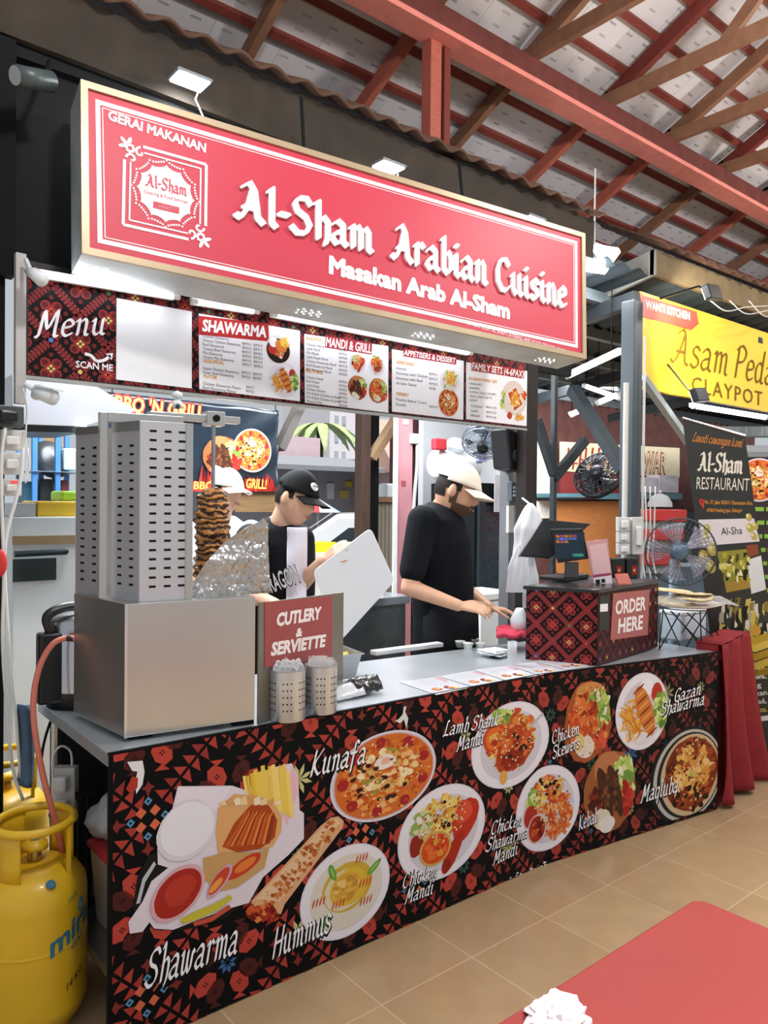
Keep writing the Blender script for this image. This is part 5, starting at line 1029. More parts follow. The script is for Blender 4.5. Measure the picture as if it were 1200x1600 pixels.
mb = MB(); mb.lathe([(.001, 0), (rtop*.8, 0), (rtop*1.12, .018), (rtop*1.13, .021), (rtop*.8, .006), (.001, .005)], bc+GZ*.004, 44); mb.build('platter', mat('platter_white', '#e6e0de', .3), tr, smooth=True)
BRD = mat('flatbread', '#dcc093', .6, var=.25, scale=22, bump=.15)
for k, (dx, dy) in enumerate(((-.06, -.02), (.05, .03), (.0, -.05), (.03, -.01), (-.02, .03))):
    c = bc+RT*dx*1.2+V(0, dy, .028+.0135*k); mb = MB(); mb.lathe([(.001, -.002), (.085, -.004), (.1, 0), (.09, .006), (.001, .007)], c, 28, Z=V(random.uniform(-.08, .08), random.uniform(-.1, .1), 1)); mb.v = [tuple(V(*p)+V(0, 0, .006*noise.noise(Vector(p)*14))) for p in mb.v]
    o = mb.build('flatbread', BRD, smooth=True, loc=c); tag(o, 'round baked flatbread in the plastic wrapped pile on the white tray', 'flatbread', 'flatbreads on the white tray')
mb = MB(); mb.sheet(lambda u, v: bc+V(0, 0, .006)+RT*(-.17+.42*u)+nrm(FW*V(1, 1, 0))*(-.13+.24*v)+GZ*((.062*math.sin(math.pi*min(1, .04+u*.96))**.5*math.sin(math.pi*(.05+.9*v))**.5+.006)+.012*noise.noise(Vector((u*9, v*7, 3)))), 34, 20)
o = mb.build('plastic_bag', mat('clear_bag', '#f2f0ee', .12, alpha=.34, bump=.4, scale=30), smooth=True, loc=bc+GZ*.05); tag(o, 'clear crinkled plastic bag drawn over the flatbread on the tray', 'bag')
# red cloth hanging over the right end
c0 = atc(1128, 1013); c1 = atc(1172, 1008)
tc_ = thing('red_cloth', 'dark red tablecloth hanging to the floor at the right end of the counter', 'tablecloth', V(3.55, .3, 0))
CL = mat('red_fabric', '#8c2b30', .85, var=.12, scale=20, bump=.2)
eP0, eP1 = V(3.398, .10, 0), V(3.95, .22, 0)
mb = MB(); Xc = nrm(eP1-eP0); Nc = V(Xc[1], -Xc[0], 0); wC = float(np.linalg.norm(eP1-eP0)); zc = .845
def cl(u, v):
    a = u*wC; f = (.012+.035*v)*math.sin(u*15+1.2*math.sin(3*v))+.09*v*u; return eP0+Xc*(a*(1-.0*v)+.1*v*u)+Nc*(f)+V(0, 0, zc*(1-v)+.025+.03*v*noise.noise(Vector((u*3, 1, 1))))
mb.sheet(cl, 60, 24); mb.sheet(lambda u, v: eP0+Xc*u*wC*.98-Nc*(v*.14)+V(0, 0, zc+.025), 6, 6); mb.build('cloth', CL, tc_, smooth=True, solid=.003)
mb = MB(); Yn = -Nc; slab(mb, [eP0+Yn*.02, eP0+Xc*.48+Yn*.02, eP0+Xc*.48+Yn*.13, eP0+Yn*.13], .0, zc+.02); mb.build('table_core', CL, tc_)

cb = atc(1058, 1000); cb[2] = ztop(cb[0]); t = thing('cooler_box', 'pale blue white plastic box on the counter behind the wire stand', 'box', cb); mb = MB(); mb.box(cb[0]-.05, cb[0]+.22, cb[1]-.06, cb[1]+.08, cb[2], cb[2]+.15); mb.build('box', mat('cooler_pale', '#cfdbe6', .4), t, bevel=.012); mb = MB(); mb.box(cb[0]-.055, cb[0]+.225, cb[1]-.065, cb[1]+.085, cb[2]+.15, cb[2]+.17); mb.build('lid', mat('cooler_lid', '#dfe6ec', .4), t, bevel=.006)
# ================================================================ PEOPLE
def basis(F, U):
    F = nrm(F); U = nrm(np.array(U)-F*(np.array(U)@F)); S = np.cross(F, U); return S, F, U
def head_pt(x, y, z):
    g = lambda a, b: math.exp(-(a/b)**2)
    sx = .074*(1-.30*max(0, min(1, (-z-.05)/.9))**1.2); px = x*sx; py = y*.096; pz = z*.120
    if y > 0:
        py += .026*g(x, .17)*g(z+.16, .2)*y+.006*g(z-.22, .1)*g(x, .5)-.009*g(abs(x)-.36, .16)*g(z-.06, .11)+.007*g(x, .28)*g(z+.52, .07)-.004*g(x, .28)*g(z+.43, .04)+.014*g(x, .34)*g(z+.84, .2)
        py += .010*max(0, -z)*y
    else: py -= .008*g(z-.25, .5)
    return px, py, pz
def head_mesh(mb, c, B, s, off=0.0, keep=None, n=56):
    S, F, U = B; m = n//2; idx = {}; vs = []; fs = []
    def pt(i, k):
        k %= n
        if (i, k) not in idx:
            t = math.pi*i/m-math.pi/2; w = 2*math.pi*k/n; d = (math.cos(t)*math.cos(w), math.cos(t)*math.sin(w), math.sin(t)); p = head_pt(*d)
            q = V(*p)+V(*d)*off; idx[(i, k)] = len(vs); vs.append(c+s*(S*q[0]+F*q[1]+U*q[2]))
        return idx[(i, k)]
    for i in range(m):
        for k in range(n):
            t = math.pi*(i+.5)/m-math.pi/2; w = 2*math.pi*(k+.5)/n; d = (math.cos(t)*math.cos(w), math.cos(t)*math.sin(w), math.sin(t))
            if keep and not keep(*d): continue
            f = [pt(i, k), pt(i, k+1), pt(i+1, k+1), pt(i+1, k)]
            if i == 0: f = [pt(0, 0), pt(1, k+1), pt(1, k)]
            if i == m-1: f = [pt(i, k), pt(i, k+1), pt(m, 0)]
            fs.append(f)
    mb.add(vs, fs)
def add_head(mb, c, B, s):
    head_mesh(mb, c, B, s); S, F, U = B
    for e in (-1, 1): mb.sphere(c+s*(S*e*.074-F*.006-U*.004), (.012*s, .02*s, .032*s), 12, (S, F, U))
def hand(mb, w, d, n, s=1.0, curl=.5, side=1, spread=.14, thumb=.6):
    """palm + five separate bent fingers; d = pointing direction, n = out of the back of the hand"""
    d = nrm(d); n = nrm(np.array(n)-d*(np.array(n)@d)); l = np.cross(d, n)*side
    for k in (-1.3, -.45, .45, 1.3): mb.capsule(w+l*k*.010*s+d*.012*s, w+d*.082*s+l*k*.019*s, .014*s, .0125*s, 10)
    for k, (a, L) in enumerate(((-1.5, .072), (-.5, .082), (.5, .078), (1.5, .062))):
        p = w+d*.084*s+l*a*.0185*s; f = nrm(d+l*a*spread*.5); r = .0088*s
        for j, q in enumerate((.46, .3, .24)):
            ang = curl*(.55+.5*j); f = nrm(f*math.cos(ang)-n*math.sin(ang)); e = p+f*L*q*s*1.15; mb.capsule(p, e, r, r*.93, 10); p = e; r *= .93
    p = w+d*.028*s-l*.026*s; f = nrm(d*.75-l*.7-n*.25)
    for j, q in enumerate((.042, .034, .027)): e = p+f*q*s; mb.capsule(p, e, (.0115-.001*j)*s, (.0105-.001*j)*s, 10); p = e; f = nrm(f+thumb*(d*.4+l*.35-n*.2))
SKIN = mat('skin_tan', '#c99a7d', .5, var=.05, scale=30); SKIN2 = mat('skin_light', '#d8ab90', .5, var=.05, scale=30); HAIR = mat('dark_hair', '#1d1714', .7, var=.2, scale=80); BEARD = mat('beard_stubble', '#54402f', .8, var=.3, scale=160)
def face_bits(t, c, B, s, beard=None):
    S, F, U = B
    for e in (-1, 1):
        mb = MB(); q = head_pt(e*.34, .9, .05); mb.sphere(c+s*(S*q[0]+F*(q[1]-.004)+U*q[2]), (.013*s, .006*s, .006*s), 12, (S, F, U)); mb.build('eye', mat('eye_dark', '#2c2422', .3), t, smooth=True)
        mb = MB(); head_mesh(mb, c, B, s, .0028, lambda x, y, z, e=e: y > .3 and .14 < e*x < .6 and .2 < z-.05*abs(x) < .3, 84); mb.build('eyebrow', HAIR, t, smooth=True)
    if beard:
        mb = MB(); head_mesh(mb, c, B, s, .003, lambda x, y, z: (y > .05 and -.95 < z < -.42 and not (abs(x) < .24 and -.56 < z < -.44) and (z < -.58 or abs(x) > .24)) or (-.5 < z < .02 and -.08 < y < .22 and abs(x) > .8) or (y > .5 and abs(x) < .34 and -.42 < z < -.34), 72); mb.build('beard', beard, t, smooth=True)
    mb = MB(); q = head_pt(0, .95, -.5); mb.sphere(c+s*(F*(q[1]-.001)+U*q[2]), (.022*s, .005*s, .0055*s), 12, (S, F, U)); mb.build('mouth', mat('lip', '#a8675c', .5), t, smooth=True)
def cap(t, c, B, s, mcap, badge=None):
    S, F, U = B; p = mb = MB(); head_mesh(mb, c+U*.006*s, B, s*1.07, .006, lambda x, y, z: z > .26-.05*y); cp = mb.build('cap', mcap, t, smooth=True, solid=.004)
    mb = MB()
    def br(u, v):
        w = (u-.5)*2.3; r = .5+.5*v; b = V(math.sin(w)*.078, math.cos(w)*.10, 0); e = V(math.sin(w)*.082, math.cos(w)*.10+.078*math.cos(w*.62), 0); q = b*(1-v)+e*v
        return c+s*(S*q[0]*1.03+F*q[1]*1.05+U*(.036-.022*v-.018*(abs(w)/1.15)**2))
    mb.sheet(br, 24, 8); mb.build('cap_brim', mcap, cp, smooth=True, solid=.004)
    mb = MB(); mb.sphere(c+U*.138*s, .008*s, 10); mb.build('cap_button', mcap, cp, smooth=True)
    if badge:
        q = head_pt(.0+badge[0], math.sqrt(max(0, 1-badge[0]**2-badge[1]**2)), badge[1]); o = c+U*.006*s+s*1.07*(S*q[0]+F*q[1]+U*q[2]); d = nrm(S*q[0]+F*q[1]+U*q[2])
        mb = MB(); mb.lathe([(.001, .016), (.020*s, .014), (.022*s, .008)], o, 20, d); mb.build('cap_badge', mat('badge_white', '#dcdcdc', .6), cp)
        X = nrm(np.cross(U, d)); Fb = Frame(o+d*.017, X, U)
        mb = MB(); mb.fbox(Fb, -.014, -.002, -.004, .002, 0, .001); mb.fbox(Fb, .004, .014, -.004, .002, 0, .001); mb.fbox(Fb, -.01, .01, .008, .01, 0, .001); mb.build('cap_badge', mat('badge_dark', '#22262a', .6), cp)
    mb = MB(); head_mesh(mb, c, B, s, .004, lambda x, y, z: z > .02 and y < .34 and (y < .05 or abs(x) > .75) and (z > .05 or y < -.1)  or (y < -.35 and z > -.35)); mb.build('hair', HAIR, t, smooth=True)
def legs(t, hip, F, S, mtrouser, mshoe, s):
    mb = MB(); ms = []
    for e in (-1, 1):
        h = hip+S*e*.09*s; k = V(h[0], h[1], .5*s)+F*.02; a = V(h[0], h[1], .09*s)-F*.02
        mb.capsule(h, k, .085*s, .062*s); mb.capsule(k, a, .062*s, .05*s)
    mb.sphere(hip+V(0, 0, .03), (.17*s, .13*s, .12*s), 16, (S, F, V(0, 0, 1))); fuse(mb, 'trousers', mtrouser, t, .014, 4)
    for e in (-1, 1):
        h = hip+S*e*.09*s; a = V(h[0], h[1], .05)-F*.02; mb = MB(); mb.capsule(a-F*.04, a+F*.15, .045, .04); mb.v = [(x, y, max(.002, z)) for x, y, z in mb.v]; mb.build('shoe', mshoe, t, smooth=True)
TSH = mat('black_tshirt', '#0c0f14', .9, var=.15, scale=10, bump=.12, bscale=9); DEN = mat('denim', '#37506e', .85, var=.15, scale=40); SHOE = mat('shoe_black', '#141414', .6)
# ---- man in the black T-shirt
dA = 4.12; A = lambda u, v, dd=0.0: at(u, v, d=dA+dd)
hipA = A(690, 1020, .1); pt_ = thing('person', 'man in black T-shirt and cream cap bending over the counter, holding out his right hand', 'person', V(hipA[0], hipA[1], 0))
B = basis(RT*.93-FW*.26-UP*.33, UP+RT*.35); hc = A(713, 768, 0.02); sA = 1.17
body = MB(); sh = MB(); apr = MB(); Rt, Fd = RT, FW
ring_ = lambda u, v, a, b, dd=.1, tilt=0: (A(u, v, dd), Rt*a+UP*tilt, nrm(Fd*V(1, 1, 0))*b)
body.loft([ring_(692, 1030, .14, .16), ring_(690, 960, .13, .15), ring_(686, 890, .15, .18), ring_(682, 830, .15, .2), ring_(684, 800, .11, .16), ring_(690, 785, .06, .06)])
body.capsule(A(690, 795, .06), A(705, 768, .03), .062, .056)
add_head(body, hc, B, sA)
shR, elR, wrR = A(660, 818, -.1), A(640, 918, -.16), A(716, 946, -.24); shL, elL, wrL = A(700, 818, .28), A(715, 910, .3), A(765, 950, .02)
for a, b, c in ((shR, elR, wrR), (shL, elL, wrL)): body.capsule(a, b, .056, .047); body.capsule(b, c, .047, .031)
hand(body, wrR, at(768, 952, d=dA-.3)-wrR, UP*.8-FW*.5, 1.05, .42, 1); hand(body, wrL, RT*.9+UP*-.1-FW*.2, UP, 1.0, .5, -1)
fuse(body, 'body', SKIN, pt_, .0065, 5, .5)
sh.loft([ring_(692, 1025, .172, .19), ring_(692, 960, .168, .185), ring_(690, 900, .178, .21), ring_(684, 845, .182, .225), ring_(682, 812, .155, .2), ring_(686, 794, .105, .14), ring_(690, 784, .075, .085)])
for a, b in ((shR, elR), (shL, elL)): e = a+(b-a)*.74; sh.capsule(a+(a-b)*.05, e, .085, .073); 
so = fuse(sh, 'tshirt', TSH, pt_, .009, 6, .5); so.modifiers.new('sub', 'SUBSURF').levels = 0
legs(pt_, A(690, 1040, .1), nrm(RT*V(1, 1, 0)), nrm(FW*V(1, 1, 0)), DEN, SHOE, 1.05)
mb = MB(); mb.loft([ring_(697, 1190, .172, .2), ring_(697, 1100, .176, .2), ring_(697, 1010, .18, .2), ring_(697, 940, .174, .197)], False); mb.build('apron', mat('black_apron', '#0e1014', .9, bump=.1), pt_, smooth=True, solid=.004)
cap(pt_, hc, B, sA, mat('cream_cap', '#e7dccd', .8, var=.05)); face_bits(pt_, hc, B, sA, BEARD)
# ---- man in the black jersey, looking down
dB = 3.72; A = lambda u, v, dd=0.0: at(u, v, d=dB+dd)
hipB = A(440, 1040, .1); pb_ = thing('person', 'young man in black cap and black jersey looking down, holding a white board', 'person', V(hipB[0], hipB[1], 0))
B = basis(RT*.86-FW*.48-UP*.30, UP+RT*.28); hc = A(462, 780, .0); sB = 1.06
body = MB(); sh = MB()
body.loft([ring_(440, 1050, .14, .12), ring_(438, 960, .135, .12), ring_(436, 890, .16, .13), ring_(434, 845, .16, .13), ring_(436, 822, .11, .1), ring_(442, 806, .06, .06)])
body.capsule(A(440, 815, .04), A(452, 785, .02), .058, .054); add_head(body, hc, B, sB)
shR, elR, wrR = A(392, 845, -.05), A(392, 930, -.1), A(430, 944, -.28); shL, elL, wrL = A(468, 845, .06), A(471, 912, -.02), A(505, 876, -.17)
for a, b, c in ((shR, elR, wrR), (shL, elL, wrL)): body.capsule(a, b, .05, .043); body.capsule(b, c, .043, .028)
hand(body, wrR, RT*.8-FW*.3-UP*.3, UP, .95, .5, 1); hand(body, wrL, at(526, 858, d=dB-.2)-wrL, UP*.55-RT*.3-FW*.65, .95, .35, -1)
fuse(body, 'body', SKIN2, pb_, .0065, 5, .5)
JER = mat('black_jersey', '#0c0e13', .8, bump=.12, bscale=9); JERW = mat('white_jersey', '#d9d5e2', .75, bump=.08, bscale=9)
sh.loft([ring_(440, 1045, .165, .15), ring_(440, 960, .165, .15), ring_(438, 895, .178, .155), ring_(436, 850, .182, .15), ring_(436, 826, .145, .125), ring_(440, 808, .07, .08)])
for a, b in ((shR, elR), (shL, elL)): sh.capsule(a+(a-b)*.03, a+(b-a)*.62, .078, .07)
fuse(sh, 'jersey', JER, pb_, .009, 6, .5)
# white front of the jersey with its lettering: sheet over the chest
mb = MB(); PW = lambda u, v: A(447+u*31+(1-v)*2, 824+v*125, -.155+.06*u*u*1.2+.012*math.sin(v*9+u*3))
mb.sheet(PW, 8, 14); mb.build('jersey_front', JERW, pb_, smooth=True, solid=.005)
FJ = Frame(A(414, 925, -.19), RT, UP); mb = MB(); put_text(mb, FJ, 'DRAGON', FJ.hit(415, 930), FJ.hit(470, 908), .085, '#c9c7cf', .002, bold=.015, shear=.12); put_text(mb, FJ, 'DRAGON', FJ.hit(414, 931), FJ.hit(471, 909), .09, '#1a1c20', .0, bold=.04, shear=.12); mb.build('lettering', INKM, pb_)
legs(pb_, A(440, 1060, .1), nrm(-FW*V(1, 1, 0)), nrm(RT*V(1, 1, 0)), TSH, SHOE, 1.0)
cap(pb_, hc, B, sB, mat('black_cap', '#101214', .8, var=.1), badge=(.22, .55)); face_bits(pb_, hc, B, sB)
# ---- man behind the meat
dC_ = 4.75; A = lambda u, v, dd=0.0: at(u, v, d=dC_+dd)
hipC = A(345, 970, .05); pc_ = thing('person', 'man in white shirt and white cap at the back, half hidden behind the meat stack', 'person', V(hipC[0], hipC[1], 0))
B = basis(RT*.8-FW*.58-UP*.1, UP+RT*.1); hc = A(354, 769); body = MB(); sh = MB(); sC = 1.08
body.loft([ring_(350, 960, .15, .12), ring_(350, 870, .16, .13), ring_(350, 830, .16, .12), ring_(348, 806, .06, .06)]); body.capsule(A(347, 812, .03), A(352, 778, .01), .055, .052); add_head(body, hc, B, sC)
for a, b, c in ((A(312, 830, -.02), A(310, 905, -.05), A(345, 930, -.2)), (A(392, 830, .06), A(396, 905, 0), A(385, 940, -.2))): body.capsule(a, b, .05, .042); body.capsule(b, c, .042, .028); hand(body, c, RT*.5-FW*.5-UP*.4, UP, .95, .5, 1)
fuse(body, 'body', SKIN2, pc_, .008, 5, .5)
sh.loft([ring_(350, 965, .175, .15), ring_(350, 870, .185, .155), ring_(350, 832, .18, .145), ring_(349, 815, .12, .11), ring_(348, 806, .075, .08)])
for a, b in ((A(312, 830, -.02), A(310, 905, -.05)), (A(392, 830, .06), A(396, 905, 0))): sh.capsule(a, a+(b-a)*.6, .075, .068)
fuse(sh, 'tshirt', mat('white_tshirt', '#e4e4e8', .85, bump=.1, bscale=9), pc_, .011, 5, .5)
legs(pc_, A(350, 985, .05), nrm(RT*V(1, 1, 0)), nrm(FW*V(1, 1, 0)), TSH, SHOE, 1.0)
cap(pc_, hc, B, sC, mat('white_cap', '#eceae6', .8, var=.04)); face_bits(pc_, hc, B, sC)
# ---- the white board in his hand
dW = dB-.24; P_ = [at(*k, d=dW+o) for k, o in (((488, 893), .0), ((531, 1003), -.02), ((613, 906), .0), ((579, 826), .02))]
FBd = Frame(P_[0], P_[3]-P_[0], P_[0]-P_[1]); L2 = [FBd.hit(*k) for k in [(488, 893), (531, 1003), (617, 908), (579, 824)]]
rp = []
for i in range(4):
    p = L2[i]; a = nrm(L2[i-1]-p); b = nrm(L2[(i+1) % 4]-p); r = .03
    for k in range(7): t_ = k/6; rp.append((p+a*r*(1-t_)**2+b*r*t_**2))
mb = MB(); mb.prism(FBd, [tuple(p) for p in rp], -.012, 0); o = mb.build('cutting_board', mat('board_white', '#e3e5ec', .45, var=.02), loc=(P_[0]+P_[2])/2, bevel=.003); tag(o, 'large white plastic cutting board held up by the man in the black jersey', 'cutting board')
# ================================================================ FOREGROUND: gas bottles, hose, red table
YEL = mat('gas_yellow', '#e0b320', .38, var=.07, scale=6, coat=.15); BLU = mat('gas_blue', '#2f6f8a', .5)
def cylinder(c, label, letters):
    t = thing('gas_cylinder', label, 'gas cylinder', c, 'yellow gas cylinders'); r = .152
    mb = MB(); mb.lathe([(.001, .02), (.11, .02), (.14, .035), (r, .07), (r, .075), (r, .1), (r, .25), (r, .259), (r, .26), (r+.0012, .262), (r+.0012, .268), (r, .27), (r, .271), (r, .28), (r, .385), (r, .395), (.146, .43), (.125, .462), (.08, .485), (.04, .492), (.001, .493)], c, 56); mb.build('bottle', YEL, t, smooth=True)
    mb = MB(); mb.lathe([(.105, 0), (.115, 0), (.115, .04), (.105, .04)], c, 40); mb.build('foot_ring', YEL, t)
    mb = MB(); mb.tube([c+V(.112*math.cos(w), .112*math.sin(w), .615) for w in np.linspace(0, 2*math.pi, 41)], .0125, 10, False); mb.build('handle_ring', YEL, t, smooth=True)
    cam_a = math.atan2(CAM[1]-c[1], CAM[0]-c[0])
    for w0, wd in ((cam_a-.9, .55), (cam_a+2.2, .5), (cam_a+3.9, .5)):
        mb = MB(); mb.lathe([(.104, .462), (.108, .615), (.112, .615), (.109, .462), (.104, .462)], c, 10, a0=w0-wd, a1=w0+wd) if 0 else mb.sheet(lambda u, v: c+V(.11*math.cos(w0-wd+2*wd*u), .11*math.sin(w0-wd+2*wd*u), .46+.155*v), 10, 3); mb.build('handle_plate', YEL, t, smooth=True, solid=.004)
    w = cam_a+.95; mb = MB(); mb.bar(c+V(.115*math.cos(w), .115*math.sin(w), .455), c+V(.115*math.cos(w), .115*math.sin(w), .615), .012, .012); mb.build('handle_bar', YEL, t)
    mb = MB(); mb.lathe([(.018, .49), (.022, .5), (.018, .53), (.012, .54), (.001, .542)], c, 18); mb.build('valve', mat('brass', '#b09a55', .35, .8), t, smooth=True)
    mb = MB(); mb.lathe([(.001, .56), (.02, .556), (.036, .545), (.04, .53), (.001, .53)], c, 24); mb.build('regulator_cap', YEL, t, smooth=True)
    mb = MB(); mb.lathe([(.001, .5605), (.016, .5575)], c, 18); mb.build('cap_plate', mat('cap_blue', '#5d6f8c', .4, .4), t)
    if letters:
        def curved(s, a0, a1, z, h, col, skew, bold):
            vs, fs = text_geo(s, bold); xs = [q[0] for q in vs]; x0, x1 = min(xs), max(xs); mb = MB()
            out = []
            for q in vs: f = (q[0]-x0)/(x1-x0); a = cam_a+a0+(a1-a0)*f; zz = z+q[1]*h/.729+skew*f; out.append(c+V((r+.0012)*math.cos(a), (r+.0012)*math.sin(a), zz))
            mb.add(out, fs); mb.build('lettering', mat(col[0], col[1], .5), t)
        curved('mira', .28, 1.32, .255, .066, ('gas_blue', '#2f6f8a'), .06, .03); curved('GAS', .72, 1.05, .248, .022, ('gas_blue', '#2f6f8a'), .02, .02); curved('14 KG', .62, 1.03, .135, .024, ('gas_stencil', '#5d4a2a'), .03, .02); curved('16A', .66, .86, .395, .018, ('gas_blue', '#2f6f8a'), .012, .0)
        a = cam_a+1.0; 
        mb = MB(); cc = c+V((r+.001)*math.cos(a), (r+.001)*math.sin(a), .366); X = V(-math.sin(a), math.cos(a), 0)
        mb.tube([cc+X*.011*math.cos(w)+V(0, 0, .016*math.sin(w)+(.008 if abs(w-1.57) < .5 else 0)) for w in np.linspace(0, 6.28, 17)], .0028, 6, False); mb.build('lettering', mat('gas_blue', '#2f6f8a'), t)
        a = cam_a+.35; mb = MB(); mb.lathe([(.001, .004), (.013, .004), (.015, 0)], c+V(.128*math.cos(a), .128*math.sin(a), .462), 14, V(math.cos(a)*.5, math.sin(a)*.5, .8)); mb.build('seal', BLU, t)
    return t
cg = at(54, 1400, d=2.34); cg[2] = 0; cylinder(cg, 'front yellow gas cylinder with blue mira lettering beside the counter', True)
cg2 = at(8, 1300, d=2.92); cg2[2] = 0; cylinder(cg2, 'rear yellow gas cylinder behind the lettered one at the left edge', False)
# rubber hose from the grill to the bottle
hp = at(121, 1000, d=2.55); pts = [hp, at(105, 997, d=2.55), at(84, 1005, d=2.52), at(66, 1032, d=2.5), at(55, 1070, d=2.47), at(52, 1115, d=2.45), at(58, 1165, d=2.43), at(68, 1215, d=2.42), at(80, 1260, d=2.41), at(95, 1320, d=2.43), at(104, 1370, d=2.46)]
t = thing('gas_hose', 'orange rubber gas hose looping from the grill down to the gas cylinders', 'hose', pts[4]); mb = MB(); mb.tube(catmull(pts, 6), .0095, 10); mb.build('hose', mat('hose_orange', '#c9705c', .5), t, smooth=True)
mb = MB(); mb.tube([pts[1]+V(.0, 0, 0), pts[0]-(pts[0]-pts[1])*.5, pts[0], pts[0]+(pts[0]-pts[1])*.4], [.011, .009, .007, .009], 10); mb.build('hose_coupling', mat('coupling', '#3b3a38', .35, .8), t)
mb = MB(); mb.tube(catmull([at(112, 1078, d=2.72), at(95, 1100, d=2.7), at(78, 1130, d=2.66), at(66, 1175, d=2.6), at(66, 1215, d=2.52), at(76, 1255, d=2.47), at(90, 1300, d=2.6), at(96, 1420, d=2.8)], 5), .005, 8); tag(mb.build('power_cable', BLK, smooth=True), 'thin black power cable running down beside the orange hose', 'cable')
# left post: trunking, sockets, isolator, cables
xw = .175
t = thing('cable_trunking', 'tall white cable trunking strip on the black wall left of the menu board', 'trunking', at(30, 520, y=1.085)); a = at(23, 396, y=1.09); b = at(38, 632, y=1.09); mb = MB(); mb.box(a[0], b[0], 1.07, 1.1, b[2], a[2]); mb.build('strip', mat('trunk_grey', '#b4b1b0', .5), t)
def pbox(mb, u0, v0, u1, v1, y, dep, zbot=None):
    a = at(u0, v0, y=y); b = at(u1, v1, y=y); mb.box(a[0], b[0], y, y+dep, b[2] if zbot is None else zbot, a[2]); return (a+b)/2
PVC = mat('pvc_white', '#c9c8c4', .45, var=.04)
def socket(u0, v0, u1, v1, y, label, name='wall_socket', red=False, cat='socket'):
    mb = MB(); c = pbox(mb, u0, v0, u1, v1, y, .035); t = thing(name, label, cat, c, 'white power boxes on the left wall'); mb.build('box', PVC, t, bevel=.004)
    mb = MB(); pbox(mb, u0+(u1-u0)*.2, v0+(v1-v0)*.3, u0+(u1-u0)*.75, v0+(v1-v0)*.75, y-.022, .022); mb.build('plug', mat('plug_white', '#dddbd8', .4), t, bevel=.006)
    if red: mb = MB(); pbox(mb, u0+(u1-u0)*.45, v0+(v1-v0)*.12, u0+(u1-u0)*.8, v0+(v1-v0)*.28, y-.004, .004); mb.build('switch_light', mat('red_neon', '#d6403a', .4, emit=.8), t)
    return t
mb = MB(); c = pbox(mb, -6, 632, 38, 668, 1.05, .05); t = thing('isolator_switch', 'black isolator switch box at the top of the wall sockets', 'switch box', c); mb.build('box', mat('iso_grey', '#4a4f50', .5), t, bevel=.004); mb = MB(); pbox(mb, 0, 640, 30, 660, 1.0, .05); mb.build('switch', BLP, t, bevel=.008)
socket(2, 670, 40, 704, 1.06, 'upper white double wall socket with a plug on the left wall'); socket(3, 706, 38, 742, 1.06, 'middle white wall socket with round plug on the left wall'); socket(4, 748, 34, 775, 1.06, 'lower white switch box with a red lamp on the left wall', red=True)
for k, (pts, lb, r) in enumerate([([(8, 668), (2, 720), (3, 800), (6, 900), (4, 1000), (10, 1100), (20, 1200), (36, 1250)], 'left white mains cable hanging down the black wall', .006), ([(36, 700), (30, 760), (8, 850), (10, 950), (18, 1060), (26, 1130), (32, 1215)], 'right white mains cable hanging down the black wall', .006), ([(36, 606), (42, 640), (40, 690), (46, 720), (40, 755), (44, 700)], 'thin grey cable looping by the wall sockets', .003)]):
    mb = MB(); mb.tube(catmull([at(u, v, y=1.03-.0*i) for i, (u, v) in enumerate(pts)], 5), r, 8); tag(mb.build('mains_cable', mat('cable_white', '#d8d8d6', .5), smooth=True), lb, 'cable')
# extension socket block hanging under the counter, red lidded tub, basket, plastic bag
t = thing('extension_block', 'white multi plug extension block hanging beneath the counter end', 'extension lead', at(104, 1215, d=2.6)); F = Frame(at(104, 1270, d=2.6), RT, GZ)
mb = MB(); mb.fbox(F, -.038, .036, .0, .16, -.02, .02); mb.build('block', PVC, t, bevel=.005)
for k in range(2): mb = MB(); mb.fbox(F, -.03, .02, .085-.08*k, .14-.08*k, .02, .055); mb.build('plug', mat('plug_white', '#dddbd8', .4), t, bevel=.01)
mb = MB(); mb.tube(catmull([F.p(-.02, .11, .05), F.p(-.03, .2, .04), F.p(-.01, .235, .02), F.p(.015, .21, .0), F.p(.02, .15, 0)], 5), .004, 8); mb.build('cable', mat('cable_white', '#d8d8d6', .5), t, smooth=True)
tb = V(.37, .62, 0); zt2 = .50
mb = MB(); F = Frame(V(.31, .52, .20), (1, 0, 0), GZ)
t = thing('food_tub', 'clear plastic tub with a bright red lid on the shelf under the counter', 'tub', V(.42, .62, .206))
mb = MB(); mb.lathe([(.001, 0), (.1, 0), (.125, .25), (.12, .25), (.097, .006), (.001, .006)], V(.42, .62, .206), 4, a0=math.pi/4, a1=math.pi/4+2*math.pi); mb.build('tub', mat('tub_clear', '#cfcac4', .2, alpha=.55), t, bevel=.02)
mb = MB(); mb.lathe([(.001, .27), (.115, .272), (.135, .265), (.138, .245), (.13, .245), (.001, .25)], V(.42, .62, .206), 4, a0=math.pi/4, a1=math.pi/4+2*math.pi); mb.build('lid', mat('lid_red', '#c8313f', .35), t, bevel=.015)
mb = MB(); mb.box(.36, .38, .525, .53, .44, .49); mb.build('clip', mat('lid_red', '#c8313f', .35), t, bevel=.004)
mb = MB(); mb.sheet(lambda u, v: V(.42, .66, .55)+V(.11*math.cos(6.28*u)*math.sin(3.14*(.02+.96*v)), .08*math.sin(6.28*u)*math.sin(3.14*(.02+.96*v)), .0-.075*math.cos(3.14*v))*(1+.25*noise.noise(Vector((math.cos(6.28*u)*2, math.sin(6.28*u)*2, v*5)))), 30, 16); tag(mb.build('plastic_bag', mat('bag_white', '#d9dfe4', .35, alpha=.75), smooth=True), 'crumpled white plastic bag on top of the red lidded tub', 'bag')
t = thing('wire_basket', 'black slatted plastic basket on the shelf behind the red lidded tub', 'basket', V(.4, .85, .206))
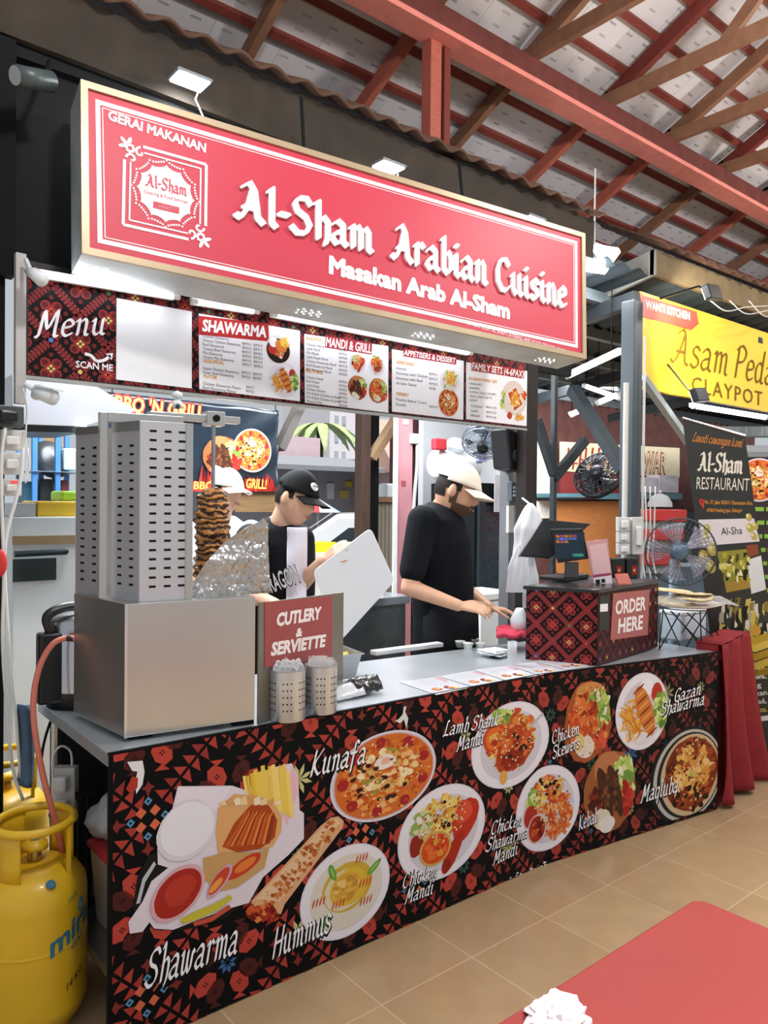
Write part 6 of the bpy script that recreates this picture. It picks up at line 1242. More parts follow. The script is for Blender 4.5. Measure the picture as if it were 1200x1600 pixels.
for k in range(9): mb = MB(); mb.box(.32+k*.03, .332+k*.03, .79, .798, .206, .60); mb.build('slat', BLP, t)
mb = MB(); mb.box(.31, .6, .788, .8, .585, .605); mb.box(.31, .6, .788, .8, .206, .226); mb.build('rim', BLP, t)
# grey blue cloth bag hanging at the black wall
mb = MB(); mb.sheet(lambda u, v: at(27+22*u+4*math.sin(3*v), 1100+125*v, y=1.04)+V(0, -.05*math.sin(3.14*u)*(.4+.6*v), 0), 10, 14); tag(mb.build('cloth_bag', mat('cloth_blue', '#51667d', .85, bump=.2), smooth=True, solid=.006), 'limp grey blue cloth hanging beside the counter end', 'cloth')
mb = MB(); mb.sphere(at(-3, 880, y=1.0), (.03, .02, .05), 16); tag(mb.build('hanging_rag', mat('rag_red', '#c23a34', .8), smooth=True), 'red rag just showing at the left picture edge by the cables', 'cloth')
# red dining table with crumpled tissue
t = thing('dining_table', 'glossy red dining table top in the lower right foreground', 'table', (.55, -1.55, 0)); TR = mat('table_red', '#98302c', .5, coat=0, var=.05, scale=4)
x0, x1, y0, y1 = -.05, 1.06, -1.75, -1.02; pts = []
for cx, cy, a in ((x1-.03, y1-.03, 0), (x0+.03, y1-.03, math.pi/2), (x0+.03, y0+.03, math.pi), (x1-.03, y0+.03, 1.5*math.pi)):
    for k in range(7): w = a+k/6*math.pi/2; pts.append(V(cx+.03*math.cos(w), cy+.03*math.sin(w), 0))
mb = MB(); slab(mb, pts, .725, .75); mb.build('tabletop', TR, t, bevel=.006)
for x in (x0+.08, x1-.1):
    for y in (y0+.1, y1-.1): mb = MB(); mb.bar((x, y, 0), (x, y, .725), .035, .035); mb.build('leg', BLK, t)
c = at(872, 1588, z=.765); c[2] = .762; mb = MB(); mb.sphere(c, 1, 40); mb.v = [tuple(c+(np.array(p)-c)*V(.05, .045, .022)*(1+.45*noise.noise(Vector((np.array(p)-c)*2.2))+.25*noise.noise(Vector((np.array(p)-c)*5)))) for p in mb.v]
mb.v = [(x, y, max(.751, z)) for x, y, z in mb.v]; tag(mb.build('tissue', mat('tissue_white', '#e4dcdc', .9)), 'crumpled white tissue on the red table', 'tissue')
# ================================================================ KITCHEN AND STREET BEHIND
def quad_box(mb, pts, y, dep):
    P_ = [at(u, v, y=y) for u, v in pts]; F = Frame((0, y, 0), (1, 0, 0), (0, 0, 1)); mb.prism(F, [(p[0], p[2]) for p in P_], -dep, 0); return sum(P_)/len(P_)
WHT = mat('enamel_white', '#dfe6ea', .35, var=.03); DKG = mat('dark_glass', '#27343a', .1, coat=.5); WOOD = mat('dark_wood', '#4a3a33', .65, bump=.1, stretch=(6, 6, 1), var=.2); LWOOD = mat('pale_wood', '#9b7f63', .65, var=.15)
t = thing('range_hood', 'large white slanted range hood hanging at the left of the kitchen', 'hood', at(110, 630, y=1.9)); mb = MB(); quad_box(mb, [(20, 585), (120, 585), (214, 642), (128, 666), (20, 662)], 1.9, .5); mb.build('hood_body', mat('hood_white', '#dfe2ee', .4, var=.02), t)
mb = MB(); quad_box(mb, [(20, 663), (128, 667), (128, 676), (20, 674)], 1.93, .44); mb.build('hood_rim', mat('hood_rim', '#2c3336', .4), t)
mb = MB(); mb.sphere(at(131, 668, y=1.89), .014, 12); mb.build('hood_lamp', mat('hood_lamp_lit', '#ffffff', .3, emit=12), t)  # glowing bead imitates a bright reflection on the hood's lower edge
# blue rack with pans and boxes
BLR = mat('rack_blue', '#3f78b8', .4); yR = 2.9
t = thing('storage_rack', 'blue upright storage rack behind the kitchen at the left', 'rack', at(72, 730, y=yR)*V(1, 1, 0)+V(0, .15, 0))
for u in (54, 90, 132):
    for dy in (0, .35): a = at(u, 676, y=yR); mb = MB(); mb.box(a[0]-.014, a[0]+.014, yR+dy-.014, yR+dy+.014, 0, a[2]); mb.build('upright', BLR, t)
for v in (735, 790, 850): mb = MB(); pbox(mb, 42, v, 140, v+4, yR-.03, .42); mb.build('shelf', mat('shelf_steel', '#8fa0ad', .4, .5), t)
t = thing('wok_pan', 'dark steel wok leaning on the blue rack', 'pan', at(78, 716, y=yR+.1)); c = at(80, 718, y=yR+.12); mb = MB(); mb.lathe([(.001, .05), (.07, .035), (.12, 0), (.123, 0), (.07, .04), (.001, .055)], c, 28, V(.2, -.8, .3)); mb.build('bowl', mat('wok', '#4d4f52', .4, .6), t, smooth=True)
mb = MB(); mb.bar(c+V(0, 0, -.03), c+V(.02, -.06, -.18), .03, .012); mb.build('handle', mat('wok', '#4d4f52'), t)
for k, (u0, v0, u1, v1, col, lb) in enumerate([(36, 752, 54, 790, '#3d6f86', 'blue plastic canister on the blue rack'), (62, 748, 84, 790, '#1f2326', 'black storage tin on the blue rack shelf'), (95, 750, 108, 790, '#7a3730', 'dark red tin on the blue rack shelf'), (100, 700, 124, 735, '#a9c3d0', 'pale blue tray stacked high on the blue rack')]):
    mb = MB(); c = pbox(mb, u0, v0, u1, v1, yR+.06, .16); o = mb.build('storage_tin', mat('tin%s' % col[1:], col, .4), bevel=.01); tag(o, lb, 'tin')
mb = MB(); c = pbox(mb, 52, 680, 96, 706, yR+.4, .01); o = mb.build('food_poster', mat('poster_food', '#7a5a34', .5, var=.7, scale=16)); tag(o, 'small food photo poster behind the blue rack', 'poster')
# white counter with oven, yellow tub, lime tub
yO = 2.15
a = at(20, 808, y=yO); b = at(160, 1100, y=yO); t = thing('oven_range', 'white enamel oven range with dark handle and window at the left of the kitchen', 'oven', V((a[0]+b[0])/2, yO+.3, 0)); mb = MB(); mb.box(a[0], b[0], yO, yO+.6, 0.02, a[2]); mb.build('oven_body', WHT, t, bevel=.006)
mb = MB(); pbox(mb, 20, 838, 160, 848, yO-.012, .012); mb.build('control_strip', mat('worn_brown', '#9a7f5c', .5, var=.3), t); mb = MB(); pbox(mb, 20, 874, 88, 906, yO-.008, .008); mb.build('oven_window', DKG, t)
mb = MB(); p = at(22, 866, y=yO-.05); q = at(104, 862, y=yO-.05); mb.tube([p, q], .016, 10); mb.tube([q, q+V(0, .05, 0)], .012, 8); mb.build('oven_handle', mat('handle_dark', '#1e3038', .3), t)
mb = MB(); c = pbox(mb, 58, 783, 134, 808, yO+.05, .3); o = mb.build('yellow_tub', mat('tub_yellow', '#e6bb2c', .45), bevel=.01); tag(o, 'bright yellow rectangular tub on top of the white oven', 'tub')
mb = MB(); c = pbox(mb, 96, 767, 134, 783, yO+.15, .2); o = mb.build('lime_tub', mat('tub_lime', '#8cc63a', .45), bevel=.012); tag(o, 'lime green tub stacked on the bright yellow tub', 'tub')
mb = MB(); c = pbox(mb, 20, 786, 57, 808, yO+.05, .3); o = mb.build('metal_tray', STEEL, bevel=.006); tag(o, 'steel tray on the white oven left of the yellow tub', 'tray')
c = at(78, 1085, z=ztop(.3)); c = V(.37, .93, ztop(.37)); t = thing('pressure_cooker', 'tall stainless and black steel cooker standing at the back left corner of the counter', 'cooker', c)
rC = .115; zc_ = at(90, 955, d=3.05)[2]-c[2]
mb = MB(); mb.lathe([(.001, .002), (rC, .002), (rC, .06)], c, 36); mb.build('foot', BLP, t, smooth=True); mb = MB(); mb.lathe([(rC, .06), (rC, zc_)], c, 36); mb.build('body', mat('urn_steel', '#b9bcc6', .2, .9), t, smooth=True)
mb = MB(); mb.lathe([(rC+.004, zc_-.01), (rC+.006, zc_+.025), (rC*.8, zc_+.045), (.001, zc_+.05)], c, 36); mb.build('lid', STEEL, t, smooth=True)
mb = MB(); mb.bar(c+V(-.115, -.05, zc_*.1), c+V(-.115, -.05, zc_*.98), .05, .09, (1, 0, 0)); mb.build('control_panel', BLP, t, bevel=.01); mb = MB(); mb.tube(catmull([c+V(-.12, -.06, zc_*.98), c+V(-.13, -.06, zc_+.05), c+V(-.07, -.05, zc_+.075), c+V(.02, -.03, zc_+.07)], 5), .017, 10); mb.build('handle', BLP, t, smooth=True)
# grill banner
YB = 3.0; FBn = Frame((0, YB, 0), (1, 0, 0), (0, 0, 1)); q = [(168, 612), (436, 641), (433, 771), (168, 760)]; Q = [FBn.hit(*k) for k in q]
t = thing('grill_banner', 'black hanging vinyl banner with flame red grill lettering and plates behind the kitchen', 'banner', FBn.p(*np.mean(Q, 0)))
aa, bb = Q[0][0], Q[1][0]
def bn(u, v):
    a = aa+(bb-aa)*u; top_ = Q[0][1]+(Q[1][1]-Q[0][1])*u; bot = Q[3][1]+(Q[2][1]-Q[3][1])*u
    return FBn.p(a, top_+(bot-top_)*v, -.012+.008*math.sin((u*1.2+v)*16)*u)
mb = MB(); mb.sheet(lambda u, v: bn(u, v), 50, 20); mb.build('vinyl', mat('vinyl_black', '#1a2530', .25, coat=.3), t, smooth=True, solid=.002)
pr = Print(FBn)
for c_, col, r_ in (((348, 715), '#c9b08a', 34), ((394, 704), '#c8bf8a', 34)):
    cc = FBn.hit(*c_); r = np.linalg.norm(FBn.hit(c_[0], c_[1]-r_)-cc); dish(pr, cc, r, 'kebab' if r_ and c_[0] < 370 else 'kunafa', .004)
R = random.Random(9)
for k in range(60): u = R.uniform(305, 425); pr.px([(u, 768), (u+9, 768), (u+5+R.uniform(-4, 4), 768-R.uniform(8, 30)*(1 if u > 330 else 1.6))], R.choice(['#8f1f1c', '#b52a22', '#701613', '#c43a2a']), .003+k*.00001)
pr.build('food_picture', INKM, t)
m2 = MB()
for s, a, b, hp in (("BBQ 'N GRILL", (178, 640), (318, 656), 24), ('GRILL!', (384, 762), (416, 764), 15), ('BBQ AND', (302, 764), (372, 764), 12)):
    pa, pb_2 = FBn.hit(*a), FBn.hit(*b); h = FBn.hit(a[0], a[1]-hp)[1]-pa[1]; put_text(m2, FBn, s, pa+V(-.008, -.008), pb_2+V(.008, -.008), h*1.12, '#c92b2a', .003, bold=.09, shear=.1); put_text(m2, FBn, s, pa, pb_2, h, '#f0d35a', .0045, bold=.02, shear=.1)
m2.build('lettering', INKM, t)
for q_ in (Q[0]+V(.03, 0), Q[1]-V(.03, 0)): mb = MB(); mb.tube([FBn.p(q_[0], q_[1]-.01, .0), FBn.p(q_[0], 3.21, -.0)], .004, 6); mb.build('tie_cord', BLK, t)
mb = MB(); mb.tube([FBn.p(Q[0][0]-.05, Q[0][1]+.03), FBn.p(Q[1][0]+.6, Q[1][1]+.05)], .012, 8); tag(mb.build('banner_rail', mat('rail_grey', '#8e8f90', .4)), 'grey rail above the grill banner', 'rail')
# bamboo blind below banner
mb = MB(); c = pbox(mb, 368, 764, 432, 800, 3.02, .01); tag(mb.build('bamboo_blind', mat('bamboo', '#7c6243', .7, var=.25, stretch=(1, 1, 40), scale=4)), 'strip of bamboo blind under the grill banner', 'blind')
# posts and braces
def post(u0, u1, v0, y, w, m, label, zb=0.0, name='timber_post', cat='post'):
    a = at(u0, v0, y=y); b = at(u1, v0, y=y); mb = MB(); mb.box(a[0], b[0], y, y+w, zb, max(a[2], 2.9) if v0 < 660 else a[2]); return tag(mb.build(name, m, bevel=.003), label, cat)
post(566, 580, 650, 3.3, .1, WOOD, 'dark brown timber post at the open back of the kitchen'); post(585, 593, 650, 3.38, .06, BLK, 'thin black post beside the dark timber post')
mb = MB(); mb.bar(at(580, 716, y=3.32), at(628, 642, y=3.22), .06, .1, (0, 1, 0)); tag(mb.build('timber_brace', LWOOD), 'pale slanting timber brace between the brown and pink posts', 'brace')
mb = MB(); pA, pB = at(436, 702, y=3.1), at(468, 634, y=3.1); mb.bar(pA, pB+(pB-pA)*((3.2-pB[2])/(pB[2]-pA[2])), .06, .1, (0, 1, 0)); tag(mb.build('timber_brace', mat('grey_wood', '#5b5652', .7)), 'dark slanting timber brace at the right end of the grill banner', 'brace')
PINK = mat('pink_paint', '#c98b92', .5, var=.05)
t = thing('pink_post', 'square pink painted post with white edge and junction box behind the men', 'post', V(at(635, 800, y=3.0)[0], 3.05, 0)); a = at(621, 650, y=3.0); b = at(645, 650, y=3.0); mb = MB(); mb.box(a[0], b[0], 3.0, 3.05, 0, 2.98); mb.build('post_body', PINK, t)
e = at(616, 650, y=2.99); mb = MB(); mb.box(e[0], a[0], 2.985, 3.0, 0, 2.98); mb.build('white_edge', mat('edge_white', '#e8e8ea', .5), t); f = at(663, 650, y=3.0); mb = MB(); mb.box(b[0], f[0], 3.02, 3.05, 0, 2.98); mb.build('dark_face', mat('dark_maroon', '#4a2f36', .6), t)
mb = MB(); pbox(mb, 645, 677, 661, 694, 2.96, .05); mb.build('junction_box', PVC, t, bevel=.005); mb = MB(); g = at(652, 694, y=2.98); mb.tube(catmull([g, g-V(0, 0, .2), g-V(.03, 0, .5), g-V(.05, 0, 1.0)], 4), .016, 8); mb.build('conduit', mat('conduit_grey', '#b9bab6', .5), t, smooth=True)
mb = MB(); pbox(mb, 627, 751, 634, 760, 2.998, .003); mb.build('stencil_mark', mat('mark_red', '#a8545e', .6), t); mb = MB(); pbox(mb, 630, 655, 639, 664, 2.995, .004); mb.build('small_plate', PVC, t)
mb = MB(); a = at(656, 670, y=3.1); mb.box(a[0]+.05, a[0]+.1, 3.0, 3.05, 0, 3.1); tag(mb.build('steel_pole', mat('pole_light', '#c6cbcf', .4)), 'pale steel pole just right of the pink post', 'pole')
# back sink unit, steel table
a = at(535, 940, y=1.62); b = at(641, 938, y=1.62); t = thing('steel_table', 'grey steel kitchen table behind the counter below the white board', 'table', V((a[0]+b[0])/2, 1.85, 0))
mb = MB(); mb.box(a[0]-.4, b[0], 1.62, 2.15, a[2]-.05, a[2]); mb.build('tabletop', mat('table_steel', '#b9c0c6', .25, .8), t, bevel=.005); mb = MB(); mb.box(a[0]-.38, b[0]-.02, 1.64, 2.1, .1, a[2]-.05); mb.build('cabinet', mat('table_grey', '#80878b', .4, .6, var=.2), t)
mb = MB(); c = pbox(mb, 556, 922, 600, 938, 1.75, .2); tag(mb.build('white_tray', WHT, bevel=.01), 'white plastic tray on the grey steel kitchen table', 'tray')
# yellow containers outside the back
for k, (u0, u1) in enumerate(((466, 487), (489, 526))): mb = MB(); c = pbox(mb, u0, 848, u1, 866, 3.4, .2); tag(mb.build('yellow_box', mat('box_yellow', '#d8cf2a', .45), bevel=.01), ['small yellow box at the kitchen back, left of two', 'wide yellow box at the kitchen back, right of two'][k], 'box')
mb = MB(); a = at(440, 866, y=3.38); b = at(565, 866, y=3.38); mb.box(a[0], b[0], 3.36, 3.7, .05, a[2]); tag(mb.build('back_cabinet', mat('cabinet_cream', '#d9d6cc', .5)), 'cream cabinet at the open kitchen back under the yellow boxes', 'cabinet')
# pale fence
t = thing('slat_fence', 'pale vertical board fence with brown rail at the open back', 'fence', at(590, 850, y=3.75)*V(1, 1, 0)); a = at(566, 784, y=3.75); b = at(660, 784, y=3.75)
n = 16
mb = MB()
for k in range(n): x = a[0]+(b[0]-a[0])*k/n; mb.box(x, x+(b[0]-a[0])/n-.008, 3.75, 3.77, 0.02, a[2])
mb.build('boards', mat('fence_cream', '#8d8577', .7, var=.08), t); mb = MB(); mb.box(a[0]-.05, b[0], 3.72, 3.8, a[2], a[2]+.05); mb.build('rail', mat('rail_brown', '#8f6d52', .6), t)
mb = MB(); c = pbox(mb, 603, 755, 618, 782, 3.74, .12); tag(mb.build('white_canister', WHT, bevel=.02), 'white canister standing on the fence rail', 'canister')
# white car in the street
cc = V(6.15, 6.75, 0); t = thing('car', 'white car parked in the street behind the stall', 'car', cc); CAR = mat('car_white', '#eef0f2', .2, coat=.6, var=.01)
prof = [(-2.1, .35), (-2.1, .75), (-1.6, .95), (-1.0, 1.0), (-.35, 1.45), (.9, 1.48), (1.6, 1.05), (2.1, .98), (2.15, .4)]
FC = Frame(cc, nrm(V(.8, -.6, 0)), (0, 0, 1)); mb = MB(); mb.prism(FC, prof, -.85, .85); mb.build('car_body', CAR, t, bevel=.06)
mb = MB(); mb.prism(FC, [(-.55, 1.0), (-.2, 1.27), (.8, 1.29), (1.35, 1.02)], -.87, .87); mb.build('side_window', DKG, t); mb = MB(); P1 = [FC.p(-1.02, 1.03, .7), FC.p(-1.02, 1.03, -.7), FC.p(-.42, 1.45, -.62), FC.p(-.42, 1.45, .62)]; mb.add([p-FC.X*.01+V(0, 0, .01) for p in P1], [(0, 1, 2, 3)]); mb.build('windscreen', mat('pale_glass', '#c4ccd3', .15, coat=.4), t, solid=.01)  # bright reflection on the windscreen is put into its pale colour
for a_ in (-1.4, 1.35):
    for h_ in (-.8, .8): mb = MB(); mb.lathe([(.001, -.1), (.2, -.1), (.32, -.08), (.32, .08), (.2, .1), (.001, .1)], FC.p(a_, .32, h_), 24, FC.N); mb.build('wheel', mat('tyre', '#1b1c1e', .8), t, smooth=True)
# parasol, people-free street, shop house, tower, palm
c = at(497, 796, y=9.6); t = thing('parasol', 'small red white and blue parasol in the street behind the stall', 'parasol', c*V(1, 1, 0))
mb = MB(); mb.tube([c*V(1, 1, 0), c], .02, 8); mb.build('pole', PVC, t)
for k in range(6): mb = MB(); w0 = k*math.pi/3; mb.add([c+V(0, 0, .2)]+[c+V(.42*math.cos(w), .42*math.sin(w), -.05) for w in (w0, w0+math.pi/6, w0+math.pi/3)], [(0, 1, 2, 3)]); mb.build('canopy_panel', [mat('para_red', '#cf4a50', .6), mat('para_white', '#e8e6ea', .6), mat('para_blue', '#6fa4cc', .6)][k % 3], t, solid=.004)
a = at(436, 720, y=13.0); b = at(572, 720, y=13.0); t = thing('shop_house', 'low street building with a dark grey awning seen through the kitchen back', 'building', V((a[0]+b[0])/2, 14, 0))
mb = MB(); mb.box(a[0]-3, b[0]+2, 13, 16, 0, a[2]-.1); mb.build('wall', mat('shop_wall', '#9a979a', .8), t); mb = MB(); mb.prism(Frame((a[0]-3, 0, 0), (0, 1, 0), (0, 0, 1)), [(11.6, a[2]-.15), (13.2, a[2]+.15), (13.2, a[2]+.05), (11.6, a[2]-.25)], 0, b[0]-a[0]+5.2); mb.build('awning', mat('awning_grey', '#8a8c90', .6), t)
mb = MB(); pbox(mb, 436, 680, 500, 718, 13.4, 1); mb.build('upper_storey', mat('shop_pink', '#d3bcc2', .8), t)
for u0, v0, u1, v1, col in ((541, 752, 550, 761, '#c9b23a'), (531, 766, 545, 779, '#b7aa6a'), (512, 755, 522, 780, '#cfd0d0')): mb = MB(); pbox(mb, u0, v0, u1, v1, 12.95, .05); mb.build('notice', mat('notice%s' % col[1:], col, .6), t)
t0_ = at(632, 700, y=11.5); t1_ = at(650, 700, y=11.5); t2_ = thing('house', 'salmon walled house with terracotta roof glimpsed behind the pink post', 'house', V((t0_[0]+t1_[0])/2, 12.3, 0)); mb = MB(); mb.box(t0_[0]-.3, t1_[0]+3, 11.5, 12.6, 0, 2.3); mb.build('wall', mat('house_salmon', '#cbb4ac', .8), t2_)
mb = MB(); mb.prism(Frame((t0_[0]-.5, 0, 0), (0, 1, 0), (0, 0, 1)), [(11.2, 2.3), (12.7, 2.3), (12.7, 3.6), (12.2, 3.6)], 0, t1_[0]-t0_[0]+3.8); mb.build('roof', mat('house_terracotta', '#c9a294', .8), t2_)
a = at(515, 690, y=40.0); b = at(600, 690, y=40.0); t = thing('apartment_tower', 'pale apartment tower far behind the palm tree', 'building', V((a[0]+b[0])/2, 42, 0)); mb = MB(); mb.box(a[0], b[0]-1.2, 40, 46, 0, 14); mb.build('tower_body', mat('tower_pale', '#dcd6d8', .8), t)
for i in range(2):
    for j in range(4): mb = MB(); x = a[0]+.4+i*.62; mb.box(x, x+.3, 39.95, 40.0, 4.5+j*1.2, 5.1+j*1.2); mb.build('window', mat('tower_window', '#a9adb5', .4), t)
c = at(500, 665, y=18.0); t = thing('palm_tree', 'green palm tree crown in the street between the buildings', 'tree', c*V(1, 1, 0)); mb = MB(); mb.tube([c*V(1, 1, 0), c*V(1, 1, .5), c], [.16, .13, .1], 10); mb.build('trunk', WOOD, t); LEAF = mat('palm_green', '#a9bb84', .7, var=.2)
for k in range(14):
    w = k*2.4; L_ = 1.1+.3*(k % 3); mb = MB()
    mb.sheet(lambda u, v: c+V(math.cos(w), math.sin(w), 0)*L_*v+V(-math.sin(w), math.cos(w), 0)*(u-.5)*.34*math.sin(math.pi*(.08+.9*v))+V(0, 0, .5*v-1.5*v*v*(.8+.2*(k % 2))), 4, 8); mb.build('frond', LEAF, t, smooth=True, solid=.01)
# right part of the kitchen: white wall board, water heater, bag, wall fan, freezer, glass door
mb = MB(); a = at(662, 640, y=2.9); b = at(800, 640, y=2.9); mb.box(a[0], b[0], 2.9, 2.96, 0, 2.8); tag(mb.build('partition_board', mat('board_pale', '#a6a9ae', .6, var=.03)), 'pale partition board behind the man in the black T-shirt', 'partition')
t = thing('water_heater', 'white horizontal water heater drum mounted above the man in the black T-shirt', 'heater', at(710, 726, y=2.6)); p = at(678, 726, y=2.6); q = at(742, 726, y=2.6); mb = MB(); mb.tube([p, p+(q-p)*.06, p+(q-p)*.94, q], [.09, .12, .12, .09], 24); mb.build('drum', WHT, t, smooth=True); mb = MB(); mb.obox(q-(q-p)*.12+V(0, -.13, .05), V(.05, 0, 0), V(0, .012, 0), V(0, 0, .03)); mb.build('rating_plate', mat('plate_blue', '#8b90b8', .5), t)
mb = MB(); c = pbox(mb, 681, 684, 699, 704, 2.5, .06); tag(mb.build('red_bag', mat('bag_red', '#c9323f', .5), bevel=.012), 'small red packet hanging above the water heater', 'packet')
mb = MB(); c = at(712, 698, y=2.55); mb.sphere(c, (.1, .08, .07), 20); mb.v = [tuple(np.array(p)+V(0, 0, 1)*.03*noise.noise(Vector(p)*12)) for p in mb.v]; tag(mb.build('plastic_bag', mat('bag_white', '#d9dfe4', .35, alpha=.75), smooth=True), 'puffed white plastic bag hanging beside the red packet', 'bag')
def fan(name, label, c, N, r, mcage, mblade, mhub, cage_n=36, wire=.0022, dep=.09, hub=.28, blades=5):
    t = thing(name, label, 'fan', c); N = nrm(N); X = nrm(np.cross(N, V(0, 0, 1))); Y = np.cross(X, N)
    P3 = lambda a, rr, h: c+rr*(math.cos(a)*X+math.sin(a)*Y)+N*h
    mb = MB()
    for rr, h in ((r, 0), (r*.98, dep*.3), (r*.98, -dep*.3)): mb.tube([P3(a, rr, h) for a in np.linspace(0, 2*math.pi, 49)], wire*2, 6, False)
    for rr in (.5, .75): mb.tube([P3(a, r*rr, dep*(1-.55*rr)*.95) for a in np.linspace(0, 2*math.pi, 33)], wire, 5, False)
    for k in range(cage_n):
        a = 2*math.pi*k/cage_n
        for sg_ in (1, -1): mb.tube([P3(a, r*hub, sg_*dep*.8), P3(a+.12, r*.6, sg_*dep*.75), P3(a+.2, r*.98, sg_*dep*.3)], wire, 4, False)
    g = mb.build('guard', mcage, t, smooth=True)
    for k in range(blades):
        a = 2*math.pi*k/blades; mb = MB(); mb.sheet(lambda u, v: P3(a+(u-.5)*(.5+.45*v), r*(.14+.72*v), (u-.5)*.05), 6, 6); mb.build('blade', mblade, t, smooth=True, solid=.003)
    mb = MB(); mb.lathe([(.001, dep*.95), (r*hub*.8, dep*.95), (r*hub, dep*.75), (r*hub, dep*.6), (r*.16, dep*.3), (r*.16, -dep*.3)], c, 28, N); mb.build('hub', mhub, t, smooth=True)
    mb = MB(); mb.lathe([(r*.2, -dep*.6), (r*.32, -dep*.9), (r*.3, -dep*1.9), (r*.16, -dep*2.3), (.001, -dep*2.35)], c, 24, N); mb.build('motor', mhub, t, smooth=True)
    return t, P3
FBK = mat('fan_black', '#1a1e24', .4, .3); FGR = mat('fan_steel', '#8e9cae', .3, .7)
c = at(756, 690, y=2.0); t, P3 = fan('wall_fan', 'black caged wall fan tilted over the cream cap of the man in black', c, V(-.55, -.35, -.75), .16, FGR, mat('fan_blade_grey', '#5c6570', .4), FBK, 30)
mb = MB(); mb.bar(c+V(.05, .06, .1), c+V(.14, .3, .22), .04, .04); mb.build('bracket', FBK, t)
a = at(745, 775, y=2.1); b = at(803, 775, y=2.1); t = thing('glass_door_fridge', 'tall black display fridge with misted dark glass door behind the man', 'fridge', V((a[0]+b[0])/2, 2.35, 0)); mb = MB(); mb.box(a[0], b[0]+.25, 2.12, 2.6, .02, a[2]+.1); mb.build('cabinet', BLK, t); g = at(759, 790, y=2.1); h_ = at(800, 940, y=2.1); mb = MB(); mb.box(g[0], h_[0], 2.105, 2.12, h_[2], g[2]); mb.build('glass_door', mat('misted_glass', '#28333a', .25, var=.5, scale=40, coat=.4), t); mb = MB(); e = at(748, 790, y=2.1); mb.box(e[0], g[0]-.01, 2.09, 2.12, .1, g[2]+.05); mb.build('door_frame', mat('frame_slate', '#252c31', .3), t)
mb = MB(); pbox(mb, 773, 742, 799, 800, 2.06, .004); tag(mb.build('paper_notice', mat('paper_pale', '#cfcfd6', .7)), 'pale printed paper sheet taped above the dark glass door', 'paper')
a = at(757, 928, y=1.75); b = at(803, 928, y=1.75); t = thing('chest_freezer', 'white freezer with a round red sticker behind the counter', 'freezer', V((a[0]+b[0])/2, 2.0, 0)); mb = MB(); mb.box(a[0], b[0], 1.78, 2.08, .02, a[2]-.06); mb.build('freezer_body', WHT, t, bevel=.008); mb = MB(); mb.box(a[0]-.01, b[0]+.01, 1.765, 2.08, a[2]-.055, a[2]); mb.build('lid', WHT, t, bevel=.01); F = Frame((0, 1.778, 0), (1, 0, 0), (0, 0, 1)); o_ = F.hit(766, 950); mb = MB(); mb.lathe([(.026, 0), (.04, .001), (.04, -.001), (.026, -.001)], F.p(*o_, .002), 24, F.N); mb.build('sticker', mat('sticker_bright', '#c9423c', .5), t)
# right post of the stall with speaker, keypad, strip
mb = MB(); a = at(824, 600, y=1.12); b = at(841, 600, y=1.12); mb.box(a[0], b[0], 1.12, 1.2, 0, 3.2); tag(mb.build('stall_post', mat('post_dark', '#2b2623', .6, var=.1), bevel=.003), 'dark square post at the right end of the menu board', 'post')
mb = MB(); a = at(797, 655, y=1.3); b = at(824, 655, y=1.3); mb.box(a[0], b[0], 1.3, 1.38, 0, 3.1); tag(mb.build('stall_post', mat('post_grey', '#6e7074', .5, .2), bevel=.003), 'grey steel post standing behind the plastic bags', 'post')
t = thing('loudspeaker', 'black loudspeaker box hung on the right post under the menu board', 'loudspeaker', at(808, 705, y=1.2)); mb = MB(); P_ = [at(u, v, y=1.2) for u, v in ((792, 668), (822, 680), (818, 738), (797, 732))]; F = Frame((0, 1.2, 0), (1, 0, 0), (0, 0, 1)); mb.prism(F, [(p[0], p[2]) for p in P_], -.14, 0); mb.build('cabinet', BLP, t, bevel=.012); mb = MB(); F.hit(0, 0); mb.lathe([(.001, .004), (.035, .006), (.04, 0)], F.p(*F.hit(808, 712)), 24, F.N); mb.build('cone', mat('cone_grey', '#2b2f33', .6), t)
mb = MB(); c = pbox(mb, 788, 650, 822, 670, 1.22, .12); tag(mb.build('white_carton', mat('carton_white', '#d5d6d8', .6), bevel=.004), 'small white carton perched above the loudspeaker', 'carton')
t = thing('keypad_box', 'grey push button keypad box on the post below the loudspeaker', 'keypad', at(810, 768, y=1.25)); mb = MB(); pbox(mb, 800, 752, 820, 783, 1.25, .04); mb.build('box', mat('keypad_grey', '#4a555b', .4), t, bevel=.004)
for i in range(3):
    for j in range(3): mb = MB(); pbox(mb, 802.5+i*5.5, 760+j*6, 806.5+i*5.5, 764+j*6, 1.245, .005); mb.build('key', mat('key_pale', '#b9c3c8', .5), t)
mb = MB(); pbox(mb, 795, 790, 803, 832, 1.27, .02); tag(mb.build('white_label_strip', PVC), 'narrow white strip label on the grey post', 'label')
a = at(797, 655, y=1.3); b = at(824, 655, y=1.3); PG = V((a[0]+b[0])/2, 1.31, 0)
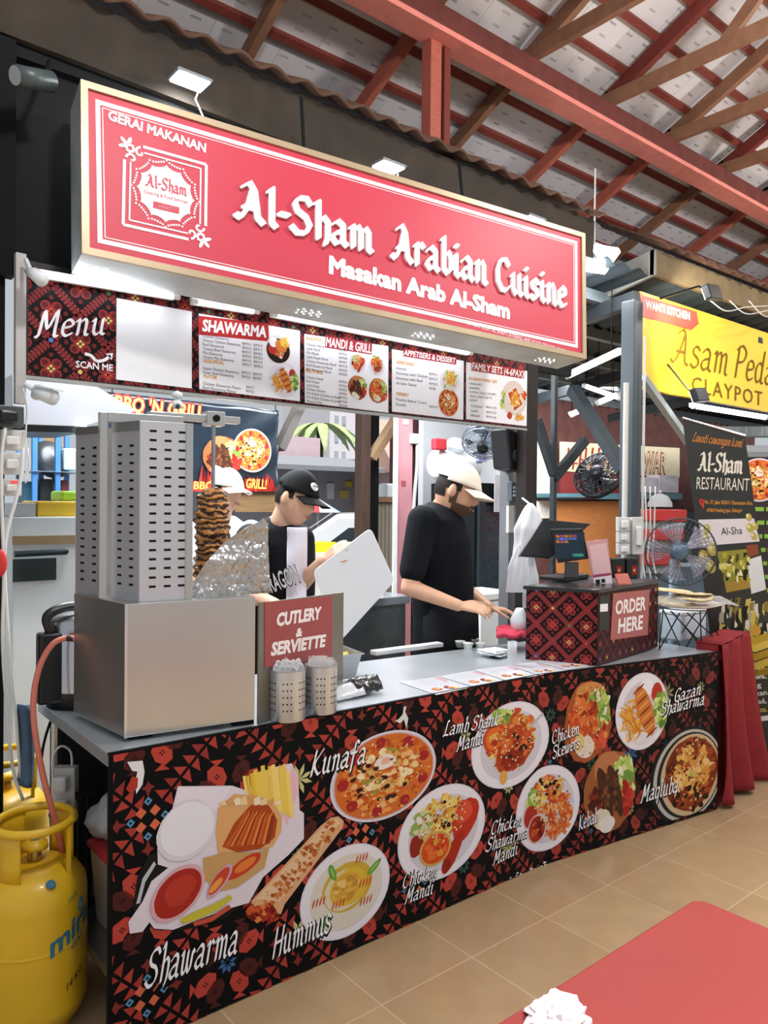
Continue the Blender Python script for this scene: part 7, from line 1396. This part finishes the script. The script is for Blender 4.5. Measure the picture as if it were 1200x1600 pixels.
# hanging white plastic bags
def hang_bag(pts, dd, label, seed):
    P_ = [at(u, v, d=dd) for u, v in pts]; mb = MB(); c = sum(P_)/len(P_); top = P_[0]; bot = P_[1]; w = np.linalg.norm(P_[3]-P_[2])/2
    def fn(u, v):
        a = 2*math.pi*u; r = w*(.12+.88*min(1, v*2.2)**.7)*(1+.16*noise.noise(Vector((math.cos(a)*1.5, math.sin(a)*1.5, v*3+seed)))); f = 1+.1*math.sin(a*7+v*4)
        return top*(1-v)+bot*v+RT*r*f*math.cos(a)+nrm(FW*V(1, 1, 0))*r*.5*f*math.sin(a)
    mb.sheet(fn, 48, 20); o = mb.build('carrier_bag', mat('carrier_white', '#e9ebf0', .35, alpha=.85, bump=.2, scale=12), smooth=True, loc=c); tag(o, label, 'bag', 'white carrier bags by the post'); mb = MB(); mb.tube([top-V(0, 0, .01), V(PG[0], PG[1], top[2]+.06)], .006, 6); mb.build('handle', mat('carrier_white', '#e9ebf0'), o)
hang_bag([(829, 786), (824, 868), (803, 840), (847, 840)], 4.3, 'upper white knotted carrier bag hanging by the till', 1); hang_bag([(812, 850), (806, 925), (792, 890), (822, 890)], 4.25, 'lower left white carrier bag hanging by the till', 4); hang_bag([(830, 860), (828, 950), (818, 900), (840, 900)], 4.35, 'lower right white carrier bag hanging behind the order box', 7)
mb = MB(); a = at(776, 992, d=4.2); mb.sheet(lambda u, v: at(776+50*u, 980+14*v, d=4.05-.15*v)+V(0, 0, .02*noise.noise(Vector((u*6, v*5, 2)))), 16, 8); tag(mb.build('red_towel', mat('towel_red', '#cf4359', .85, bump=.2), smooth=True, solid=.02), 'folded bright red cloth behind the order box', 'cloth')
mb = MB(); c = at(812, 968, d=4.0); mb.lathe([(.001, .0), (.045, 0), (.05, .06), (.03, .1), (.02, .12), (.001, .122)], c-V(0, 0, .06), 20); tag(mb.build('white_bottle', WHT, smooth=True), 'squat white bottle beside the folded red cloth', 'bottle')
# cameras under the sign
t = thing('security_camera', 'white bullet security camera on the left wall under the menu board', 'camera', at(70, 620, y=1.0)); mb = MB(); mb.tube([at(56, 618, y=1.02), at(60, 612, y=.98), at(84, 622, y=.92)], [.018, .026, .027], 16); mb.build('body', WHT, t, smooth=True); mb = MB(); mb.tube([at(40, 600, y=1.06), at(52, 608, y=1.04), at(62, 615, y=1.0)], .01, 8); mb.build('arm', WHT, t); mb = MB(); mb.bar(at(62, 604, y=.97), at(92, 610, y=.9), .05, .006, (0, 0, 1)); mb.build('sun_hood', WHT, t)
t = thing('dome_camera', 'small white dome camera hanging below the white card of the menu board', 'camera', at(277, 628, y=1.02)); mb = MB(); mb.sphere(at(277, 632, y=1.03), .021, 16); mb.build('body', WHT, t, smooth=True); mb = MB(); mb.lathe([(.001, .0), (.02, .002), (.02, .02), (.001, .03)], at(277, 622, y=1.03)+V(0, 0, -.0), 18); mb.build('mount', WHT, t, smooth=True); mb = MB(); mb.tube([at(277, 621, y=1.035), at(277, 618, y=1.105)], .008, 8); mb.build('arm', WHT, t); mb = MB(); mb.sphere(at(278, 635, y=1.012), .011, 12); mb.build('lens', DKG, t, smooth=True)
t = thing('sensor_lamp', 'small white spotlight clipped at the left top corner of the menu board', 'lamp', at(56, 432, y=.98)); mb = MB(); mb.tube([at(44, 424, y=1.0), at(54, 428, y=.96), at(66, 438, y=.92)], [.014, .022, .024], 14); mb.build('head', WHT, t, smooth=True); mb = MB(); mb.bar(at(40, 405, y=1.04), at(48, 424, y=1.0), .012, .012); mb.build('clip', WHT, t)
t = thing('wall_spotlight', 'dim tubular spotlight on the dark wall left of the sign', 'lamp', at(40, 120, y=1.0)); mb = MB(); mb.tube([at(24, 118, y=.9), at(80, 128, y=.95)], .035, 18); mb.build('can', mat('can_grey', '#3b474a', .4), t, smooth=True); mb = MB(); mb.lathe([(.001, .002), (.03, .002)], at(24, 118, y=.9), 18, at(24, 118, y=.9)-at(80, 128, y=.95)); mb.build('glass', mat('lamp_dull', '#aeb4b4', .3), t); mb = MB(); mb.tube([at(70, 126, y=.95), at(78, 96, y=1.08)], .01, 8); mb.build('bracket', BLK, t)
# ================================================================ NEIGHBOUR STALL AND RIGHT SIDE
FAS = mat('fascia_brown', '#6a5b42', .75, var=.2, bump=.1); GRYB = mat('grey_board', '#83817c', .7, var=.12)
xN = 4.34
FN = Frame((0, 1.1, 0), (1, 0, 0), (0, 0, 1)); mb = MB(); mb.prism(FN, [(xN, 3.225), (13, 3.225), (13, 3.44), (xN, 3.405)], -.03, 0); struct(mb.build('trim_2', FAS))
wavy_edge('tiled_roof_edge', xN, 3.405, 13, 3.44, 1.1, 'wavy brown clay tile edge above the fascia of the yellow sign stall', 50)
p0, p1, p2, p3 = at(1022, 389, x=xN), at(915, 440, x=xN), at(915, 481, x=xN), at(1022, 429, x=xN)
mb = MB(); vs = [p0, p1, p2, p3]; mb.add(vs+[v+V(.03, 0, 0) for v in vs], [(0, 1, 2, 3), (7, 6, 5, 4)]+[(i, 4+i, 4+(i+1) % 4, (i+1) % 4) for i in range(4)]); struct(mb.build('trim_3', GRYB))
# dark corrugated roof underside
y0r, z0r, sl = 1.14, 3.24, -.12
zr = lambda y: z0r+sl*(y-y0r)
mb = MB()
def cr(u, v): x = 3.55+9.5*u; y = y0r+2.9*v; return V(x, y, zr(y)+.018*math.sin(x*2*math.pi/.19))
mb.sheet(cr, 500, 2); struct(mb.build('ceiling_2', mat('corrugated_dark', '#2b353b', .5, .3), smooth=True, solid=.004))
DKB = mat('roof_beam_dark', '#2a3136', .55)
for k, y in enumerate((1.5, 2.05, 2.6, 3.15, 3.7)): mb = MB(); mb.bar((3.56, y, zr(y)-.07), (13, y, zr(y)-.07), .06, .08); tag(mb.build('roof_purlin', mat('purlin_grey', '#6b757b', .5)), 'grey purlin under the dark corrugated roof, %s from the front' % ORD[k], 'purlin', 'purlins of the neighbour stall')
for k, x in enumerate((4.3, 6.2, 8.1)): mb = MB(); mb.bar((x, 1.2, zr(1.2)-.16), (x, 4.0, zr(4.0)-.16), .08, .1); tag(mb.build('roof_beam', DKB), 'dark beam below the corrugated roof, %s from the red sign' % ORD[k], 'beam', 'dark beams of the neighbour stall')
# posts and braces
c = at(985, 700, d=5.05); xp, yp = c[0], c[1]; t = thing('neighbour_post', 'dark square post with white conduit between the two stalls', 'post', V(xp, yp, 0)); mb = MB(); mb.box(xp-.05, xp+.05, yp-.05, yp+.05, 0, 2.95); mb.build('post_body', mat('post_slate', '#3a444b', .5), t, bevel=.004); mb = MB(); e = at(973, 700, d=4.98); mb.tube([V(e[0], e[1]-.02, .3), V(e[0], e[1]-.02, 2.4)], .018, 10); mb.build('conduit', PVC, t); mb = MB(); e = at(1001, 700, d=4.98); mb.tube([V(e[0], e[1]-.02, 1.0), V(e[0], e[1]-.02, 2.7)], .009, 8); mb.build('pipe', PVC, t)
mb = MB(); mb.bar(at(975, 735, d=5.2), at(895, 608, d=5.9), .08, .08); tag(mb.build('timber_brace', DKB), 'dark knee brace rising left from the post with the white conduit', 'brace')
mb = MB(); mb.bar(at(865, 748, d=5.6), at(914, 688, d=5.75), .06, .06); tag(mb.build('timber_brace', DKB), 'short dark brace left of the black wall fan', 'brace')
mb = MB(); mb.bar(at(1004, 590, d=5.3), at(1075, 690, d=5.9), .05, .05); tag(mb.build('steel_strut', mat('strut_grey', '#8d989e', .4)), 'grey slanting strut behind the yellow sign', 'strut')
mb = MB(); a = at(866, 640, d=5.6); mb.box(a[0]-.018, a[0]+.018, a[1]-.018, a[1]+.018, 0, 3.1); tag(mb.build('thin_post', DKB), 'thin dark post right of the till against the neighbour stall', 'post')
mb = MB(); a = at(838, 655, d=5.5); b = at(866, 740, d=5.6); mb.bar(a, b, .06, .06); tag(mb.build('timber_brace', DKB), 'dark brace just right of the menu board post', 'brace')
# tubes of the neighbour
for k, (a, b, d1, d2, lb) in enumerate([((886, 588), (974, 547), 5.6, 5.4, 'bright tube lamp left of the conduit post, highest of four'), ((893, 648), (924, 634), 7.0, 6.9, 'short bright tube lamp, lowest left of four'), ((914, 603), (968, 622), 6.6, 6.4, 'tube lamp slanting down to the right behind the conduit post'), ((934, 630), (968, 616), 6.9, 6.8, 'tube lamp slanting up to the right behind the conduit post')]):
    p, q = at(*a, d=d1), at(*b, d=d2); t = tube_lamp(p, q, lb, .02, 9.0, 'tube lamps of the neighbour stall')
    for w in (.15, .85): c = p+(q-p)*w; mb = MB(); mb.tube([c+V(0, .03, .0), V(c[0], c[1]+.03, max(zr(c[1]), c[2]+.05))], .004, 6); mb.build('hanger', BLK, t)
tube_lamp(at(1084, 634, d=5.6), at(1196, 652, d=6.2), 'long bright tube lamp below the yellow sign', .02, 9.0)
area('neighbour_lamp_light', (6.0, 2.6, 2.6), (6.2, 3.4, 0.8), 1.6, 150, (.95, .98, 1))
# lamp between the two signs
c = at(928, 404, y=1.22); lX, lY, lZ = nrm(V(1, -.3, 0))*.15, nrm(V(.2, .6, -.4))*.1, nrm(V(-.1, -.45, -.8))*.02; t = thing('hanging_lamp', 'glaring white lamp hanging between the red sign and the grey fascia', 'lamp', c); mb = MB(); mb.obox(c, lX, lY, lZ); mb.build('lit_panel', mat('lamp_glare', '#ffffff', .3, emit=16, ecol='#f4f8ff'), t, bevel=.008); mb = MB(); mb.box(c[0]-.1, c[0]+.1, c[1]-.06, c[1]+.06, c[2]+.046, c[2]+.08); mb.build('housing', mat('lamp_grey', '#8b9094'), t); mb = MB(); mb.tube([c+V(0, 0, .08), c+V(0, .0, .6)], .006, 6); mb.build('cord', PVC, t)
bulb('hanging_lamp_light', tuple(c-V(0, .05, .12)), 25, (.95, .98, 1), .1)
# yellow sign
YS = 1.2; FY = Frame((0, YS, 0), (1, 0, 0), (0, 0, 1)); tl, bl = FY.hit(1001, 455), FY.hit(998, 606); tr_, br_ = FY.hit(1200, 522), FY.hit(1200, 641)
zt_y, zb_y = tl[1], bl[1]; xe = 7.6
t = thing('yellow_sign', 'large yellow asam pedas claypot sign of the neighbouring stall', 'sign', FY.p(5.9, 2.7)); mb = MB(); mb.fbox(FY, tl[0], xe, zb_y, zt_y, -.04, 0); mb.build('sign_panel', mat('sign_yellow', '#e8bf1e', .3, coat=.5, var=.03), t)
mb = MB(); mb.prism(FY, [FY.hit(*k) for k in [(1001, 457), (1000, 494), (1080, 516), (1091, 506), (1088, 487), (1004, 462)]], .001, .004); mb.build('red_tab', mat('tab_red', '#d0402c', .4), t)
m2 = MB(); put_text(m2, FY, 'WANTI KITCHEN', FY.hit(1008, 481), FY.hit(1077, 500), FY.hit(1008, 468)[1]-FY.hit(1008, 481)[1], '#f1ece2', .005, bold=.035); m2.build('lettering', INKM, t)
m2 = MB(); script(m2, FY, 'Asam Pedas', (1046, 566), (1222, 606), (1046, 508), .005, nib=.075, col='#6b4f1c', slant=.22); put_text(m2, FY, 'CLAYPOT', FY.hit(1080, 612), FY.hit(1190, 634), FY.hit(1080, 586)[1]-FY.hit(1080, 612)[1], '#6b4f22', .005, bold=.0, spacing=1.2); m2.build('lettering', INKM, t)
def small_flood(u, v, y, aim, label, pw, y2, dz=.04):
    c = at(u, v, y=y); t = thing('floodlight', label, 'floodlight', c, 'floodlights of the yellow sign'); F = Frame(c, V(1, 0, .1), V(0, .3, 1)); mb = MB(); mb.fbox(F, -.08, .08, -.05, .05, -.02, .03); mb.build('housing', BLP, t, bevel=.006); mb = MB(); mb.fbox(F, -.07, .07, -.04, .04, -.026, -.02); mb.build('lens', mat('flood_lens', '#fff6dc', .3, emit=6, ecol='#fff0cc'), t); mb = MB(); mb.tube([c, c+V(-.02, .08, .06), V(c[0], y2, c[2]+dz)], .008, 6); mb.build('bracket', BLP, t)
    l = bpy.data.lights.new('flood', 'SPOT'); l.energy = pw; l.spot_size = 2.3; l.spot_blend = .7; l.shadow_soft_size = .04; l.color = (1, .93, .75); o = bpy.data.objects.new('flood_beam', l); COL.objects.link(o); o.parent = t; o.location = tuple(-F.N*.05); o.rotation_euler = Vector(tuple(np.array(aim)-c)).to_track_quat('-Z', 'Y').to_euler()
small_flood(1112, 458, .72, FY.p(5.9, 2.75), 'black floodlight on the brown fascia aimed down at the yellow sign', 75, 1.1)
small_flood(1092, 618, .95, FY.p(5.2, 2.6), 'small black floodlight at the lower edge of the yellow sign', 12, 1.2, .26)
for k in range(3): mb = MB(); mb.tube(catmull([at(1110+30*k, 470, y=.9), at(1135+30*k, 486+4*k, y=.9), at(1165+30*k, 480+6*k, y=.92), at(1200+20*k, 478, y=.95)], 5), .004, 6); tag(mb.build('loose_cable', PVC, smooth=True), 'loose white cable under the brown fascia, %s from the black floodlight' % ORD[k], 'cable', 'cables under the brown fascia')
# back of the neighbour stall
YW = 4.3; FWn = Frame((0, YW, 0), (1, 0, 0), (0, 0, 1))
def wbox(name, pts, y, dep, m, label, cat, bevel=0): mb = MB(); quad_box(mb, pts, y, dep); return tag(mb.build(name, m, bevel=bevel), label, cat)
t = thing('letter_banner', 'cream banner with red ornamental letters along the back of the neighbour stall', 'banner', FWn.p(*FWn.hit(960, 715))); mb = MB(); mb.prism(FWn, [FWn.hit(*k) for k in [(876, 690), (876, 736), (1062, 746), (1062, 700)]], -.02, 0); mb.build('cloth', mat('banner_cream', '#efe2c0', .7, var=.06), t)
m2 = MB()
for s, a, b in (('WAR', (1004, 738), (1040, 740)),): put_text(m2, FWn, s, FWn.hit(*a), FWn.hit(*b), FWn.hit(a[0], a[1]-34)[1]-FWn.hit(*a)[1], '#a8402f', .002, bold=.05, shear=.1); put_text(m2, FWn, s, FWn.hit(*a), FWn.hit(*b), FWn.hit(a[0], a[1]-34)[1]-FWn.hit(*a)[1], '#efe3bd', .004, bold=.005, shear=.1)
pr = Print(FWn)
for k in range(12): u = 884+k*9.2; pr.px([(u, 734), (u+3, 734), (u+6+(k % 3), 700), (u+3+(k % 3), 699)], '#a8402f', .002); pr.px([(u+2, 716+(k % 2)*6), (u+9, 717+(k % 2)*6), (u+9, 720+(k % 2)*6), (u+2, 719+(k % 2)*6)], '#b5533c', .0025)
pr.build('ornament', INKM, t)
m2.build('lettering', INKM, t)
mb = MB(); mb.box(4.7, 13, YW+.06, YW+.12, 0, 3.0); struct(mb.build('wall_back', mat('back_maroon', '#5b3a36', .7, var=.2)))
wbox('back_board', [(876, 737), (876, 772), (1062, 772), (1062, 747)], YW+.02, .03, mat('panel_red', '#8f3a3a', .6), 'dull red back panel below the cream letter banner', 'board')
wbox('teal_shelf', [(868, 771), (868, 780), (1066, 780), (1066, 771)], YW-.3, .3, mat('shelf_teal', '#4f7a86', .5), 'long teal shelf across the back of the neighbour stall', 'shelf')
wbox('plywood_panel', [(870, 783), (870, 900), (968, 900), (968, 783)], YW-.1, .03, mat('plywood', '#b3723f', .6, var=.12, stretch=(1, 1, 5)), 'orange plywood panel behind the till', 'panel')
wbox('dark_cabinet', [(968, 800), (968, 1000), (1130, 1000), (1130, 800)], YW-.1, .1, mat('cabinet_dark', '#3c4448', .6), 'dark cabinet below the teal shelf', 'cabinet')
for k, (u0, v0, u1, v1, col, lb) in enumerate([(998, 745, 1028, 770, '#cfc9d6', 'pale carton on the teal shelf'), (1030, 742, 1060, 770, '#d9d4dc', 'white carton at the right end of the teal shelf')]): mb = MB(); c = pbox(mb, u0, v0, u1, v1, YW-.28, .2); tag(mb.build('carton', mat('carton%s' % col[1:], col, .7)), lb, 'carton')
wbox('wall_poster', [(824, 690), (824, 810), (866, 810), (866, 690)], YW, .03, mat('poster_warm', '#f0dcc8', .6, var=.3, scale=3), 'pale warm lit wall strip right of the dark menu post', 'panel')  # warm light on this wall strip is put into its base colour
c = at(936, 742, d=6.6); t, _p = fan('wall_fan', 'black wall fan seen edge on in front of the cream letter banner', c, V(-.75, -.1, .45), .22, FBK, FBK, FBK, 24, .004)
mb = MB(); mb.tube(catmull([c+V(.12, .02, -.08), c+V(.2, .1, -.15), V(c[0]+.2, c[1]+.3, c[2]-.2), V(c[0]+.2, YW-.29, c[2]-.22)], 4), .018, 8); mb.build('bracket', FBK, t)
# sockets on the conduit post
for k, (u0, v0, u1, v1, lb) in enumerate([(964, 808, 982, 830, 'top white socket on the conduit post'), (964, 831, 982, 848, 'middle white socket on the conduit post'), (964, 849, 982, 866, 'bottom white socket on the conduit post'), (986, 808, 1003, 866, 'tall cream plug panel right of the conduit post')]):
    P_ = at((u0+u1)/2, (v0+v1)/2, d=4.85); w_, h_ = (u1-u0)/2*4.85/CF, (v1-v0)/2*4.85/CF; t = thing('wall_socket', lb, 'socket', P_, 'sockets on the conduit post'); mb = MB(); mb.obox(P_, RT*w_, UP*h_, FW*.03); mb.build('box', PVC, t, bevel=.004); mb = MB(); mb.obox(P_-FW*.04, RT*w_*.5, UP*h_*.5, FW*.02); mb.build('plug', mat('plug_white', '#dddbd8'), t, bevel=.005)
for k in range(3): mb = MB(); mb.tube(catmull([at(1008+8*k, 760, d=4.9), at(1010+6*k, 830, d=4.88), at(1004+8*k, 870, d=4.85), at(1008+9*k, 905, d=4.8)], 4), .005, 6); tag(mb.build('mains_cable', PVC, smooth=True), 'white cord hanging right of the socket panel, %s from the left' % ORD[k], 'cable', 'cords by the socket panel')
# red crates, cake dome
for k, (u0, v0, u1, v1) in enumerate([(1004, 796, 1060, 813), (1002, 826, 1056, 842), (1000, 862, 1050, 880)]):
    dk = 5.7; c = at((u0+u1)/2, (v0+v1)/2, d=dk); w_, h_ = (u1-u0)/2*dk/CF, (v1-v0)/2*dk/CF; t = thing('red_crate', 'red plastic crate in the stack behind the standing fan, %s' % ['topmost', 'middle one', 'lowest'][k], 'crate', c, 'red crates behind the fan'); mb = MB(); X = nrm(RT*V(1, 1, 0)); Y = nrm(FW*V(1, 1, 0)); Z = V(0, 0, 1)
    for s_ in (-1, 1): mb.obox(c+Y*s_*.14, X*w_, Y*.008, Z*h_); mb.obox(c+X*s_*w_, X*.008, Y*.14, Z*h_)
    mb.obox(c-Z*h_, X*w_, Y*.14, Z*.006); mb.build('shell', mat('crate_red', '#b5302f', .4), t, bevel=.004)
    mb = MB(); mb.obox(c-Z*(h_+.035), X*w_*.9, Y*.12, Z*.03); mb.build('contents', mat('crate_stuff', '#8a8d8c', .6, var=.4, scale=30), t)
c = at(1031, 792, d=5.7); t = thing('cake_dome', 'clear glass dome lid on the topmost red crate', 'dome', c); mb = MB(); mb.lathe([(.09, 0), (.088, .03), (.06, .08), (.02, .1), (.001, .102)], c, 28); mb.build('dome', mat('clear_dome', '#e4ebee', .08, alpha=.35), t, smooth=True); mb = MB(); mb.sphere(c+V(0, 0, .112), .013, 12); mb.build('knob', STEEL, t, smooth=True)
mb = MB(); a = at(998, 882, d=5.7); X = nrm(RT*V(1, 1, 0)); Y = nrm(FW*V(1, 1, 0)); mb.obox(at(1040, 900, d=5.8)*V(1, 1, 0)+V(0, 0, .5*at(1040, 882, d=5.8)[2]), X*.34, Y*.2, V(0, 0, .5*at(1040, 882, d=5.8)[2])); tag(mb.build('side_table', mat('side_blue', '#4d5f6d', .5)), 'blue grey side table carrying the red crates', 'table')
# pedestal fan
cf = at(1063, 862, d=4.5); t, P3 = fan('pedestal_fan', 'pedestal fan with round wire guard standing behind the bread tray', cf, CAM-cf+V(-.5, -.2, 0), .2, mat('fan_wire', '#4a4f54', .35, .6), mat('fan_blade_clear', '#b9b4c4', .2, alpha=.35), mat('fan_hub', '#56697a', .35, .3), 44, .0013, .07, .24)
pb0 = V(cf[0]+.03, cf[1]+.06, 0); mb = MB(); mb.tube([V(pb0[0], pb0[1], .03), V(pb0[0], pb0[1], .6), V(pb0[0], pb0[1], cf[2]-.05)], [.03, .026, .024], 14); mb.build('pole', mat('fan_blue', '#7f97ad', .4), t, smooth=True); mb = MB(); mb.lathe([(.001, 0), (.19, 0), (.18, .03), (.03, .05), (.001, .05)], pb0, 32); mb.build('base', mat('fan_blue', '#7f97ad'), t, smooth=True)
# roll-up banner
B0 = at(1136, 1192, z=.03); dd = float((B0-CAM)@FW); T0_ = at(1066, 652, d=dd+.05); FRu = Frame(B0, at(1236, 1180, d=dd-.12)-B0+V(0, 0, 0), T0_-B0)
t = thing('rollup_banner', 'tall dark roll-up banner with a restaurant advert standing behind the bread tray', 'banner', B0)
hR = FRu.hit(1066, 652)[1]; wR = FRu.hit(1164, 680)[0]-FRu.hit(1066, 652)[0]; cnr = [FRu.hit(*k) for k in [(1066, 653), (1135, 1190), (1235, 1182), (1164, 681)]]
mb = MB(); mb.prism(FRu, cnr, -.004, 0); mb.build('banner_sheet', mat('banner_charcoal', '#23241f', .4, coat=.2), t)
mb = MB(); a, b = cnr[0], cnr[3]; mb.tube([FRu.p(*a), FRu.p(*b)], .009, 8); mb.build('top_rail', STEEL, t); mb = MB(); a, b = cnr[1], cnr[2]; mb.bar(FRu.p(*a), FRu.p(*b), .09, .05); mb.build('base_case', BLP, t); mb = MB(); mb.tube([FRu.p(*((cnr[1]+cnr[2])/2), -.03), FRu.p(*((cnr[0]+cnr[3])/2), -.02)], .008, 8); mb.build('support_pole', STEEL, t)
pr = Print(FRu); R = random.Random(5); h = .0012
pr.px([(1091, 812), (1099, 853), (1187, 846), (1178, 810)], '#d9d0d2', h)
pr.px([(1120, 862), (1132, 910), (1180, 902), (1166, 858)], '#8f8a3a', h)
for k in range(40): u = 1122+R.uniform(0, 46); v = 862+R.uniform(0, 40); pr.px([(u, v), (u+R.uniform(2, 7), v), (u+R.uniform(2, 7), v+R.uniform(4, 12)), (u, v+8)], R.choice(['#d9d078', '#b3a83f', '#4c4a22', '#efe9b4', '#2a2a18']), h+.0003+k*1e-5)
pr.px([(1132, 910), (1135, 926), (1186, 916), (1180, 903)], '#a8873f', h)
for u, v, r in ((1101, 840, 8), (1099, 870, 9), (1112, 858, 9), (1110, 885, 9), (1105, 826, 6), (1170, 808, 5), (1172, 825, 6), (1180, 822, 5), (1178, 838, 5)): c = FRu.hit(u, v); pr.ell(c, (.0033*r, 0), (0, .0048*r), '#b7a65a', 16, h=h+.001); pr.ell(c+V(-.006, .01), (.0014*r, 0), (0, .002*r), '#e2d696', 12, h=h+.0013)
pr.px([(1167, 875), (1174, 928), (1197, 921), (1189, 868)], '#d9dbdb', h+.0004)
pr.px([(1166, 852), (1168, 872), (1186, 866), (1184, 850)], '#8a4a32', h)
pr.build('photo_collage', INK, t); pr = Print(FRu)
# lower part: brush collage in gold and cream, black field with text
for k in range(70): u = 1122+R.uniform(0, 90); v = 935+R.uniform(0, 50); pr.px([(u, v), (u+R.uniform(3, 9), v-2), (u+R.uniform(2, 6), v+R.uniform(8, 26)), (u-1, v+12)], R.choice(['#d8d2bd', '#23281f', '#a9a48c', '#8a7a3a', '#3f4438', '#c9b45a']), h+.0003+k*1e-5)
pts_a = [(1118, 996), (1150, 985), (1180, 995), (1222, 980)]; 
for k, (dy, col) in enumerate(((0, '#b89a35'), (12, '#d3b64e'), (26, '#a8892c'), (40, '#c7aa48'), (54, '#8f7424'))): pr.px([(u, v+dy) for u, v in pts_a]+[(u, v+dy+12) for u, v in pts_a[::-1]], col, h+.0012)
c = FRu.hit(1180, 985); pr.ell(c, (.03, 0), (0, .035), '#c9953a', 18, h=h+.0016)
pr.px([(1146, 1125), (1146, 1132), (1228, 1122), (1227, 1114)], '#d9d8d2', h)
pr.build('photo_collage', INK, t)
m2 = MB()
def ru(s, a, b, hp, col, bold=.0, **k): m2 = MB(); put_text(m2, FRu, s, FRu.hit(*a), FRu.hit(*b), np.linalg.norm(FRu.hit(a[0], a[1]-hp)-FRu.hit(*a)), col, .003, bold=bold, **k); m2.build('lettering', INKM, t)
script(m2, FRu, 'Lawati cawangan kami', (1081, 689), (1160, 699), (1079, 676), .003, nib=.14, col='#c9813a'); m2.build('lettering', INKM, t); m2 = MB()
p0_, p1_ = FRu.hit(1089, 736), FRu.hit(1160, 740); put_text(m2, FRu, 'Al-Sham', p0_, p1_, np.linalg.norm(FRu.hit(1088, 706)-p0_), '#ddd5c6', .003, geo=pen_geo('Al-Sham', nib=.2, ang=20, gap=.08)); m2.build('lettering', INKM, t)
ru('RESTAURANT', (1088, 764), (1170, 767), 20, '#ddd5c6', -.005); ru('No. 37, Jalan SS20/11 Damansara Kim,', (1101, 787), (1176, 789), 6, '#c98a3a', .02); ru('47400 Petaling Jaya, Selangor', (1104, 800), (1160, 800), 6, '#c98a3a', .02); ru('Al-Sha', (1127, 836), (1160, 834), 12, '#33353b', .01)
for s, a, b in (('yak', (1176, 1048), (1197, 1045)), ('rwa,', (1176, 1062), (1198, 1059)), ('ng', (1176, 1075), (1190, 1073)), ('akan', (1176, 1088), (1199, 1085)), ('med,', (1176, 1101), (1198, 1098)), ('Gaza.', (1176, 1114), (1199, 1111))): ru(s, a, b, 8, ['#d9d8d0', '#c9b45a'][len(s) % 2], .02)
c = FRu.hit(1097, 786); pr = Print(FRu); pr.ell(c+V(0, .01), (.014, 0), (0, .016), '#c23f38', 16, h=.002); pr.P([c+V(-.012, .003), c+V(0, -.04), c+V(.012, .003)], '#c23f38', .0022); pr.ell(c+V(0, .01), (.005, 0), (0, .006), '#5a1a18', 10, h=.0028); pr.build('map_pin', INKM, t)
# board further right with green lines, far shop sign
t = thing('menu_stand', 'dark standing menu board with green text lines at the right picture edge', 'menu stand', at(1190, 900, d=5.6)*V(1, 1, 0)); F = Frame(at(1165, 1000, d=5.6), RT, UP); mb = MB(); mb.fbox(F, -.12, .5, -1.0, 1.35, -.03, 0); mb.build('board', mat('board_dark', '#2b1f1c', .4), t); m2 = MB()
pr = Print(F); R = random.Random(8)
for k in range(7):
    x = 0.0
    while x < .3: w_ = R.uniform(.03, .08); pr.rect4(x, x+w_, .95-.1*k, .98-.1*k, '#86b04a', .002); x += w_+.015
pr.build('text_lines', INKM, t); pr = Print(F); cc = V(.1, 1.18); dish(pr, cc, .16, 'kunafa', .002); pr.build('food_picture', INKM, t)
FCa = Frame(at(1165, 735, d=9.0), RT, UP); t = thing('shop_sign', 'grey far shop sign with white capital letters at the right picture edge', 'sign', FCa.o); mb = MB(); mb.fbox(FCa, -.15, 2.4, -.08, .22, -.05, 0); mb.build('sign_panel', mat('sign_grey', '#8c8f92', .5), t); m2 = MB(); put_text(m2, FCa, 'CA', FCa.hit(1166, 735), FCa.hit(1198, 737), .15, '#eceeee', .004, bold=.02); m2.build('lettering', INKM, t)
t = thing('far_stall', 'far white stall front with a blue beam and blinds at the right edge', 'stall', at(1185, 800, d=9.5)*V(1, 1, 0)); mb = MB(); c = at(1150, 690, d=9.6); X = RT; mb.obox(c+X*1.2-V(0, 0, 1.2), X*1.6, FW*.05, V(0, 0, 1.15)); mb.build('front_wall', mat('far_white', '#c9ccd2', .6), t); mb = MB(); mb.obox(c+X*1.2+V(0, 0, .12), X*1.7, FW*.1, V(0, 0, .06)); mb.build('striped_valance', mat('valance', '#a9b3b5', .6, var=.5, scale=30, stretch=(6, 6, .1)), t)
